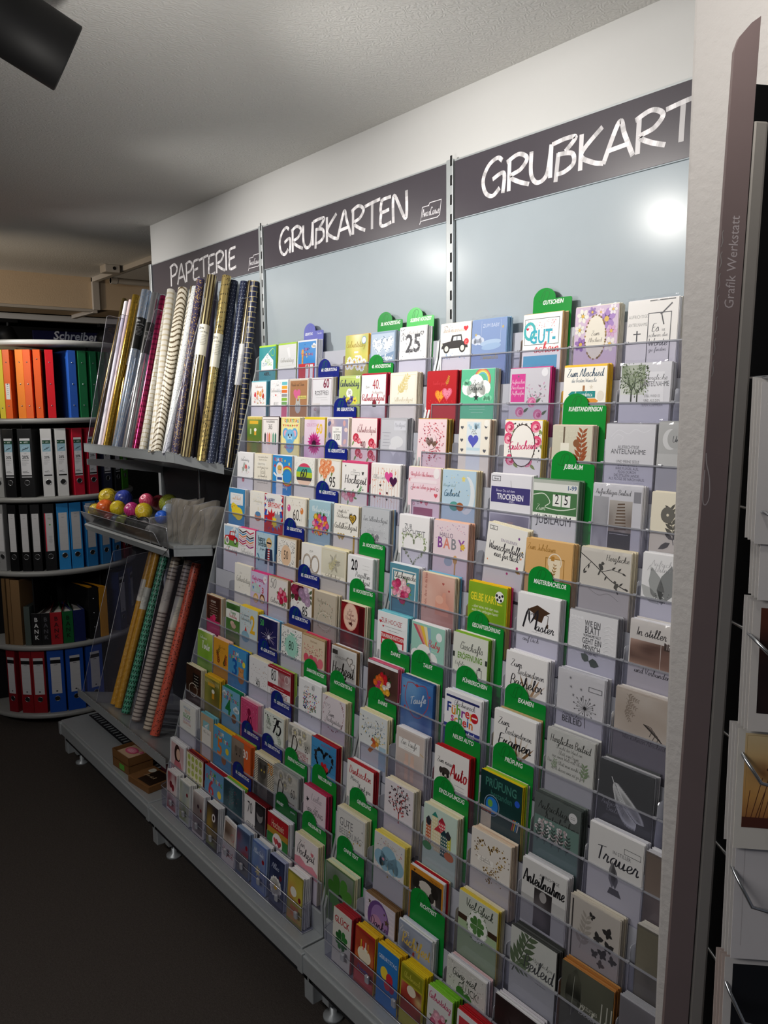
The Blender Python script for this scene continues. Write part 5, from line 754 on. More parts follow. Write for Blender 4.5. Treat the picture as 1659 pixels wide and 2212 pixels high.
K('B',4,0,'f3f1f2',[WH,'eceaf0'],6,'white Hochzeit card with a heart-shaped wreath of white blossom',T('ZUR',32,38,12,'66666a',sx=.8),T('HOCHZEIT',50,56,14,'66666a',sx=.78),HD(52,88,76,220,['dfe4d0','a8b88a','f4f4ee','8aa06a'],1.2,2.8,.07),w=.12,dx=-.003)
K('B',4,1,'ecd9e0',['f2c8b0','efbfa4'],5,'pink Hallo Baby card with patchwork letters and a baby giraffe',D(80,['8a5a9a','e0a0b8'],.8,1.3,(6,6,86,60)),R(10,26,82,50,'ecd9e0'),T('HALLO',38,42,10,'6a5a74',sx=.9),*[T(c,x,70,22,k,b=True,sx=.9) for c,x,k in (('B',20,'8a4a9a'),('A',40,'e08a7a'),('B',60,'8f8f96'),('Y',82,'9a5aa4'))],E(46,104,12,9,'b4c0d0'),E(66,96,6,9,'d8a86a'),R(64,100,4,18,'d8a86a'),F(86,60,7,'e8c04a'),w=.124,dx=0)
K('B',4,2,'f1efea',['efe6c8','f0e9d2'],3,'tilted white card with coloured dots, Ein kleiner Wunscherfüller',FR(5,6,20,10,1,'26262a'),W('Av',15,14,5,'26262a'),D(28,['c8307a','c8a23a','3fa878','8a5a9a','e08a5a'],1.6,4,(6,20,88,96),(54,58,38,36)),T('EIN KLEINER',58,40,6,'8a7a9a',sx=.9),W('Wunscherfüller',52,64,16,'2f2d34',w=.9,sx=.8),W('nur für dich!',56,80,13,'2f2d34',w=.9,sx=.75),w=.122,dx=.012,dz=.016,rot=.09)
K('B',4,3,'dcae70',['e8c48a','e0b478','f0e2c0'],6,'tan Zum Jubiläum card with a bottle outline, cream insert above',W('Zum Jubiläum',34,24,11,'a87a34',w=.8),*[FR(44,36,40,60,1.4,'a87a34')],RG(64,44,14,14,1.6,'f3ead8'),R(52,38,24,70,'efe0c4'),SPR(60,80,22,-1.4,'a07a44',4),R(56,32,7,10,'b8843a'),w=.13,dx=-.01,dz=-.008)
K('B',4,4,'e9e4d8',['efe6cc','e8dcc0'],6,'cream card with two grey birds on a black branch',L([(0,14),(22,30),(44,48),(66,66),(96,80)],1.6,'3a3836',smooth=True),L([(22,30),(10,46)],1,'3a3836'),L([(44,48),(64,40),(84,44)],1,'3a3836'),*[LF(x,y,9,a,'4a4844') for x,y,a in ((10,46,2),(18,36,1.8),(64,40,-.6),(76,42,-.8),(84,44,.4),(54,56,2),(80,72,-.7),(90,76,.3),(14,52,2.6))],BIRD(42,38,15,'55534f'),BIRD(74,74,14,'5f5d58',-1),W('Herzliche',74,22,10,'3f3d3a',w=.7),L([(20,90),(40,100),(60,94),(80,106)],.8,'b0aca0',smooth=True),w=.122,dx=-.008,dz=-.008)
K('B',4,5,'e4e4e6',[WH,'d8d8dc'],4,'white card with large translucent grey petals beside the pillar',W('Aufrichtige',46,26,10,'a8a8ac',w=.5),W('Anteilnahme',42,38,10,'a8a8ac',w=.5),LF(38,106,64,-1.9,'9fa2a2',.42),LF(40,108,70,-1.35,'86898a',.44),LF(36,108,50,-2.5,'b4b6b6',.4),D(30,['e8e8e8','5a5c5c'],.5,1.1,(26,80,30,24)),dx=.002)
K('B',5,0,'5b93a6',[WH,'e8eaf0'],5,'teal card with pink roses before a white window frame, Glückwünsche banner',FR(8,14,84,96,3,'dfe6e4'),L([(50,14),(50,110)],2.4,'dfe6e4'),R(16,22,76,26,'f0efe9'),W('Glückwünsche',54,40,14,'333338',w=1,sx=.74),BQ(42,76,28,24,14,['e0608a','f0a8bc','f4d0d4','c83a6a'],'6f9a5f',10),w=.116,dx=0)
K('B',5,1,'ddb4a4',['efe6cc','e8dcb8','7ac0e0'],7,'rose card with a photograph of a baby hand, vertical script',PH(2,4,96,104,['e4beb0','dba898','c88a7a','e8c8bc'],44),T('schön, dass du da bist',16,100,8,'a04a44','l',vert=True,sx=.8),poly([(44,108),(44,66),(52,58),(60,72),(66,46),(74,44),(76,70),(86,82),(84,108)],'e0a08c'),E(56,66,12,9,'e8b4a0'),H(66,22,7,'b85a54'),H(84,38,6,'b85a54'),w=.119,dx=-.004,dz=-.004)
K('B',5,2,'8ab02a',['f0c81e','f0c81e','e03a74'],6,'lime football card Gelbe Karte with yellow and pink envelopes',PH(4,6,92,102,['86ac28','76a020','92b834'],2,7,9),T('GELBE KARTE...',48,44,15,'f2e23a',b=True,sx=.6),T('...aber eine, mit der man',46,62,6,'eef2da',sx=.85),T('auch was anfangen kann!',46,72,6,'eef2da',sx=.85),E(82,24,11,11,'f2f2ee'),*[E(82+x,24+y,3,3,'26262a',6) for x,y in ((0,0),(7,-4),(-7,-3),(4,8),(-5,7))],w=.122,dx=0)
K('B',5,3,'f3f2f4',[WH,'eceaf2'],7,'white Master card with a brown mortarboard',HAT(52,36,27,'4a3424'),W('M',32,82,38,'26242a',w=.9,sx=1.1),W('aster',68,84,17,'26242a',w=1),W('Zum',34,48,8,'77747a',w=.6),TX(50,88,40,1,4,'8a888e'),W('auf Dich',36,114,9,'4a484e',w=.7),w=.117)
K('B',5,4,'dcdce0',['9a9aa0','8a8a92','b4b4ba'],5,'white embossed card with narrow capitals Wie ein Blatt, leaf below',*[poly([(6+i*7,10),(10+i*7,14),(6+i*7,18),(2+i*7,14)],'e8e8ec') for i in range(4)],*[L([(4,24+j*9),(14,18+j*9),(24,24+j*9)],1.2,'ececf0') for j in range(9)],*[L([(74,24+j*9),(84,18+j*9),(94,24+j*9)],1.2,'ececf0') for j in range(9)],*[T(t,50,y,q,'55555a',sx=.6) for t,y,q in (('WIE EIN',30,11),('BLATT',46,13),('VOM BAUME FÄLLT',54,5),('GEHT EIN',70,11),('MENSCH',86,11),('AUS DER WELT',94,5))],LF(46,108,22,.2,'4a564a',.7),LF(46,108,20,-2.6,'5a665a',.7),w=.118,dx=-.006,dz=-.01)
K('B',5,5,'ebe6e0',[WH,'e0dcd8'],4,'white Trauer card with a brown lake panorama, beside the pillar',W('In stiller',40,32,14,'3a3436',w=.9,sx=.9),PH(2,42,96,52,['c8a898','8a6a5e','5a4038','a88878'],47,12,7),R(58,40,1,56,'e0d4cc'),R(64,36,34,16,'4a3a34'),T('TRAUER',82,49,11,'efe8e2',sx=.7),W('und Verbundenheit',54,112,10,'3a3436',w=.8,sx=.85),w=.118,dx=.003)
K('B',6,0,'eef1f2',['7ac8d4','8ad0dc','6abccc'],7,'white Zur Hochzeit card in red type with a red ticket, turquoise envelopes',T('ZUR HOCHZEIT',52,30,11,'b8303a',sx=.72),TX(54,38,60,2,7,'888888',1),R(14,56,76,34,'c83038'),T('TRAURINGE-KÄRTCHEN',52,70,8,'f4e8e8',sx=.62,b=True),R(18,76,68,30,'f4f0ee'),TX(58,82,50,3,7,'888888'),H(10,28,8,'c83a44'),H(20,40,6,'c83a44'),E(88,26,8,8,'f4f6f8'),w=.122,dx=-.008)
K('B',6,1,'9fd0c0',[WH,'e8eaee'],6,'mint baby card with a smiling cloud and a striped rainbow',*[poly([(4+i*11,6),(14+i*11,6),(54+i*2,72),(50+i*2,74)],c) for i,c in enumerate(('c85a6a','e8a08a','f0c84a','efe0b0','8fb8d0'))],CL(40,84,44,'f2f2f0'),E(32,80,2,2.4,'444448'),E(48,82,2,2.4,'444448'),W('Baby',70,56,14,'d8606a',w=1),TX(70,64,30,2,6,'eef6f2'),E(84,24,9,9,'eef4f4'),w=.122,dx=-.004)
K('B',6,2,'e0e3d8',['8ab83a','8ab83a','eee6d0','f0eff0'],7,'pale Geschäftseröffnung card with a green ribbon band, lime envelope',W('Geschäfts',54,42,16,'6a6d68',w=.9,sx=.82),T('zur',30,26,6,'8a8d88'),R(0,54,100,14,'3f4440'),R(6,50,88,20,'dde2d4'),T('ERÖFFNUNG',50,68,13,'6a9a34',b=True,sx=.68),W('Erfolg',22,88,9,'6a6d68',w=.7),FR(72,84,14,22,1.4,'55585a'),R(76,78,6,7,'55585a'),w=.113,dx=-.014,dz=.006)
K('B',6,3,'f0eeee',[WH,'eceaf2'],8,'white Bachelor card with gift ribbons fanning from its foot',*[LF(58,112,56,-2.9+i*.3,c,.1) for i,c in enumerate(('c8b8a4','b89a78','d8ccbc','8a6a4a','c0b0a0','e0d4c4','a8886a','c8b8a8'))],W('Zum',26,34,13,'2a282c',w=.9),W('bestandenen',62,50,12,'2a282c',w=.8,sx=.82),W('Bachelor',52,80,20,'2a282c',w=1,sx=.86),w=.117)
K('B',6,4,'e4e3e6',['d8d8de','c4c4cc','e8e8ee'],6,'grey-white Beileid card with a black dandelion clock',*[L([(62,78),(62+26*math.cos(i*.3)*(.7+.3*(i%2)),74+26*math.sin(i*.3)*(.7+.3*(i%2)))],.5,'3f3f44') for i in range(21)],*[S(62+24*math.cos(i*.3)*(.7+.3*(i%2)),74+24*math.sin(i*.3)*(.7+.3*(i%2)),2.6,'3f3f44',6,.2) for i in range(21)],E(62,76,3,3,'26262a'),L([(62,78),(64,122)],.9,'3f3f44'),*[S(x,y,4,'77777c',6,.2) for x,y in ((28,16),(30,36),(52,36),(36,54),(54,56))],FR(68,24,28,11,.8,'55555a'),W('Herzliches',36,106,8,'4a4a4e',w=.6),T('BEILEID',36,122,12,'3a3a3e',sx=.8),w=.115,dx=-.004,dz=-.002)
K('B',6,5,'c6b9ac',['d8d0c8','e8e4e0'],5,'grey-beige card with drooping dark branches beside the pillar',PH(2,4,96,84,['cbbfb2','c0b2a4','d4cabe'],52),*[SPR(20,10+i*9,22,.3+i*.3,'9a8c7e',5) for i in range(4)],*[L([(54,62),(70+i*5,66+i*6),(66+i*6,84+i*5)],1,'3a3430',smooth=True) for i in range(6)],R(0,92,100,60,'8a8688'),W('Wir nehmen Abschied',56,104,9,'4a4648',w=.7,sx=.8),dz=-.004,w=.119)
K('B',7,0,'5a3a34',['e06a8a','d85a7e','f0e4e8'],7,'brown photograph card with a bouquet in a vase, pink envelopes',PH(3,10,94,98,['6a4a40','4a2e2a','7a5a4c','3a2420'],55),BQ(52,56,24,22,18,['c8202c','f0b03a','e86a2a','e8e0d8','d83a6a'],'3f6a34',8),R(42,80,20,26,'7a6a5a'),R(0,0,100,8,'f0eef0'),w=.125,dx=-.006)
K('B',7,1,'3f78b8',['2a5a98','e8e4dc','efe6d0'],6,'blue watercolour Taufe card with a red outlined shield',PH(2,6,96,104,['4a8acc','2a62ac','7ab0e0','3a74bc'],61,9,11,14,1),L([(20,16),(36,12),(50,18),(64,12),(80,16),(86,60),(66,96),(50,104),(34,96),(14,60),(20,16)],1.8,'c83a44',smooth=True),W('Taufe',54,64,17,'e4eef8',w=1,rise=.3),H(50,16,9,'c83a44'),*[H(x,y,6,'c83a44') for x,y in ((10,30),(90,34),(14,84),(86,88))],w=.119,dx=-.002,dz=-.006)
K('B',7,2,'f0eff2',[WH,'eceaf2','dfe2f0'],8,'white Führerschein card in bright mixed letters with a navy band',R(4,10,92,6,'2a2f6a'),W('Glückwunsch',56,32,11,'4a4a50',w=.7,sx=.8),ROW('Führer',44,54,20,['2a3a8a','e08a2a','6ab03a','8a3a9a','d83a3a','f0c23a']),E(84,48,10,10,'c8202c'),R(77,46,14,4,'f4f0f0'),ROW('schein',50,76,18,['c83a8a','e8a03a','3a9a5a','d83a3a','2a5ab0','e87a2a']),R(0,86,100,24,'343f8a'),T('bestanden!',62,102,11,'eef0f6',b=True,sx=.72),w=.118,dx=-.004)
K('B',7,3,'f0eeec',[WH,'e8e4ec','c8b080'],8,'white Examen card with paper fans spreading from its foot',*[LF(60,112,54,-2.9+i*.3,c,.1) for i,c in enumerate(('d8ccbc','b89a78','c8b8a4','e0d4c4','a8886a','c0b0a0','d8ccbc','8a6a4a'))],W('Zum',24,32,13,'2a282c',w=.9),W('bestandenen',60,50,12,'2a282c',w=.8,sx=.82),W('Examen',52,80,22,'2a282c',w=1.1,sx=.95),w=.119)
K('B',7,4,'dadbd4',['d0d0cc','b8b8b8','e4e4e2'],6,'grey-green Herzliches Beileid card with verse lines and ivy leaves',W('Herzliches Beileid',50,28,13,'44463f',w=.9,sx=.72,nib=.5),*[W(t,48,y,7,'66685f',w=.6,sx=.75) for t,y in (('So weht der Wind ein',40),('Blatt vom Baum',52),('aus einer Welt voll Blätter',62),('Das eine Blatt man merkt es kaum',76),('doch dieses eine ist ja fort',90))],SPR(82,92,26,-1.6,'8aa07a',4,None,.5),SPR(16,92,18,-1.4,'a0b094',4,None,.5),w=.118,dz=.004)
K('B',7,5,'45474a',['8a8c90','c8c8cc','55575a'],6,'dark grey card with a large white feather',FE(24,30,78,.85,'e0e2e2',30),W('Aufrichtiges',32,92,9,'a8aaac',w=.6,sx=.85),W('Beileid',34,104,9,'a8aaac',w=.6),w=.12,dx=-.006,dz=-.016)
K('B',8,0,'dfe3e2',['efe4c0','eadfb4','efe6c8'],7,'pale blue-grey card with confetti bursting from a paper cone',D(70,['3a4a5a','8ab0c8','d8c06a'],.8,2,(6,14,88,60),None,'l'),W('Dankeschön',52,42,11,'9aa4a8',w=.6,rise=.2),poly([(34,112),(58,74),(72,80),(44,116)],'d07a3a'),BQ(62,76,12,8,6,['e8a03a','c85a3a','f0d8a0'],'8aa06a',6),R(74,84,24,34,'a8c4d4'),w=.116,dx=.002)
K('B',8,1,'d8cec8',[WH,'e4e0e6'],6,'soft beige Zur Taufe card with small feet below a white tag',PH(3,5,94,104,['cfc0b8','d8ccc4','b8a49c','c4b4ac'],63),R(10,28,74,34,'f3f1ee'),W('Zur Taufe',46,46,13,'44403e',w=.8,sx=.85),TX(46,52,50,2,5,'888480'),L([(86,52),(98,58)],2,'c8a868'),R(34,70,12,30,'d8b8a8'),R(54,70,12,30,'d8b8a8'),E(38,102,8,6,'dcbcae'),E(60,102,8,6,'dcbcae'),w=.106,dx=.02)
K('B',8,2,'efebe8',['b81c24','c0222a'],8,'white new car card with a bulldog and red Auto lettering, red envelopes',W('Zum neuen',34,42,11,'2e2a2c',w=.9,sx=.85),W('Auto',72,70,30,'b8202c',w=1.3,sx=.78),E(34,74,16,17,'d8cfc6'),E(34,60,13,7,'3f3834'),E(28,70,4,5,'2a2422'),E(41,70,4,5,'2a2422'),E(35,81,6,5,'4a3e38'),E(20,62,5,7,'3a3230'),poly([(18,110),(24,86),(46,86),(52,110)],'c8bdb2'),TX(76,84,34,3,8,'999999',1),w=.113)
K('B',8,3,'163634',['e8cf1e','a8cc3a','eeeae0'],8,'blackish green Prüfung card with a blue globe and books, yellow envelopes',PH(0,0,100,112,['163a38','0e2a2a','1c4642','102e2c'],66),T('PRÜFUNG',50,32,16,'3f7a6c',sx=.76,b=True),T('bestanden',52,54,12,'2f665c',sx=.76,b=True),E(30,76,15,16,'2a78c8'),E(26,72,6,7,'6aa84a'),RG(30,76,18,19,1.6,'8a9ab0'),*[R(4,84+i*7,26,5,c) for i,c in enumerate(('c8b8a0','a85a4a','d8ccb4'))],E(90,44,6,6,'2a5ac8'),*[L([(80+i*4,110),(84+i*4,84)],2.2,c) for i,c in enumerate(('e03a3a','f0c23a','4a9ad0','e8e0d4'))],w=.12,dx=-.004,dz=-.006)
K('B',8,4,'5f6864',['4a524e','77807c'],4,'dark grey-green Anteilnahme card with white blossoms and a round sticker',W('Aufrichtige',44,32,14,'2c322f',w=.9,sx=.85),W('Anteilnahme',60,56,14,'2c322f',w=.9,sx=.85),R(2,50,96,58,'6f8f84'),D(90,['e4dcdc','c8b4b4','f0eaea'],1.4,3.4,(4,56,70,44)),*[SPR(10+i*16,112,30,-1.5,'3a4642',5) for i in range(5)],E(84,22,9,9,'e8e8e6'),TX(84,20,12,2,3,'555555',.8),w=.117,dz=.001)
K('B',8,5,'d8d7d6',[WH,'dcdce4','e8e8ee'],8,'white In stiller Trauer card with praying hands',T('IN STILLER',62,46,6,'66666a',sx=.85),W('Trauer',54,70,24,'33333a',w=.9,sx=.95),FR(66,24,30,12,.8,'55555a'),LF(48,118,44,-1.62,'77777a',.3),LF(54,118,42,-1.72,'66666a',.3),poly([(44,118),(60,118),(66,132),(40,132)],'55555a'),w=.119,dx=.001,dz=-.006)
K('B',8,6,'6d625c',['dcdce0','e8e8ec'],6,'brown-grey card just left of the pillar in the ninth row',PH(2,4,96,104,['77695f','8a7a6e','5a504a'],71),SPR(40,90,50,-1.3,'3f3834',6),dx=-.006,dz=-.012)
K('B',9,0,'efece8',['b8242c','c83038','f0eef0'],6,'white card with Dankeschön in red, Merci and Gracias below',W('Dankeschön',50,36,18,'c83038',w=1,sx=.76),W('Merci',30,56,11,'33303a',w=.8),W('Thank you',66,72,12,'33303a',w=.8,sx=.8),W('Gracias',42,88,11,'33303a',w=.8),H(30,102,14,'c83038'),w=.112,dx=-.006,dz=-.008)
K('B',9,1,'e3dce0',['efe8d4','eadfc4'],7,'pale lilac Zur Taufe card with a red-trunked heart tree',W('Taufe',62,32,16,'3f3438',w=.8),T('ZUR',30,24,5,'77686e'),TR(52,116,56,'b84a4a',['2e2a30','4a3a44','b84a4a'],70,True),w=.108,dx=.018)
K('B',9,2,'c9ddd0',['efe6cc','eadfb8','f0e9d4'],8,'mint card of a colourful little town, cream envelopes',HOUSE(8,108,16,52,'c86a44','3a3a44'),HOUSE(26,108,18,66,'e4d8a8','2f8a7a'),HOUSE(46,108,20,60,'d8485a','a82a3a'),HOUSE(66,108,18,40,'c8c43a','3a3a44'),HOUSE(34,116,22,44,'e8d8b0','c83a44'),HOUSE(54,120,20,46,'2f5a5e','1f3a44'),E(16,46,7,8,'33343c'),E(76,58,7,8,'33343c'),E(80,112,14,9,'e07a4a'),E(14,114,14,9,'4a9a5a'),w=.112,dx=.002,dz=-.006)
K('B',9,3,'e4ded6',['ecd8c0','e8ceb4','efe0cc'],7,'off-white card with a heart of gold dots, peach envelopes',HD(50,56,70,190,['7a5a24','a88440','5a421c','c8a860'],.9,2,.13),R(18,60,40,14,'f3efe8'),W('herzliche',38,66,5,'6a5a4a',w=.6),W('Glückwünsche',38,72,5,'6a5a4a',w=.6,sx=.8),D(30,['8a6a34'],.9,1.8,(40,86,40,30)),w=.115,dx=.004)
K('B',9,4,'d6d5d3',[WH,'d0d0d4'],6,'grey-white Anteilnahme card with a small dark photograph of a lily',T('AUFRICHTIGE',62,26,6,'4a4a4e',sx=.85),W('Anteilnahme',50,54,24,'232326',w=1.3,sx=.74),PH(30,58,40,52,['2a2628','3f3a3c','6a6466','1c1a1c'],72,6,8),E(50,72,8,10,'a8a4a4'),R(0,86,30,24,'b4b3b2'),R(70,70,30,40,'c0bfbe'),w=.113,dx=.002,dz=-.002)
K('B',9,5,'cfc8bd',['e0d8c8','d8ceb8','e8e2d6'],6,'beige card with a swarm of black butterflies',R(4,6,3,110,'3a3634'),*[BF(x,y,q,c,a) for x,y,q,c,a in ((44,26,9,'2a2826',.4),(78,44,13,'232120',-.5),(58,66,13,'2a2826',.5),(80,74,13,'1f1d1c',.2),(70,96,13,'2a2826',-.3),(88,98,11,'333130',.6),(54,104,10,'3a3836',0),(66,120,10,'4a4846',.8))],SPR(24,110,60,-1.4,'b0a89c',6),w=.113,dx=-.012,dz=-.023)
K('B',9,6,'6a665a',['d8d4cc'],4,'olive grey card just left of the pillar in the tenth row',PH(2,4,96,104,['77725f','8a8470','5a5648'],76),dx=.004,dz=-.008)
K('B',10,0,'dcdad6',['efe6cc','eadfbc','e4d8b0'],8,'pale grey Gute Besserung card with small gold dots',T('GUTE',34,48,19,'77777a',sx=.72),T('BESSERUNG',50,72,15,'88888a',sx=.74),D(16,['c8a23a','8a8a8e'],1,2.4,(40,30,54,50)),FR(4,5,92,104,.8,'b8b6b2'),w=.12,dx=-.005)
K('B',10,1,'d8d6d4',['efdc6a','efdc6a','f2e490'],8,'grey-white card with a sleepy blue cloud and hanging stars, yellow envelopes',D(60,['c85a6a','8a8ab0','c8a84a'],.7,1.6,(6,8,88,90)),T('FÜR DICH',54,26,7,'b8a08a',sx=.9),CL(50,60,52,'8fb8cc'),L([(38,62),(42,65),(46,62)],1,'44444a'),L([(56,64),(60,67),(64,64)],1,'44444a'),E(32,66,4,3,'d890a0'),*[z for x,l in ((30,22),(48,30),(68,20)) for z in (L([(x,76),(x,76+l)],.5,'c8a84a'),S(x,78+l,4,'c8a84a'))],w=.115,dx=.02)
K('B',10,2,'d08a2a',[WH,'b81c24','f0e6c8'],7,'orange card with a black and white pug photograph, red envelope',PH(4,14,92,98,['2a2624','4a4440','1c1a18'],78),E(48,66,32,34,'cfc6bc'),E(48,80,18,16,'2a2624'),E(28,56,8,10,'3a3430'),E(68,56,8,10,'3a3430'),E(34,62,4,4,'120f0e'),E(60,62,4,4,'120f0e'),E(20,38,10,13,'26221f',12,.5),E(76,38,10,13,'26221f',12,-.5),H(14,8,6,'5a3410'),*[R(60+i*4,6+j*4,2.4,2.4,'8a5410') for i in range(8) for j in range(2)],w=.114,dx=-.006,dz=-.025)
K('B',10,3,'cbd0c4',['e8cf4a','efe4b8','efe6cc'],7,'pale green Viel Glück card with a clover in a leafy ring, yellow envelopes',R(0,58,100,60,'a8bf96'),R(0,56,100,14,'3f2c20'),W('Viel Glück',54,30,17,'4a5248',w=.9,sx=.8),E(50,66,27,30,'eef0ea'),RINGD(50,66,25,28,70,['6a8a5a','8aa07a','4a6a40'],1,1.8,.05,'l'),CLV(50,64,22,'5a8a4a','4a7a3c'),w=.115,dx=.003,dz=-.008)
K('B',10,4,'c9cbc6',['4a4c4a','5a5c5a','3f413f'],6,'pale Beileid card with an olive twig, dark grey envelopes',SPR(6,104,92,-1.15,'5a6a50',7,'4a5444',.36),SPR(2,92,40,-.2,'66765c',4,None,.4),W('Herzliches',72,52,8,'5a5c58',w=.6),W('Beileid',64,78,25,'44464a',w=.8,sx=.9),TX(70,88,36,2,6,'66686a',.9),w=.117,dx=.006,dz=-.01)
K('B',10,5,'4f5046',['c88a4a','b87a3c','d09858'],7,'olive card with pale feathers and birch stems, kraft orange envelopes',PH(0,0,100,112,['55564a','44453c','606152'],81),LF(22,108,94,-1.5,'7a7c72',.34),L([(22,108),(26,20)],.8,'a0a296'),*[L([(x,112),(x+2,40)],2,'b8b8ac') for x in (78,88,96)],T('HERZLICHES',56,76,6,'c8c8bc',sx=.7),W('Beileid',62,92,14,'d0d0c4',w=.8),BIRD(60,108,8,'d0d0c8'),w=.117,dx=-.001,dz=-.012)
K('B',10,6,'77757c',['b8b8c0'],5,'plain grey card just left of the pillar in the eleventh row',PH(2,4,96,104,['85838a','6a686e','92909a'],83),dx=-.002,dz=-.008)
K('B',11,0,'5f7a50',['efecc8','e4ecd4','efe6c8'],7,'green photograph card of a four-leaf clover, cream envelopes behind',PH(3,4,94,106,['8a948a','5a6a54','3f5a38','6a7a64'],85),CLV(52,76,52,'4a8a34','3a7428'),E(54,78,8,8,'14200f'),w=.125,dx=-.008,dz=-.014)
K('B',11,1,'d2cbd8',['8a6a48','7a5a3c'],6,'striped lilac card with a purple watercolour moon, kraft envelopes',*[R(4,8+i*12,92,4,'dcd4e0') for i in range(9)],E(46,56,36,42,'6a4a88'),E(50,52,28,32,'9a7ab4'),E(40,70,20,20,'b88ab0'),W('Danke',48,78,19,'3a2a50',w=1.1,sx=.9),*[S(x,y,q,'5a4a38') for x,y,q in ((16,18,6),(74,46,9),(66,28,4),(82,96,5))],dx=.028,dz=-.018)
K('B',11,2,'9aa4b8',[WH,'e0e2f0'],9,'blue-grey Richtfest card with gold script over red timbers',PH(3,5,94,106,['a8b0c0','8a98b4','4a5a80','3a4466'],87),W('Zum',18,28,14,'d8d4d0',w=.9),W('Richtfest',54,56,24,'d8b85a',w=1.2,sx=.82),L([(30,112),(50,62)],4,'a83a34'),L([(70,112),(46,64)],4,'8a2c2a'),S(72,90,13,'c89a4a',6),S(58,30,5,'4a3a3a'),w=.114,dx=-.005,dz=-.022)
K('B',11,3,'cfcdc8',[WH,'e8e4ee','e8c8cc'],8,'speckled grey Ganz viel Glück card with green clover leaves',D(160,['a8a6a0','e8e6e2'],.7,1.6,(3,3,94,106)),W('Ganz viel',46,34,15,'3f423e',w=.9,sx=.85),T('GLÜCK!',58,60,15,'4a5248',sx=.72),CLV(40,102,44,'4a8a3a','3f7a30',3),CLV(84,110,30,'5a9a48','4a8a3a',3),w=.117,dx=.004,dz=-.022)
K('B',11,4,'2e2424',[WH,'e8e4ea'],7,'nearly black card with faint pink petals at the lower picture edge',PH(2,3,96,106,['2a2020','3a2a2a','1c1616','55403e'],89),*[LF(54,70,34,a,'6a4a48',.4) for a in (.3,1.2,2.1,3,4)],w=.117,dx=-.002,dz=-.024)
K('B',11,5,'3f3f44',['b8b8be'],5,'dark grey card at the lowest tray beside the pillar',PH(2,3,96,106,['55555a','3a3a3e','66666c'],91),dz=-.02)
# ------------------------------------------------------------------ gift wrap trays and rolls
def tray_slab(name, label, floor_z, slope, front, right_clip, lip=.035):
    t = empty(name, (-.5, -.2, floor_z), label, 'tray')
    zf = lambda y: slope*(-.2-y)
    out = [(-.485, .19), (-.485, front+.2)]+right_clip+[(.482, .19)]
    def slab(dz0, dz1, pts):
        mb = MB(); n = len(pts); vs = [(x, y, zf(y-.2)+dz0) for x, y in pts]+[(x, y, zf(y-.2)+dz1) for x, y in pts]
        mb.add(vs, [list(range(n))[::-1], list(range(n, 2*n))]+[(i, (i+1) % n, (i+1) % n+n, i+n) for i in range(n)]); return mb
    slab(-.003, 0, out).obj('tray_floor', M['metal'], t)
    fr = [out[1]]+right_clip; th = .002
    for a, b in zip(fr[:-1], fr[1:]):
        d = Vector((b[0]-a[0], b[1]-a[1], 0)); nrm = Vector((d.y, -d.x, 0)).normalized()*th; mb = MB()
        q = [(a[0], a[1]), (b[0], b[1]), (b[0]+nrm.x, b[1]+nrm.y), (a[0]+nrm.x, a[1]+nrm.y)]
        vs = [(x, y, zf(y-.2)-.022) for x, y in q]+[(x, y, zf(y-.2)+lip-.022) for x, y in q]
        mb.add(vs, [(0, 3, 2, 1), (4, 5, 6, 7)]+[(i, (i+1) % 4, (i+1) % 4+4, i+4) for i in range(4)]).obj('front_lip', M['metal'], t)
        n = int(d.length/.013); mb = MB()
        for i in range(n):
            p = Vector((a[0], a[1], 0))+d*((i+.5)/n); z = zf(p.y-.2)+lip-.022; mb.box(p.x-.0035, p.x+.0035, p.y-.003, p.y+.001, z-.001, z+.004)
        mb.obj('toothed_edge', M['metal'], t)
    MB().prism([(-.165, -.004), (.19, -.03), (.19, -.09), (-.165, -.03)], -.484, -.480, 'x').obj('shelf_bracket', M['metal'], t)
    return t
clip = [(.40, -.155), (.475, -.02)]
up = tray_slab('wrap_tray', 'upper silver tray with toothed edge holding foil gift wrap rolls', 1.392, .29, -.372, [(.41, -.150), (.478, .01)])
lo = tray_slab('wrap_tray', 'lower silver tray with toothed edge holding yellow, green and coral rolls', .262, .26, -.466, [(.482, -.268)])
for X, y1 in ((-.975, -.243), (-.9, -.21), (-.62, -.17), (-.16, -.17), (-.03, -.04)):
    y0 = -.366 if X < -.1 else -.2; z0 = 1.392+.29*(-.2-y0)
    MB().prism([(y0+.2, z0-1.392), (y1+.2, .622), (y1+.205, .628), (.18, .60), (.18, -.045)], X+.5-.001, X+.5+.001, 'x').obj('acrylic_divider', M['acrylic'], up)
    MB().tube([(X+.5, y0+.2, z0-1.392), (X+.5, y1+.2, .622), (X+.5, y1+.21, .628), (X+.5, .1, .61)], .0011, 5).obj('divider_edge', M['acrylic_edge'], up)
for X in (-.955, -.78, -.4):
    MB().prism([(-.256, .072), (-.08, .70), (.10, .72), (.10, -.02)], X+.5-.001, X+.5+.001, 'x').obj('acrylic_divider', M['acrylic'], lo)
    MB().tube([(X+.5, -.256, .072), (X+.5, -.08, .70), (X+.5, .1, .72)], .0011, 5).obj('divider_edge', M['acrylic_edge'], lo)
M['wrap'] = attr_mat('gift_wrap_paper', .35, .5, 0)
M['foil'] = attr_mat('gift_wrap_foil', .22, .6, .75)
M['card_core'] = mat('cardboard_core', 'a8845c', .8, noise=(40, .1))
def mixc(a, b, t): return tuple(a[i]*(1-t)+b[i]*t for i in range(3))+(1,)
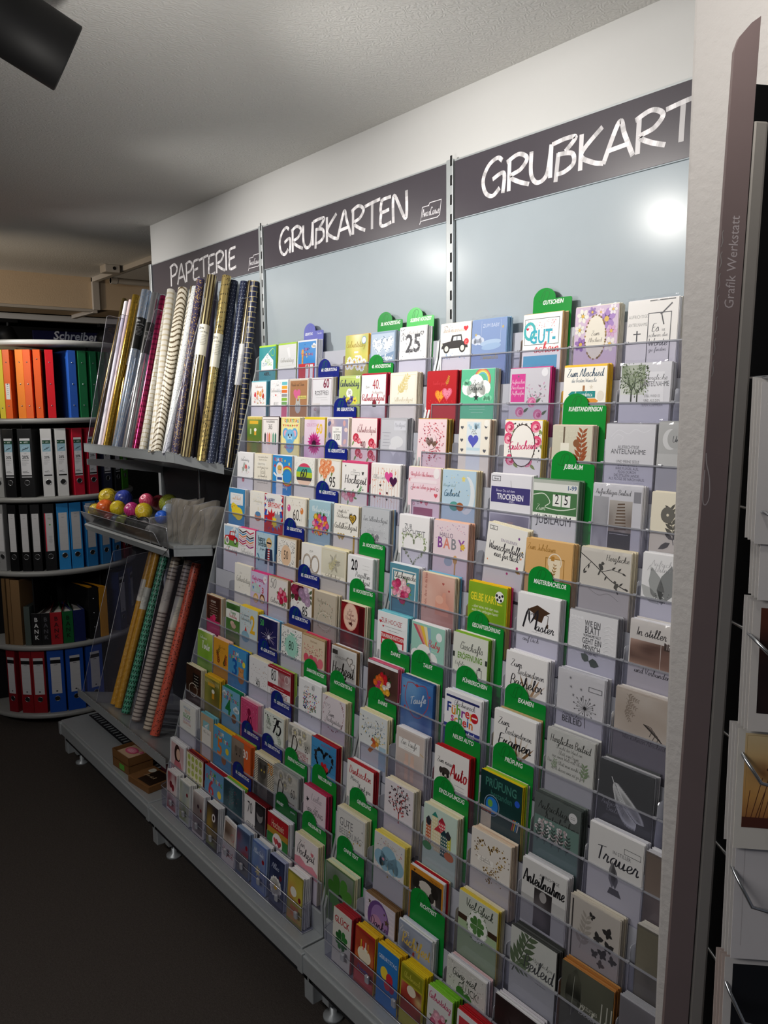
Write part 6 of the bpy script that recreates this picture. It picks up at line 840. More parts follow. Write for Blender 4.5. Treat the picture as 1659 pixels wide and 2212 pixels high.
def pattern(kind, c1, c2, seed):
    a, b = lin(c1), lin(c2); r = random.Random(seed); H = [[r.random() for _ in range(200)] for _ in range(64)]
    if kind == 'plain': return lambda i, j, n: mixc(a, b, .25*H[i][j % 200])
    if kind == 'stripe': return lambda i, j, n: a if (i//2) % 2 else b
    if kind == 'dots': return lambda i, j, n: b if (i % 4 == (2 if (j//5) % 2 else 0) and j % 5 == 0) else a
    if kind == 'rings': return lambda i, j, n: b if j % 3 == 0 else a
    if kind == 'lines': return lambda i, j, n: b if (j % 7 == 0 or (i % 5 == 0 and (j//7+i) % 3 == 0)) else a
    if kind == 'moire': return lambda i, j, n: b if math.sin(j*.85+2.6*math.sin(2*PI*i/40*2+j*.03)+1.6*math.sin(j*.09)) > .5 else a
    if kind == 'fleck': return lambda i, j, n: b if H[i][j % 200] > .86 else a
    if kind == 'holo': return lambda i, j, n: mixc(a, b, H[i][j % 200])
    if kind == 'scales': return lambda i, j, n: b if abs(((i+(j//6) % 2*2) % 4)-1.5)*2+abs(j % 6-2.5) > 4.0 else mixc(a, (.5, .9, .75, 1), .35*(j % 6)/6)
    if kind == 'curls': return lambda i, j, n: b if math.sin(i*1.3+math.sin(j*.5)*2)*math.sin(j*.45+i) > .55 else a
def roll(base, top, r, mat_, kind, c1, c2, label, band=None, seed=1, rings=90, seg=40):
    b, t = Vector(base), Vector(top); L = (t-b).length; d = (t-b)/L
    rot = d.to_track_quat('Z', 'Y').to_euler(); pf = pattern(kind, c1, c2, seed)
    mb = MB(); vs = [(r*math.cos(2*PI*k/seg), r*math.sin(2*PI*k/seg), L*j/rings) for j in range(rings+1) for k in range(seg)]
    mb.smooth = True; mb.v = vs
    for j in range(rings):
        for k in range(seg): mb.f.append((j*seg+k, j*seg+(k+1) % seg, (j+1)*seg+(k+1) % seg, (j+1)*seg+k)); mb.c.append(pf(k, j, rings)); mb.sm.append(True)
    mb.smooth = False; mb.C(c1); mb.lathe([(r, L), (r*.82, L), (r*.82, L-.02)], seg); mb.C(c1).lathe([(0, 0), (r, 0)], seg)
    o = mb.obj('gift_wrap_roll', M[mat_], None, True, b, rot); tag(o, label, 'gift wrap', 'gift wrap rolls standing in the trays')
    MB().lathe([(r*.8, L-.004), (r*.62, L-.004), (r*.62, L-.04), (0, L-.04)], seg).obj('cardboard_core', M['card_core'], o)
    if band:
        z0, z1, col, txt = band
        m = MB().C(col).lathe([(r+.0006, L*z0), (r+.0006, L*z1)], 24); m.obj('paper_band', M['print'], o, True)
        side = (Vector(cam.location)-b); ang = math.atan2((o.matrix_basis.to_3x3().inverted() @ side).y, (o.matrix_basis.to_3x3().inverted() @ side).x)
        a = Art(.05, L*(z1-z0), 5); ink = 'e8e8ea' if col.startswith('1') or col.startswith('2') else '555555'
        if txt: a.T(txt, 22, 40, 22, ink, b=True); a.T('Gift Wrap', 46, 66, 13, ink, sx=.8)
        a.TX(46, 84, 60, 7, 12, ink, 2.2)
        am = MB(); 
        for v in a.mb.v:
            th = ang+(v[0]-.023)/r; rr = r+.0009-v[1]*.3; am.v.append((rr*math.cos(th), rr*math.sin(th), v[2]+L*z0))
        am.f = a.mb.f; am.c = a.mb.c; am.sm = a.mb.sm; am.obj('band_print', M['print'], o, True)
UPR = [((-.957, -.345, 1.442), (-1.02, -.16, 2.03), .009, 'foil', 'plain', '6a5a34', '4a3f26', 'thin olive gold roll at the outer end of the upper tray', None),
((-.905, -.335, 1.442), (-.985, -.13, 2.02), .009, 'wrap', 'plain', '5f4a5a', '453642', 'thin plum-brown roll second from the outer end of the upper tray', None),
((-.863, -.345, 1.446), (-1.019, -.128, 2.1), .0100, 'wrap', 'holo', 'e8e4ee', 'f6f3f8', 'slim pearl white roll beside the pale pink one', None),
((-.825, -.345, 1.446), (-.968, -.128, 2.1), .0088, 'wrap', 'plain', 'ecd3d2', 'f2dedd', 'slim pale pink roll beside the front gold roll', None),
((-.788, -.345, 1.446), (-.887, -.136, 2.113), .0130, 'foil', 'curls', 'b8963a', '8a6a1e', 'bright gold roll embossed with curls, the taller gold one', None),
((-.722, -.335, 1.444), (-.925, -.12, 2.066), .0110, 'foil', 'curls', 'a8862e', '7a5c18', 'second gold roll, shorter and behind the bright gold one', (.56, .72, 'd8d4cc', '')),
((-.668, -.345, 1.446), (-.753, -.144, 2.114), .0175, 'foil', 'holo', 'a8c4e8', 'dfe2e8', 'thick holographic silver-blue roll with a black label', (.62, .82, '161616', '2m')),
((-.561, -.345, 1.446), (-.702, -.125, 2.097), .0150, 'foil', 'plain', 'b4b6ba', 'd8dade', 'plain silver foil roll with a black label', (.60, .80, '1c1c1c', '')),
((-.47, -.345, 1.446), (-.655, -.112, 2.08), .0118, 'foil', 'rings', 'a8285c', '7a1a40', 'berry red roll with fine rings', None),
((-.395, -.345, 1.446), (-.60, -.111, 2.074), .0125, 'wrap', 'lines', 'e9e4d8', 'b8a878', 'ivory roll with a fine gold grid', None),
((-.30, -.345, 1.446), (-.50, -.15, 2.08), .0125, 'wrap', 'rings', 'f0ece2', 'd8ccb0', 'cream roll with narrow rings behind the wavy one', None),
((-.262, -.345, 1.446), (-.443, -.120, 2.089), .0175, 'wrap', 'moire', 'ece4d2', '6a5a40', 'thick cream roll with wavy wood-grain lines', None),
((-.212, -.33, 1.44), (-.405, -.10, 2.078), .0105, 'wrap', 'moire', 'dcd8cc', '8a8474', 'narrow grey roll with wavy lines', None),
((-.172, -.345, 1.446), (-.35, -.111, 2.083), .0132, 'wrap', 'fleck', 'e4e6e6', 'a8b0b4', 'white roll flecked with pale grey', None),
((-.118, -.335, 1.44), (-.258, -.135, 2.096), .0130, 'wrap', 'fleck', '3c3450', 'b8985a', 'aubergine roll flecked with gold, the taller of two', None),
((-.098, -.295, 1.43), (-.300, -.062, 2.054), .0112, 'wrap', 'fleck', '463a54', 'a89060', 'aubergine roll flecked with gold, the shorter of two', None),
((-.083, -.312, 1.434), (-.182, -.126, 2.104), .0155, 'foil', 'stripe', 'd8c898', '55493a', 'tall gold and dark striped roll with a label band', (.55, .72, 'e6e2d4', '2m')),
((-.058, -.262, 1.42), (-.122, -.096, 2.101), .0140, 'foil', 'curls', 'cdb676', '4a4236', 'tall gold roll printed with dark feathers', (.50, .68, 'dedac8', '2m')),
((-.046, -.231, 1.414), (-.137, -.058, 2.093), .0132, 'wrap', 'dots', '26304a', 'a8b4c8', 'navy roll with small white dots, the nearer to the feather roll', None),
((-.040, -.194, 1.404), (-.10, -.032, 2.084), .0140, 'wrap', 'dots', '1c2440', '98a8c0', 'navy roll with small white dots, the nearer to the striped one', None),
((-.034, -.166, 1.396), (-.062, -.026, 2.068), .0132, 'foil', 'stripe', 'b8a880', '2c2a30', 'dark gold striped roll with a white label band', (.44, .66, 'd2d2d0', '')),
((-.030, -.130, 1.385), (-.034, -.032, 2.05), .0128, 'wrap', 'lines', '1d2444', 'b8a878', 'navy roll with thin golden branching lines', None)]
for i, (b, t, r, m, k, c1, c2, lab, band) in enumerate(UPR):
    r *= 1.22; b = Vector(b); t = Vector(t); b.z = 1.392+.29*(-.2-b.y)+.004+r*.2; t = b+(t-b).normalized()*.70
    if t.x < -.99 and i > 1: pass
    roll(b, t, r, m, k, c1, c2, lab, band, i+1, 260 if k in ('moire', 'lines', 'dots', 'fleck', 'curls') else 90)
for i, (x, m, k, c1, c2, lab) in enumerate(((-.82, 'foil', 'plain', 'b0b2b8', 'c8cad0', 'dull silver roll in the rear row of the upper tray'), (-.70, 'wrap', 'rings', 'd8c8b0', 'c0a888', 'sand coloured roll in the rear row of the upper tray'), (-.60, 'foil', 'holo', 'c8d0dc', 'e8ecf0', 'icy holographic roll in the rear row of the upper tray'), (-.50, 'wrap', 'plain', 'e0dcd2', 'd4cec0', 'ivory roll in the rear row of the upper tray'),
    (-.40, 'wrap', 'moire', 'dcd6c8', '9a9284', 'wavy grey roll in the rear row of the upper tray'), (-.30, 'foil', 'stripe', 'c0b088', '8a8070', 'champagne striped roll in the rear row of the upper tray'), (-.21, 'wrap', 'fleck', 'c8ccd0', '9aa0a8', 'pale flecked roll in the rear row of the upper tray'), (-.13, 'wrap', 'plain', '4a4258', '3a3448', 'plum roll in the rear row of the upper tray'))):
    b = Vector((x, -.25, 1.392+.29*.05+.006)); roll(b, b+Vector((-.10, .155, .675)).normalized()*.70, .0165, m, k, c1, c2, lab, None, i+70, 120)
for i, (x, r, m, k, c1, c2, lab, band, dy) in enumerate(((-.757, .0135, 'wrap', 'curls', 'c8922e', 'dcb060', 'yellow roll with pale swirls, outermost in the lower tray', (.66, .80, 'd8d4c8', ''), 0), (-.735, .012, 'wrap', 'curls', 'b8842a', 'd0a050', 'yellow swirl roll hidden between the two front yellow ones', None, .05),
    (-.706, .0135, 'wrap', 'curls', 'c48e2c', 'd8aa58', 'yellow roll with pale swirls next to the green roll', (.62, .76, 'd0d0c8', ''), 0), (-.622, .0155, 'wrap', 'scales', '3f9a78', '0f3a2c', 'green roll with a fish-scale pattern', None, 0), (-.575, .012, 'wrap', 'plain', '4f5a44', '3c4636', 'dull olive roll behind the green scales', None, .06), (-.545, .008, 'wrap', 'plain', '8a1f30', '6a1624', 'thin wine red roll beside the striped ones', None, .02),
    (-.508, .0165, 'wrap', 'rings', 'd8cbb8', '77685c', 'beige roll with narrow brown rings, nearer the green one', (.66, .84, 'e0d8c8', '')
, 0), (-.425, .009, 'wrap', 'plain', 'b84a4a', 'a03c3c', 'thin red roll between the two ringed beige ones', None, .02), (-.385, .0165, 'wrap', 'rings', 'd2c4b0', '6f6156', 'beige roll with narrow brown rings, nearer the coral one', (.60, .78, 'dcd8c8', ''), 0), (-.315, .0165, 'wrap', 'fleck', 'd8604a', '5a2a26', 'coral roll with dark flecks beside the card rack', None, 0))):
    b = Vector((x, -.385+dy, 0)); b.z = .262+.26*(-.2-b.y)+.004+r*.3; t = b+Vector((-.04, .228, .655)).normalized()*.70
    roll(b, t, r*1.18, m, k, c1, c2, lab, band, i+40, 190 if k in ('scales', 'fleck', 'curls') else 130)

# ------------------------------------------------------------------ ribbon bin
M['bin'] = clear_mat('clear_bin', 'ececec', .08, .05, .05)
bt = empty('ribbon_shelf', (-.5, -.2, 1.10), 'silver shelf with a clear acrylic front holding ribbon balls and cellophane bags', 'shelf')
MB().prism([(-.485, .19), (-.485, -.185), (.40, -.165), (.476, -.05), (.476, .19)], -.003, 0, 'z').obj('shelf_plate', M['metal'], bt)
MB().prism([(-.185, -.03), (-.193, -.006), (-.185, 0)], -.485, .405, 'x').obj('front_lip', M['metal'], bt)
MB().prism([(.40, -.165), (.476, -.05), (.476, -.046), (.40, -.160)], -.03, .01, 'z').obj('corner_lip', M['metal'], bt)
f1 = MB().prism([(-.178, .002), (-.19, .08), (-.192, .08), (-.18, .002)], -.48, .40, 'x').obj('acrylic_front', M['bin'], bt)
MB().prism([(-.182, .004), (-.205, .055), (-.207, .055), (-.184, .004)], -.484, .33, 'x').obj('price_channel', M['bin'], f1)
MB().tube([(-.484, -.206, .055), (.32, -.206, .055), (.335, -.206, .047), (.33, -.186, .004)], .0013, 5).obj('channel_edge', M['acrylic_edge'], f1)
MB().tube([(-.48, -.191, .08), (.40, -.191, .08)], .0013, 5).obj('front_edge', M['acrylic_edge'], f1)
MB().box(.239, .241, -.185, .18, .002, .10).obj('acrylic_divider', M['bin'], bt)
MB().tube([(.24, -.185, .002), (.24, -.187, .095), (.24, -.17, .10), (.24, .17, .10)], .0013, 5).obj('divider_edge', M['acrylic_edge'], bt)
MB().box(-.484, -.482, -.185, .18, .002, .09).obj('acrylic_end', M['bin'], bt)
MB().tube([(.38, -.188, .085), (.40, -.19, .085), (.41, -.192, .07), (.405, -.19, .0), (.37, -.2, -.03)], .002, 6).obj('wire_clip', M['chrome'], bt)
MB().tube([(-.02, .15, .295), (-.02, .15, .02)], .006, 8).obj('hanging_rod', M['chrome'], bt)
M['yarn'] = attr_mat('ribbon_yarn', .3, .5)
def ball(pos, r, c, c2, label, style='ball', tilt=(0, 0, 0)):
    mb = MB().C(c); seg = 36 if style != 'spool' else 22; prof = 10; mb.smooth = True; rr = random.Random(int(pos[0]*1000))
    if style == 'spool': P = [(.3, -.8), (.92, -.8), (1, -.74), (1, -.2), (1, .2), (1, .74), (.92, .8), (.3, .8)]
    else: P = [(0, -.84), (.22, -.86)]+[(math.cos(a)**.85*1.0, math.sin(a)*.95) for a in [-1.25+2.5*i/prof for i in range(prof+1)]]+[(.22, .86), (0, .84)]
    n = len(P); a_, b_ = lin(c), lin(c2)
    for k in range(seg):
        for (q, z) in P:
            tw = k/seg*2*PI+(0 if style == 'spool' else z*1.1); f = 1+(.05*(k % 2) if style == 'raffia' else .025*(k % 2) if style == 'ball' else 0)+(rr.uniform(-.05, .07) if style == 'raffia' else 0)
            mb.v.append((r*q*f*math.cos(tw), r*q*f*math.sin(tw), r*z))
    for k in range(seg):
        for i in range(n-1): mb.f.append((k*n+i, (k+1) % seg*n+i, (k+1) % seg*n+i+1, k*n+i+1)); mb.c.append(mixc(a_, b_, (k % 3)/2) if style != 'spool' else a_); mb.sm.append(style != 'raffia')
    o = mb.obj('ribbon_spool' if style == 'spool' else 'ribbon_ball', M['yarn'], None, True, pos, tilt); tag(o, label, 'ribbon', 'ribbon balls on the ribbon shelf')
    if style in ('raffia', 'spool'):
        z = .30 if style == 'raffia' else .79
        m = MB()
        for j in range(7): m.C('eeeae4' if (j % 2 == 0 or style == 'raffia') else 'd8a8a8'); m.lathe([(r*1.07, r*(-z+2*z*j/7)), (r*1.07, r*(-z+2*z*(j+1)/7))], 24)
        m.obj('paper_band', M['print'], o, True)
    if style != 'ball' or 'glossy' in label: MB().C(tuple(v*.35 for v in lin(c)[:3])+(1,)).lathe([(0, r*.82), (r*.2, r*.82), (r*.22, r*.86)], 14).obj('core_hole', M['print'], o, True)
    return o
for pos, r, c, c2, lab, st, tl in (((-.925, -.30, 1.215), .034, 'c8b02a', 'e0c83c', 'yellow raffia ball with a white paper band, upper one', 'raffia', (.5, 1.2, 0)), ((-.93, -.355, 1.155), .030, 'c4a828', 'd8c038', 'yellow raffia ball with a white paper band, nearest the outer end', 'raffia', (1.1, .9, .3)),
    ((-.842, -.345, 1.178), .034, 'e2581e', 'f07a34', 'orange raffia bundle without a band', 'ball', (.3, .4, 0)), ((-.83, -.265, 1.215), .034, '2f3f9a', '4656b8', 'royal blue ribbon ball', 'ball', (.4, .3, 0)), ((-.705, -.34, 1.19), .029, 'e8c81e', 'f4dc3c', 'glossy yellow ribbon ball beside the orange bundle', 'ball', (1.1, .3, .6)),
    ((-.575, -.33, 1.195), .028, 'c8287c', 'e04a98', 'magenta ribbon ball behind the black spool', 'ball', (.9, .2, .3)), ((-.60, -.255, 1.225), .027, 'e0406a', 'f06a8a', 'coral pink ribbon ball at the back', 'ball', (.7, .5, 0)), ((-.462, -.325, 1.20), .030, 'e8c420', 'f2da44', 'glossy yellow ribbon ball beside the magenta one', 'ball', (1.2, .6, .6)),
    ((-.50, -.20, 1.215), .036, '77802a', '98a03a', 'olive green ribbon ball at the back', 'ball', (1.2, .2, .5)), ((-.65, -.18, 1.205), .030, '7a2430', '98343e', 'wine red ribbon ball in the shade at the back', 'ball', (.6, .2, 0)), ((-.78, -.352, 1.135), .025, 'a83a44', 'c04a50', 'red ribbon ball seen through the acrylic front', 'ball', (.6, .8, 0)),
    ((-.688, -.356, 1.135), .025, '6a8ab0', '88a4c4', 'grey-blue ribbon ball behind the acrylic front', 'ball', (1.2, .5, 0)), ((-.615, -.356, 1.14), .028, 'a8c04a', 'c0d468', 'lime green ribbon ball behind the acrylic front', 'ball', (1.2, .5, .4)), ((-.495, -.353, 1.148), .027, '141416', '1f1f22', 'black ribbon spool with a striped label, the larger', 'spool', (1.35, .1, .75)),
    ((-.405, -.345, 1.155), .024, '1a1a1e', '26262a', 'black ribbon spool with a striped label, the smaller', 'spool', (1.35, .1, .75)), ((-.345, -.30, 1.185), .024, '1f5ad0', '3a74e4', 'bright blue ribbon ball in clear wrap', 'ball', (.5, .6, 0)), ((-.32, -.35, 1.135), .028, 'e0e0e4', 'f0f0f2', 'white ribbon ball beside the clear bags', 'ball', (1.1, .4, 0)),
    ((-.385, -.25, 1.205), .024, '8fb0d4', 'b0c8e4', 'pale blue ribbon ball at the back', 'ball', (.6, .1, 0)), ((-.53, -.352, 1.118), .016, 'b84a4a', 'c86060', 'small red ribbon ball under the black spool', 'ball', (.2, .1, 0)), ((-.42, -.13, 1.195), .03, '8a3038', '7a2028', 'dark red ribbon ball in the farthest corner', 'ball', (.2, .1, 0))):
    ball(pos, r*1.12, c, c2, lab, st, tl)
M['cello'] = clear_mat('cellophane', 'fbfaf8', .10, .12, .36, 'f6efe4')
rb = random.Random(5)
for i in range(7):
    x = -.235+.028*i; y = -.345+.012*i+rb.uniform(-.006, .006); w, h = .012, .155+rb.uniform(-.02, .015); n = 7
    mb = MB(); jr = random.Random(i)
    for s in (0, 1):
        for a in range(n):
            for b in range(n):
                u, v = a/(n-1), b/(n-1); mb.v.append((x+(.006+.006*math.sin(PI*u)*math.sin(PI*v))*(s*2-1)*.8+.05*v+.003*math.sin(5*u+i), y+u*.10+.008*math.sin(v*4+i), 1.104+v*h+.006*math.sin(5*u+i)*v))
    N = n*n
    for s in (0, 1):
        for a in range(n-1):
            for b in range(n-1): mb.f.append([s*N+a*n+b, s*N+(a+1)*n+b, s*N+(a+1)*n+b+1, s*N+a*n+b+1]); mb.c.append((1, 1, 1, 1)); mb.sm.append(False)
    mb.v = [(q[0]+jr.uniform(-.002, .002), q[1]+jr.uniform(-.002, .002), q[2]) for q in mb.v]
    o = mb.obj('cellophane_bag', M['cello'])
    MB().tube([mb.v[0*n+b] for b in range(n)]+[mb.v[a*n+n-1] for a in range(1, n)]+[mb.v[(n-1)*n+b] for b in range(n-2, -1, -1)], .0007, 5).obj('sealed_edge', M['acrylic_edge'], o); tag(o, ('outermost', 'second', 'third', 'fourth', 'fifth', 'sixth', 'innermost')[i]+' clear cellophane bag in the bundle beside the card rack side panel', 'bag', 'clear bags on the ribbon shelf')

# ------------------------------------------------------------------ kraft boxes on the base shelf
M['kraft'] = mat('brown_kraft_board', '7a5430', .7, 0, .25, noise=(50, .12))
M['window'] = clear_mat('box_window', 'c8bcae', .15, .05, .1, '8a7a68')
bx = empty('gift_box', (-.325, -.475, .212), 'two stacked open kraft boxes with a pink label on the base shelf', 'box', None, (0, 0, .08))
for z in (0, .036):
    b = MB(); b.box(-.07, .07, -.05, .05, z, z+.003); b.box(-.07, .07, -.05, -.048, z, z+.034); b.box(-.07, .07, .048, .05, z, z+.034); b.box(-.07, -.068, -.05, .05, z, z+.034); b.box(.068, .07, -.05, .05, z, z+.034)
    b.obj('box_tray', M['kraft'], bx)
MB().C('c8a888').box(-.05, .055, -.04, .035, .042, .062).obj('soap_bar', M['print'], bx, True)
a = Art(.10, .07, 3); a.E(40, 34, 36, 22, 'd8507a'); a.E(40, 34, 28, 15, 'e88aa0'); a.TX(40, 30, 40, 3, 6, 'f4e4e8', 1.5); a.RO(86, 20, 12, ['c84a6a', 'e8a0b0']); o = a.obj('pink_label', bx, M['print']); o.location = (-.045, -.035, .0635); o.rotation_euler = (-PI/2, 0, 0); o.scale = (1, 1, 1)
MB().C('5aa83a').box(-.01, .03, -.0512, -.05, .006, .028).obj('green_label', M['print'], bx, True)
b2 = empty('gift_box', (-.145, -.475, .212), 'flat kraft box with a round white sticker and dark window beside the card rack', 'box', None, (0, 0, .12))
MB().bevbox(-.075, .075, -.055, .055, 0, .026, .002).obj('box_body', M['kraft'], b2)
MB().C('2a1d14').box(-.02, .068, -.045, .045, .0262, .0270).obj('box_window', M['gloss'], b2, True)
a = Art(.09, .09, 3); a.W('für dich', 58, 60, 16, 'b8a080', w=1); a.E(14, 20, 20, 16, 'd4d2c4'); a.TX(14, 16, 24, 3, 5, '77756a', 1); o = a.obj('round_sticker', b2, M['print']); o.location = (-.05, -.045, .0272); o.rotation_euler = (-PI/2, 0, 0)
tag(MB().bevbox(-.06, .06, -.04, .04, 0, .06, .003).obj('gift_box', mat('berry_board', '4a1424', .6, noise=(30, .1)), None, False, (-.15, -.37, .213)), 'dark berry red box in the shade behind the flat kraft box', 'box')

# ------------------------------------------------------------------ small acrylic boxes of mini cards on the base shelf
def cardbox(x0, x1, label, hooks):
    t = empty('acrylic_card_box', (x0, -.516, .2125), label, 'box'); w = x1-x0
    MB().box(0, w, 0, .0018, 0, .075).obj('front_pane', M['acrylic'], t); MB().box(0, w, 0, .034, 0, .002).obj('box_floor', M['acrylic'], t)
    MB().box(0, .0018, 0, .034, 0, .085).obj('end_pane', M['acrylic'], t); MB().box(w-.0018, w, 0, .034, 0, .085).obj('end_pane', M['acrylic'], t)
    MB().tube([(0, 0, .002), (w, 0, .002), (w, .03, .002)], .0013, 5).obj('lower_edge', M['acrylic_edge'], t); MB().tube([(0, .03, .085), (0, 0, .075), (w, 0, .075), (w, .03, .085)], .0011, 5).obj('upper_edge', M['acrylic_edge'], t)
    MB().tube([(0, -.0004, .045), (w, -.0004, .045)], .0008, 5).obj('retaining_wire', M['acrylic_edge'], t)
    for hx in hooks: MB().bevbox(hx-.007, hx+.007, -.008, .0, .035, .055, .003).obj('clip', M['acrylic_edge'], t)
    return t
cardbox(.045, .955, 'long clear acrylic box of mini cards on the base shelf under the birthday rack', [.085+.1*i for i in range(9)])
cardbox(1.06, 1.96, 'long clear acrylic box of mini cards on the base shelf under the occasion rack', [.085+.1*i for i in range(9)])
def MINI(x, bg, bk, label, *ops, rot=0, n=4):
    CARDN[0] += 1
    return card_at((x, -.5125, .2150), (-.08, rot, 0), .076, .142, bg, bk, n, label, ops, 'mini cards in the acrylic boxes', CARDN[0]*5, .030, 'card', 'mini_card', False, .0066)
MW = 'f0eff0'
MINI(.075, 'e4dcdc', MW, 'mini card with dark red cherries, at the outer end of the acrylic box', PH(4, 6, 92, 170, ['8a2a38', 'c8a0a0', 'e4d4d4', 'a83a44'], 101), E(40, 60, 14, 16, '7a1424'), E(62, 70, 14, 16, '8a1a2a'))
MINI(.176, 'c8ccc4', MW, 'mini card with a yellow meadow and a dark red sticker', PH(4, 6, 92, 170, ['9aa4a8', 'b8bcb0', 'c8b87a', '8a9a5a'], 102), E(76, 50, 9, 9, '7a1424'))
MINI(.278, 'd2c8c4', MW, 'mini card of a dusky photograph with two dark dots', PH(4, 6, 92, 170, ['c8bcb8', '8a7a78', 'b0a4a4', '6a5c5c'], 103), E(52, 56, 9, 9, '3a2430'), E(78, 66, 8, 8, '7a1424'))
MINI(.378, '3a3434', MW, 'mini card dark at the top with a sunflower yellow field', PH(4, 6, 92, 170, ['1f1c2a', '3f3438', 'a88a3a', '6a7a3a'], 104), E(64, 50, 15, 18, 'e8e0e0'), E(64, 50, 8, 10, '2a1418'))
MINI(.486, 'dcd4d0', MW, 'tilted mini card with a cat and red script, alone in its slot', PH(8, 12, 84, 90, ['8a7464', '5a4438', 'c8b8ac'], 105), RG(74, 60, 13, 15, 1.5, 'c83a44'), W('Herzlich', 46, 150, 26, 'b8434a', w=.8), rot=.10, n=1)
MINI(.578, '4a5a7a', ['9ab0d0', MW], 'mini card of a red berry on blue, grey lower half', PH(4, 6, 92, 90, ['3a4a6a', '5a6a8a', '8a3a44'], 106), PH(4, 96, 92, 80, ['7a7a7c', '5a5a60'], 107, 6, 6, 4), E(80, 60, 9, 10, '8a1424'))
MINI(.674, '5a74b0', ['a8bce0', MW], 'mini card of blue lettering above pale flowers', PH(4, 6, 92, 170, ['5a78b8', '4a68a8', 'a8a49a', '7a90b0'], 108), W('Alles Gute', 46, 44, 20, 'd8e0f0', w=.8, sx=.7), S(44, 110, 26, 'd8c88a', 9, .4), E(80, 60, 9, 9, '8a1424'))
MINI(.772, '22284a', ['b0b8d8', MW], 'mini card with a white daisy on night blue', PH(4, 6, 92, 170, ['1c2240', '2a3458', '3a4468'], 109), F(46, 110, 40, 'f2f0ea', 'e8b82a', 14), W('Alles', 40, 44, 20, 'c8d0e8', w=.7), E(78, 64, 9, 10, '6a1424'))
MINI(.868, '8a8438', MW, 'mini card of yellow-green flowers in a terracotta pot, the last in its box', PH(4, 6, 92, 170, ['a89a3a', 'c8b84a', '8a9a5a', 'c87a4a'], 110), E(40, 70, 20, 18, 'e8e4d8'), R(24, 120, 50, 40, 'c8744a'), E(80, 86, 9, 10, '7a1424'), n=5)
MINI(1.085, 'd8d4ca', ['b8303a', 'a82834'], 'mini card reading Glück over a clover, red envelopes behind', T('GLÜCK', 48, 44, 22, 'b83a3a', b=True, sx=.8), CLV(50, 96, 40, '2f7a34', '24602a'), n=6)
MINI(1.178, 'a83028', ['f0c62a', 'e8ba20'], 'mini card of a cupcake with candles, yellow envelopes behind', PH(4, 8, 92, 100, ['8a2a20', 'b8482a', 'd87a3a'], 112), E(50, 80, 34, 26, 'f0e4c8'), *[R(30+i*12, 34, 4, 30, c) for i, c in enumerate(('f0d23a', 'e83a3a', 'f0f0e8', 'e8a03a'))], W('Happy', 46, 136, 18, '3a5aa8', w=1), R(4, 146, 92, 30, 'c8444a'), n=5)
MINI(1.266, '2a78c0', ['f0c82a', 'e8bc22'], 'blue mini card of smiling balloons, yellow envelopes behind', T('GEBURTSTAG', 50, 40, 13, 'e8f0f8', sx=.8), E(36, 80, 18, 20, 'f0d03a'), E(62, 88, 16, 18, 'c82a3a'), E(72, 112, 14, 16, 'a82a5a'), E(52, 112, 14, 16, 'd83a4a'), n=5)
MINI(1.352, 'b0a82a', ['ecd024', 'e4c41e'], 'olive yellow mini card with a dog among red flowers, yellow envelopes behind', R(4, 6, 92, 40, '8a8a1e'), W('Glückwunsch', 50, 36, 18, 'c8c04a', w=.8, sx=.6), PH(4, 52, 92, 90, ['d8c88a', 'a8342c', '7a3a24', 'c84a3a'], 114, 8, 9, 12, 1), E(50, 66, 20, 16, 'e8dcc4'), R(4, 142, 92, 34, 'b8b034'), n=7)
MINI(1.444, 'dcdcd8', ['8ad03a', '7cc42e'], 'white mini card of a pink bouquet, lime envelopes behind', W('Geburtstag', 50, 34, 22, 'c83a6a', w=1, sx=.72), BQ(54, 90, 32, 26, 12, ['d86a8a', 'f0b0c0', 'c84a6a'], '4f7a3f', 13), n=7)
MINI(1.535, 'e8e4e4', ['c8242c', 'b81e28'], 'mini card behind bright red envelopes next to the lime ones', R(8, 16, 84, 40, 'c83a44'), W('Danke', 50, 90, 26, 'b8303a', w=1), n=7)
MINI(1.625, '3a3a48', ['d8d8e0', MW], 'dark grey mini card next to the red envelopes', PH(4, 6, 92, 170, ['3a3a4a', '5a5a68', '2a2a34'], 117), n=5)
if SPARE.f:
    o = SPARE.obj('spare_cards', M['paper'], None, True); tag(o, 'packed card and envelope stacks filling the slots behind the front cards', 'cards', None, 'stuff')
# ------------------------------------------------------------------ round binder carousel
M['shelf_grey'] = mat('grey_shelf_board', '8f8f8c', .4, 0, .5, noise=(30, .04))
M['shelf_light'] = mat('light_shelf_board', 'c4c4c0', .35, 0, .5, noise=(30, .03))
CX, CY = -1.82, -.27; SHZ = (.075, .43, .81, 1.18, 1.565, 1.94)
cr = empty('binder_carousel', (CX, CY, 0), 'round five-tier grey carousel filled with binders beside the gift wrap', 'carousel')
for i, z in enumerate(SHZ):
    MB().lathe([(0, -.026), (.398, -.026), (.405, -.019), (.405, -.005), (.398, 0), (0, 0)], 72, Matrix.Translation((0, 0, z))).obj('shelf_disc', M['shelf_light' if i == 5 else 'shelf_grey'], cr)
MB().lathe([(.06, .05), (.06, 1.93)], 20).obj('column', M['black'], cr)
MB().lathe([(0, 0), (.25, 0), (.25, .02), (.08, .05)], 32).obj('base', M['black'], cr)
for q in range(6):
    a = q*PI/3+.4; MB().box(.06, .36, -.003, .003, .08, 1.9, Matrix.Rotation(a, 4, 'Z')).obj('divider_wall', M['black'], cr)
for a in (.35, -2.2): MB().tube([(.33*math.cos(a), .33*math.sin(a), .08), (.33*math.cos(a), .33*math.sin(a), 1.92)], .006, 6).obj('rod', M['black'], cr)
M['binder'] = attr_mat('binder_board', .36, .45)
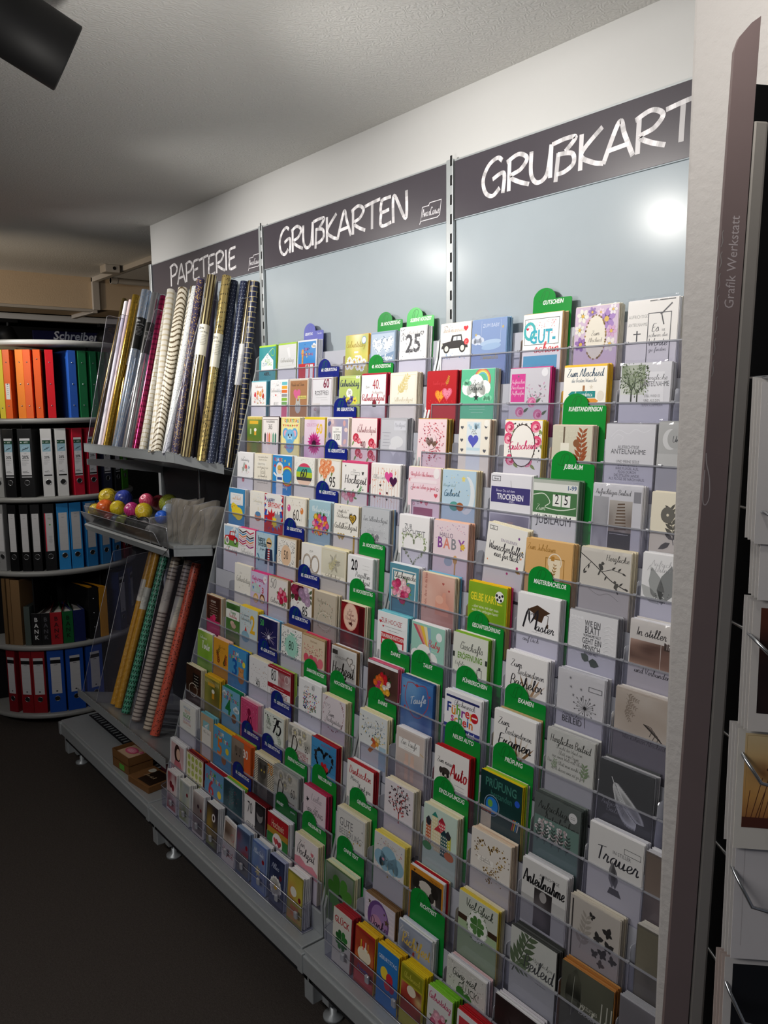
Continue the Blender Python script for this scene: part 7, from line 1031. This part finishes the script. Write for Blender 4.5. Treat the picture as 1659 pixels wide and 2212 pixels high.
def binder(tier, ang, w, h, col, label, kind='lever', lab=None, R=.385, depth=.25, txt=None, tcol='e0e0e4', lean=0):
    a = math.radians(ang); z = SHZ[tier]; C2 = Matrix.Rotation(a, 4, 'Z'); loc = (CX+R*math.cos(a), CY+R*math.sin(a), z+.0005)
    t = empty({'lever': 'lever_arch_file', 'ring': 'ring_binder', 'bank': 'bank_binder', 'folder': 'cardboard_folder'}[kind], loc, label, 'binder', None, (lean, 0, a))
    # local: +x outwards, spine at x=0, width along y
    mb = MB().C(col); mb.bevbox(-.004, 0, -w/2, w/2, 0, h, .0012); o = mb.obj('spine', M['binder'], t, True)
    for s, nm in ((-1, 'cover'), (1, 'cover')):
        y0 = s*w/2; MB().C(col).bevbox(-depth, -.003, min(y0, y0-s*.0025), max(y0, y0-s*.0025), 0, h, .0008).obj(nm, M['binder'], t, True)
    MB().C('d8d4cc' if kind == 'bank' else '1a1a1c').box(-depth+.012, -.012, -w/2+.004, w/2-.004, .006, h-(.012 if kind == 'bank' else .05)).obj('filling', M['binder'], t, True)
    def print_on(name, w_, h_, z_, draw, x=.0003):
        A = Art(w_, h_, 9); draw(A); p = A.obj(name, t, M['print']); p.rotation_euler = (0, 0, PI/2); p.location = (x, -w_/2, z_); return p
    if kind == 'lever':
        rz = .072; MB().tube([(.0006, .0125*math.cos(q), rz+.0125*math.sin(q)) for q in [2*PI*i/18 for i in range(19)]], .0014, 5, caps=False).obj('finger_ring', M['chrome'], t)
        MB().lathe([(0, 0), (.0115, 0)], 18, Matrix.Translation((.0006, 0, rz)) @ Matrix.Rotation(PI/2, 4, 'Y')).obj('finger_hole', M['slot'], t)
        lw = min(.048, w*.74); lh = .19
        def d(A):
            s = 1/A.k
            if lab == 'colour':
                H = lh*s; A.R(0, 0, 100, H, 'd6d6d8'); A.R(0, H*.055, 100, H*.09, '1f4a34'); A.E(14, H*.10, 6, 5, 'e8e8e8'); A.T('LEITZ', 60, H*.115, 14, 'dfe6e2', b=True, sx=.8); A.R(0, H*.145, 100, H*.2, '8fb4c4'); A.RG(50, H*.27, 34, 24, 3, 'c8dce4'); A.L([(20, H*.3), (50, H*.27), (84, H*.235)], 8, '33434c'); A.L([(44, H*.28), (60, H*.24)], 6, '33434c')
                A.T('180°', 50, H*.4, 12, '9a9a9e'); A.T('20%', 48, H*.52, 34, '3a3a3e', b=True, sx=.82); A.T('SCHNELLER', 46, H*.575, 13, '66666a', sx=.72); A.TX(10, H*.6, 70, 4, 12, '8a8a8e', 3, 'l'); A.L([(14, H*.87), (14, H*.85), (40, H*.85), (60, H*.83)], 4, '44444a'); A.R(14, H*.87, 60, 4, '44444a'); A.R(0, H*.94, 100, H*.035, '18181a')
            else:
                H = lh*s; A.R(0, 0, 100, H, 'c6c5c6')
                if lab == 'band': A.R(0, H*.07, 100, H*.1, '151517'); A.R(34, H*.2, 34, 4, '333336'); A.E(50, H*.93, 10, 8, '33333a')
                else: A.T('ordner', 50, H*.06, 11, '8a8a8e', sx=.8); A.R(34, H*.12, 34, 3, '44444a')
                for q in (.38, .54, .7, .86): A.R(6, H*q, 88, 1.2, 'a8a7a8')
                if lab == 'green': A.R(0, 0, 12, H, 'd8344a'); A.E(60, H*.3, 12, 9, '5aa03a'); A.T('FLEX', 60, H*.16, 14, '77a04a'); A.TX(60, H*.6, 50, 8, 12, '55555a', 3)
        print_on('spine_label', lw, lh, .098, d)
    elif kind == 'ring':
        for zz in ((.05, h-.045) if w < .034 else (.06, h/2, h-.06)):
            MB().lathe([(0, .0022), (.0025, .0018), (.0035, 0)], 10, Matrix.Translation((0, 0, zz)) @ Matrix.Rotation(PI/2, 4, 'Y')).obj('rivet', M['chrome'], t)
        if lab: print_on('spine_label', w*.6, .075, h*.28, lambda A: (A.R(0, 0, 100, A.HH, 'e4e2de'), A.TX(50, 10, 60, 6, 46, '55555a', 14)))
    elif kind == 'bank' and txt:
        print_on('lettering', w, h, 0, lambda A: [A.T(c, 50, A.HH*.26+i*A.HH*.185, A.HH*.13, tcol, b=True) for i, c in enumerate(txt)])
    return t
# tier 5 (upper): slim ring binders
for ang, w, c, lab, lb in ((-48.6, .030, 'd8c41e', 'yellow ring binder at the outer edge of the top tier', None), (-43.6, .034, 'e8641e', 'orange ring binder with a white barcode sticker on the top tier', 'x'), (-34.2, .036, 'f0821e', 'light orange ring binder in clear wrapping on the top tier', None), (-29.0, .034, 'e85f1a', 'deep orange ring binder beside the wrapped one', None), (-22.3, .032, 'e65a18', 'deep orange ring binder beside the red one', None), (-14.0, .036, 'cf1a26', 'bright red ring binder on the top tier', None),
    (1.6, .038, '2a5ab4', 'blue ring binder on the top tier', None), (9.2, .042, '1c7a48', 'green ring binder beside the blue one', None), (18.4, .038, '1f8450', 'green ring binder, second after the blue one', None), (27, .038, '1a6a40', 'green ring binder farthest along the top tier', None), (36, .038, '18603a', 'dark green ring binder behind the gift wrap', None)):
    binder(4, ang, w, .328, c, lab, 'ring', lb)
M['wrapfilm'] = clear_mat('clear_film', 'f0ece6', .12, .1, .05)
a = math.radians(-34.2)
# tier 4: lever arch files with printed labels
for ang, w, c, lab, lb in ((-56, .05, '9a9a98', 'grey lever arch file at the outer edge of the second tier', None), (-46.6, .056, '101012', 'narrow black lever arch file with a printed label, second tier', 'colour'), (-34.2, .068, '0e0e10', 'wide black lever arch file with a printed label, second tier', 'colour'), (-19.6, .050, 'cfcfce', 'white lever arch file with a printed label beside the black ones', 'colour'), (-9.6, .050, 'd2d2d1', 'white lever arch file with a printed label beside the red ones', 'colour'), (2.0, .050, 'b81830', 'red lever arch file with a printed label beside the white ones', 'colour'), (13.2, .052, 'b01630', 'red lever arch file half hidden by the upper wrap tray', 'colour'), (26.5, .058, '161a34', 'navy lever arch file under the upper wrap tray', 'colour'), (39, .055, '17181c', 'black lever arch file with a label under the upper wrap tray', 'colour'), (52, .10, '4a9a1e', 'bright green lever arch file in the shade under the upper wrap tray', None)):
    binder(3, ang, w, .334, c, lab, 'lever', lb)
for ang, w, c, lab, lb in ((-58, .04, '8a8a8a', 'grey lever arch file at the outer edge of the middle tier', None), (-48, .046, '0d0d0f', 'black narrow-labelled file, outermost of four on the middle tier', None), (-38.6, .044, '0d0d0f', 'black narrow-labelled file, second of four on the middle tier', None), (-30.6, .044, '0e0e10', 'black narrow-labelled file, third of four on the middle tier', None), (-21.3, .052, '0d0d0f', 'black file with a printed green and red label on the middle tier', 'green'), (-11.6, .054, '2a86c8', 'sky blue file, first beside the black ones', None), (-2.6, .056, '2a88cc', 'sky blue file, second beside the black ones', None), (8.8, .056, '2478b8', 'sky blue file below the corner of the ribbon shelf', None), (21, .058, '2a80c0', 'sky blue file, fourth along the middle tier', None), (33, .058, '2470ac', 'sky blue file, last along the middle tier', None), (47, .055, '7a1628', 'dark red file, first of two under the ribbon shelf', None), (60, .055, '70142a', 'dark red file, second of two under the ribbon shelf', None)):
    binder(2, ang, w, .334, c, lab, 'lever', lb)
for ang, w, h, c, lab, kind, txt, tc in ((-60, .022, .34, '6a5236', 'brown cardboard folder, outermost of three', 'folder', None, ''), (-55.4, .022, .34, '755a3c', 'brown cardboard folder, middle of three', 'folder', None, ''), (-49.6, .050, .335, '7d6142', 'thick brown cardboard folder beside the small bank binders', 'folder', None, ''), (-41.6, .030, .20, '4a5450', 'slim grey-green binder in front of the cardboard folders', 'bank', None, ''),
    (-35, .046, .165, '141416', 'black binder with white vertical letters spelling bank', 'bank', 'BANK', 'd8d8d8'), (-28.2, .044, .165, '121214', 'black binder with faint grey letters spelling bank', 'bank', 'BANK', '55555a'), (-20.8, .055, .165, 'a01a22', 'red binder with dark letters spelling bank', 'bank', 'BANK', '3a0e12'), (-12.6, .050, .165, '0f5a2c', 'green binder with dark letters spelling bank', 'bank', 'BANK', '06210f'), (-4.4, .056, .165, '1a2454', 'navy blank binder beside the green bank binder', 'bank', None, ''), (7.2, .052, .27, '131315', 'black binder with two silver studs beside the yellow one', 'ring', None, ''), (15.4, .045, .262, 'e09a1e', 'orange-yellow slim binder standing alone', 'bank', None, '')):
    binder(1, ang, w, h, c, lab, kind, None, txt=txt, tcol=tc)
for ang, c, lab in ((36, '23305a', 'dark blue lever arch file seen through the lower acrylic dividers'), (54, '2a3c78', 'dark blue lever arch file behind the yellow gift wrap')): binder(1, ang, .06, .318, c, lab, 'lever', 'band')
for ang, w, c, lab in ((-58, .055, '7a1620', 'red file with a barred label, outermost of three on the lowest tier'), (-45.4, .062, '84161f', 'red file with a barred label, second of three on the lowest tier'), (-35.6, .066, '8a1820', 'red file with a barred label, third of three on the lowest tier'), (-23.2, .078, '1c4aa0', 'blue file with a barred label beside the red ones, lowest tier'), (-9.6, .084, '1d4ca4', 'blue file with a barred label, second after the red ones'), (5.4, .084, '1b489c', 'blue file with a barred label, last on the lowest tier')):
    binder(0, ang, w, .328, c, lab, 'lever', 'band')

# ------------------------------------------------------------------ magazines on a low table behind the carousel
tb = empty('low_table', (-2.95, -.7, 0), 'dark low table with magazines behind the carousel', 'table')
MB().bevbox(-.3, .3, -.45, .30, .50, .53, .004).obj('table_top', M['black'], tb)
for x in (-.27, .27):
    for y in (-.4, .26): MB().bevbox(x-.02, x+.02, y-.02, y+.02, 0, .50, .003).obj('leg', M['black'], tb)
MB().bevbox(-.28, .28, -.42, .28, .12, .14, .003).obj('lower_shelf', M['black'], tb)
for i in range(4): tag(MB().C(('e4e0e0', 'd8a8a0', 'e8e8e4', 'c8d0d8')[i]).bevbox(-.14, .14, -.1, .1, 0, .012, .002).obj('magazine', M['paper'], None, True, (-2.88, -.53+.006*i, .5305+.0125*i)), ('bottom magazine', 'second magazine', 'third magazine', 'top magazine')[i]+' of the pile on the dark low table', 'magazine', 'magazines on the low table')
for i in range(5): tag(MB().C(('2a3a7a', '24346c', 'd8d8d8', 'e0dcd8', 'ccd0d8')[i]).bevbox(-.14, .14, -.1, .1, 0, .018, .002).obj('magazine', M['paper'], None, True, (-2.88, -.52+.006*i, .1405+.0185*i)), ('lowest', 'second', 'third', 'fourth', 'topmost')[i]+' magazine of the pile on the lower table shelf', 'magazine', 'magazines on the lower table shelf')

# ------------------------------------------------------------------ postcard stand beside the pillar
M['profile'] = mat('brown_grey_profile', '7d6d6c', .38, .1, .5, noise=(30, .05))
M['strip'] = mat('grey_side_strip', '97928c', .4, .3, .5, noise=(30, .05))
up_ = (Vector((2.176, -.703, 1.991))-Vector((2.231, -.857, .965))).normalized(); rt = Vector((.626, .780, 0)); rt = (rt-up_*rt.dot(up_)).normalized(); fw = rt.cross(up_)   # fw faces the aisle
B0 = Vector((2.231, -.857, .965))-up_*(.965/up_.z)
RM = Matrix((rt, -fw, up_)).transposed().to_4x4(); RM.translation = B0
ps = link('postcard_stand', None); ps.matrix_world = RM; tag(ps, 'leaning dark postcard stand with wire pockets in front of the plaster pillar', 'stand'); ps.empty_display_size = .05
def PX(u, v): return ((u-829.5)/1732.4*.85, -(v-1106)/1732.4*.85)
o0 = PX(1458, 2212); zb = .965/up_.z
def loc(u, v, y=0): p = [c*(1+y/.85) for c in PX(u, v)]; q = PX(1458+(1612-1458)*(2212-v)/2112, v); return (p[0]-q[0], zb+(p[1]-o0[1])*1.006)
HT = loc(1612, 100)[1]
MB().prism([(-.012, 0), (.0135, 0), (.0135, HT+.03), (.004, HT+.022), (-.008, HT+.006), (-.012, HT-.008)], 0, .006, 'y').obj('post', M['profile'], ps)
MB().bevbox(.0142, .0305, .0005, .012, 0, HT-.08, .003).obj('side_strip', M['strip'], ps)
MB().box(.03, .165, .04, .045, 0, HT-.02).obj('back_panel', M['slot'], ps)
MB().bevbox(.160, .172, 0, .02, 0, HT, .003).obj('post', M['profile'], ps)
MB().bevbox(-.02, .19, -.08, .10, 0, .02, .004).obj('foot', M['profile'], ps)
a = Art(.0255, HT+.03, 1); k_ = 100/.0255; tz = HT+.03-loc(1600, 672)[1]
a.T('Grafik Werkstatt', 72, tz*k_, 40, 'b4aaac', 'l', vert=True); a.obj('stand_lettering', ps, M['print']).location.x = -.012
a = Art(.0255, HT+.03, 1); z1 = (HT+.03-loc(1545, 990)[1])*k_; z2 = (HT+.03-loc(1540, 1095)[1])*k_
a.L([(4, z1-10), (8, z1+30), (24, z1+90), (30, z2-40), (22, z2-6), (10, z2), (3, z2-30), (3, z1+60)], 4, 'b4acac', smooth=True)
for i in range(7): a.L([(3, z1-330-i*90), (9, z1-355-i*90), (4, z1-385-i*90), (10, z1-400-i*90)], 3, '9a9694', smooth=True)
a.obj('script_ornament', ps, M['print']).location.x = -.012
def wire(v, drop, ret=None):
    x0, z0 = loc(1458+(1612-1458)*(2212-v)/2112+75, v, -.015); P = [(.040, .03, z0), (.042, .0, z0-.004), (.046, -.02, z0-drop*.5), (.056, -.034, z0-drop), (.07, -.036, z0-drop-.002)]
    if ret: P += [(.07+ret, -.036, z0-drop-.004), (.077+ret, -.036, z0-drop-.010), (.078+ret, -.036, z0-drop-.02), (.072+ret, -.03, z0-drop-.075)]
    else: P += [(.155, -.036, z0-drop-.004)]
    MB().tube(P, .0021, 7).obj('wire_pocket', M['chrome'], ps); MB().tube([(.040, .045, z0+.012), (.058, .045, z0+.012)], .003, 7).obj('peg', M['chrome'], ps)
wire(800, .012); wire(1090, .014); wire(1350, .026); wire(1598, .036); wire(1846, .042, .032); wire(2085, .044, .036)
def postcard(utop, vtop, vbot, w, bg, label, ops, n=3, y=-.006, tilt=0, edge='d8d4d0'):
    x, zt = loc(utop, vtop, y-.012); zb_ = loc(utop, vbot, y-.012)[1]; h = zt-zb_
    t = link('postcard', sheet(w, h, bg, .0008)); t.matrix_world = RM @ Matrix.Translation((x, y-.012, zb_)) @ Euler((-.05, tilt, 0)).to_matrix().to_4x4(); tag(t, label, 'postcard', 'postcards in the wire pockets')
    a = Art(w, h, 7); a.run(ops); a.obj('printed_front', t, M['print'])
    for i in range(n):
        s = link('postcard', sheet(w, h, edge, .0008)); s.matrix_world = t.matrix_world @ Matrix.Translation((-.0025-.0022*i, .002+.0022*i, .002*(i+1))); tag(s, ('second', 'third', 'fourth', 'fifth')[i]+' postcard behind the '+' '.join(label.split()[:9]), 'postcard', 'postcards behind the front ones')
postcard(1655, 820, 1172, .105, 'e0dcda', 'plain white postcard highest in view', [], 3)
postcard(1650, 1110, 1292, .105, 'e4e0de', 'white postcard with a bare lower edge above the brown one', [L([(0, 118), (100, 118)], .5, 'c8c2be')], 3)
postcard(1634, 1296, 1574, .105, 'e4ded8', 'postcard with a dark brown photograph', [PH(8, 6, 90, 104, ['6a3420', '5a2a1a', '2a1410', '1c0e0c'], 201)], 3)
postcard(1601, 1572, 1826, .105, 'e2ddd4', 'postcard of dark grasses before an amber sunset', [PH(7, 4, 92, 92, ['e8d0a0', 'e0b878', 'd8a058', '8a4a24'], 202, 9, 12, 3), FR(9, 6, 90, 88, .4, 'b89058'), *[L([(10+i*4, 94), (14+i*5+((i*7) % 9), 60-((i*13) % 26))], .7, '5a2a18') for i in range(18)], L([(30, 38), (60, 60), (70, 94)], 2.4, '55210f'), R(7, 86, 92, 10, '55281a'), T('W', 62, 20, 5, 'a88a58'), T('K', 62, 28, 5, 'a88a58')], 3)
postcard(1594, 1826, 2062, .105, 'd9d5d6', 'blank white postcard below the amber sunset', [L([(9, 2), (9, 96)], .5, 'c4bebe')], 3)
postcard(1570, 2066, 2290, .105, 'd6d2cf', 'postcard with a black picture and white border, lowest in view', [R(8, 6, 90, 80, '0d0d12')], 3, edge='c8b8b0')

# ------------------------------------------------------------------ track spotlights over the aisle
def spotlight(front, axis, label, track=True):
    ax = Vector(axis).normalized(); t = link('spotlight', None); t.location = front; tag(t, label, 'spotlight', 'track spotlights over the aisle'); t.empty_display_size = .05
    t.rotation_euler = ax.to_track_quat('Z', 'Y').to_euler(); MI = t.rotation_euler.to_matrix().inverted()
    MB().lathe([(0, -.055), (.05, -.05), (.056, -.012), (.060, 0), (.0625, -.002), (.0625, -.185), (.056, -.19), (0, -.19)], 40).obj('housing', M['black'], t)
    MB().lathe([(.054, -.19), (.054, -.205), (.058, -.21), (.058, -.36), (0, -.365)], 40).obj('driver_case', M['black'], t)
    c = Vector((0, 0, -.28)); top = MI @ Vector((0, 0, 1)); upv = t.location
    hook = MI @ (Vector((0, 0, 2.42)) - (upv + t.rotation_euler.to_matrix() @ c)); hz = 2.42-(upv + t.rotation_euler.to_matrix() @ c).z
    MB().tube([c, c+top*hz], .012, 10).obj('stem', M['black'], t)
    return t
for i, (p, tgt) in enumerate(LAMPS):
    ax = (Vector(tgt)-Vector(p)).normalized(); spotlight(Vector(p)-ax*.05+Vector((0, 0, 0)), ax, ('large black track spotlight hanging close to the camera', 'black track spotlight over the middle of the aisle', 'black track spotlight over the far end of the aisle', 'black track spotlight above the postcard stand')[i])
tk = empty('ceiling_track', (.5, -1.13, 2.445), 'black lighting track on the ceiling carrying the aisle spotlights', 'track')
MB().bevbox(-2.6, 2.3, -.018, .018, -.03, 0, .003).obj('rail', M['black'], tk)
for x in (-2.6, 2.3): MB().bevbox(x-.02, x+.02, -.02, .02, -.032, 0, .003).obj('end_cap', M['black'], tk)
bpy.data.objects.remove(_co)
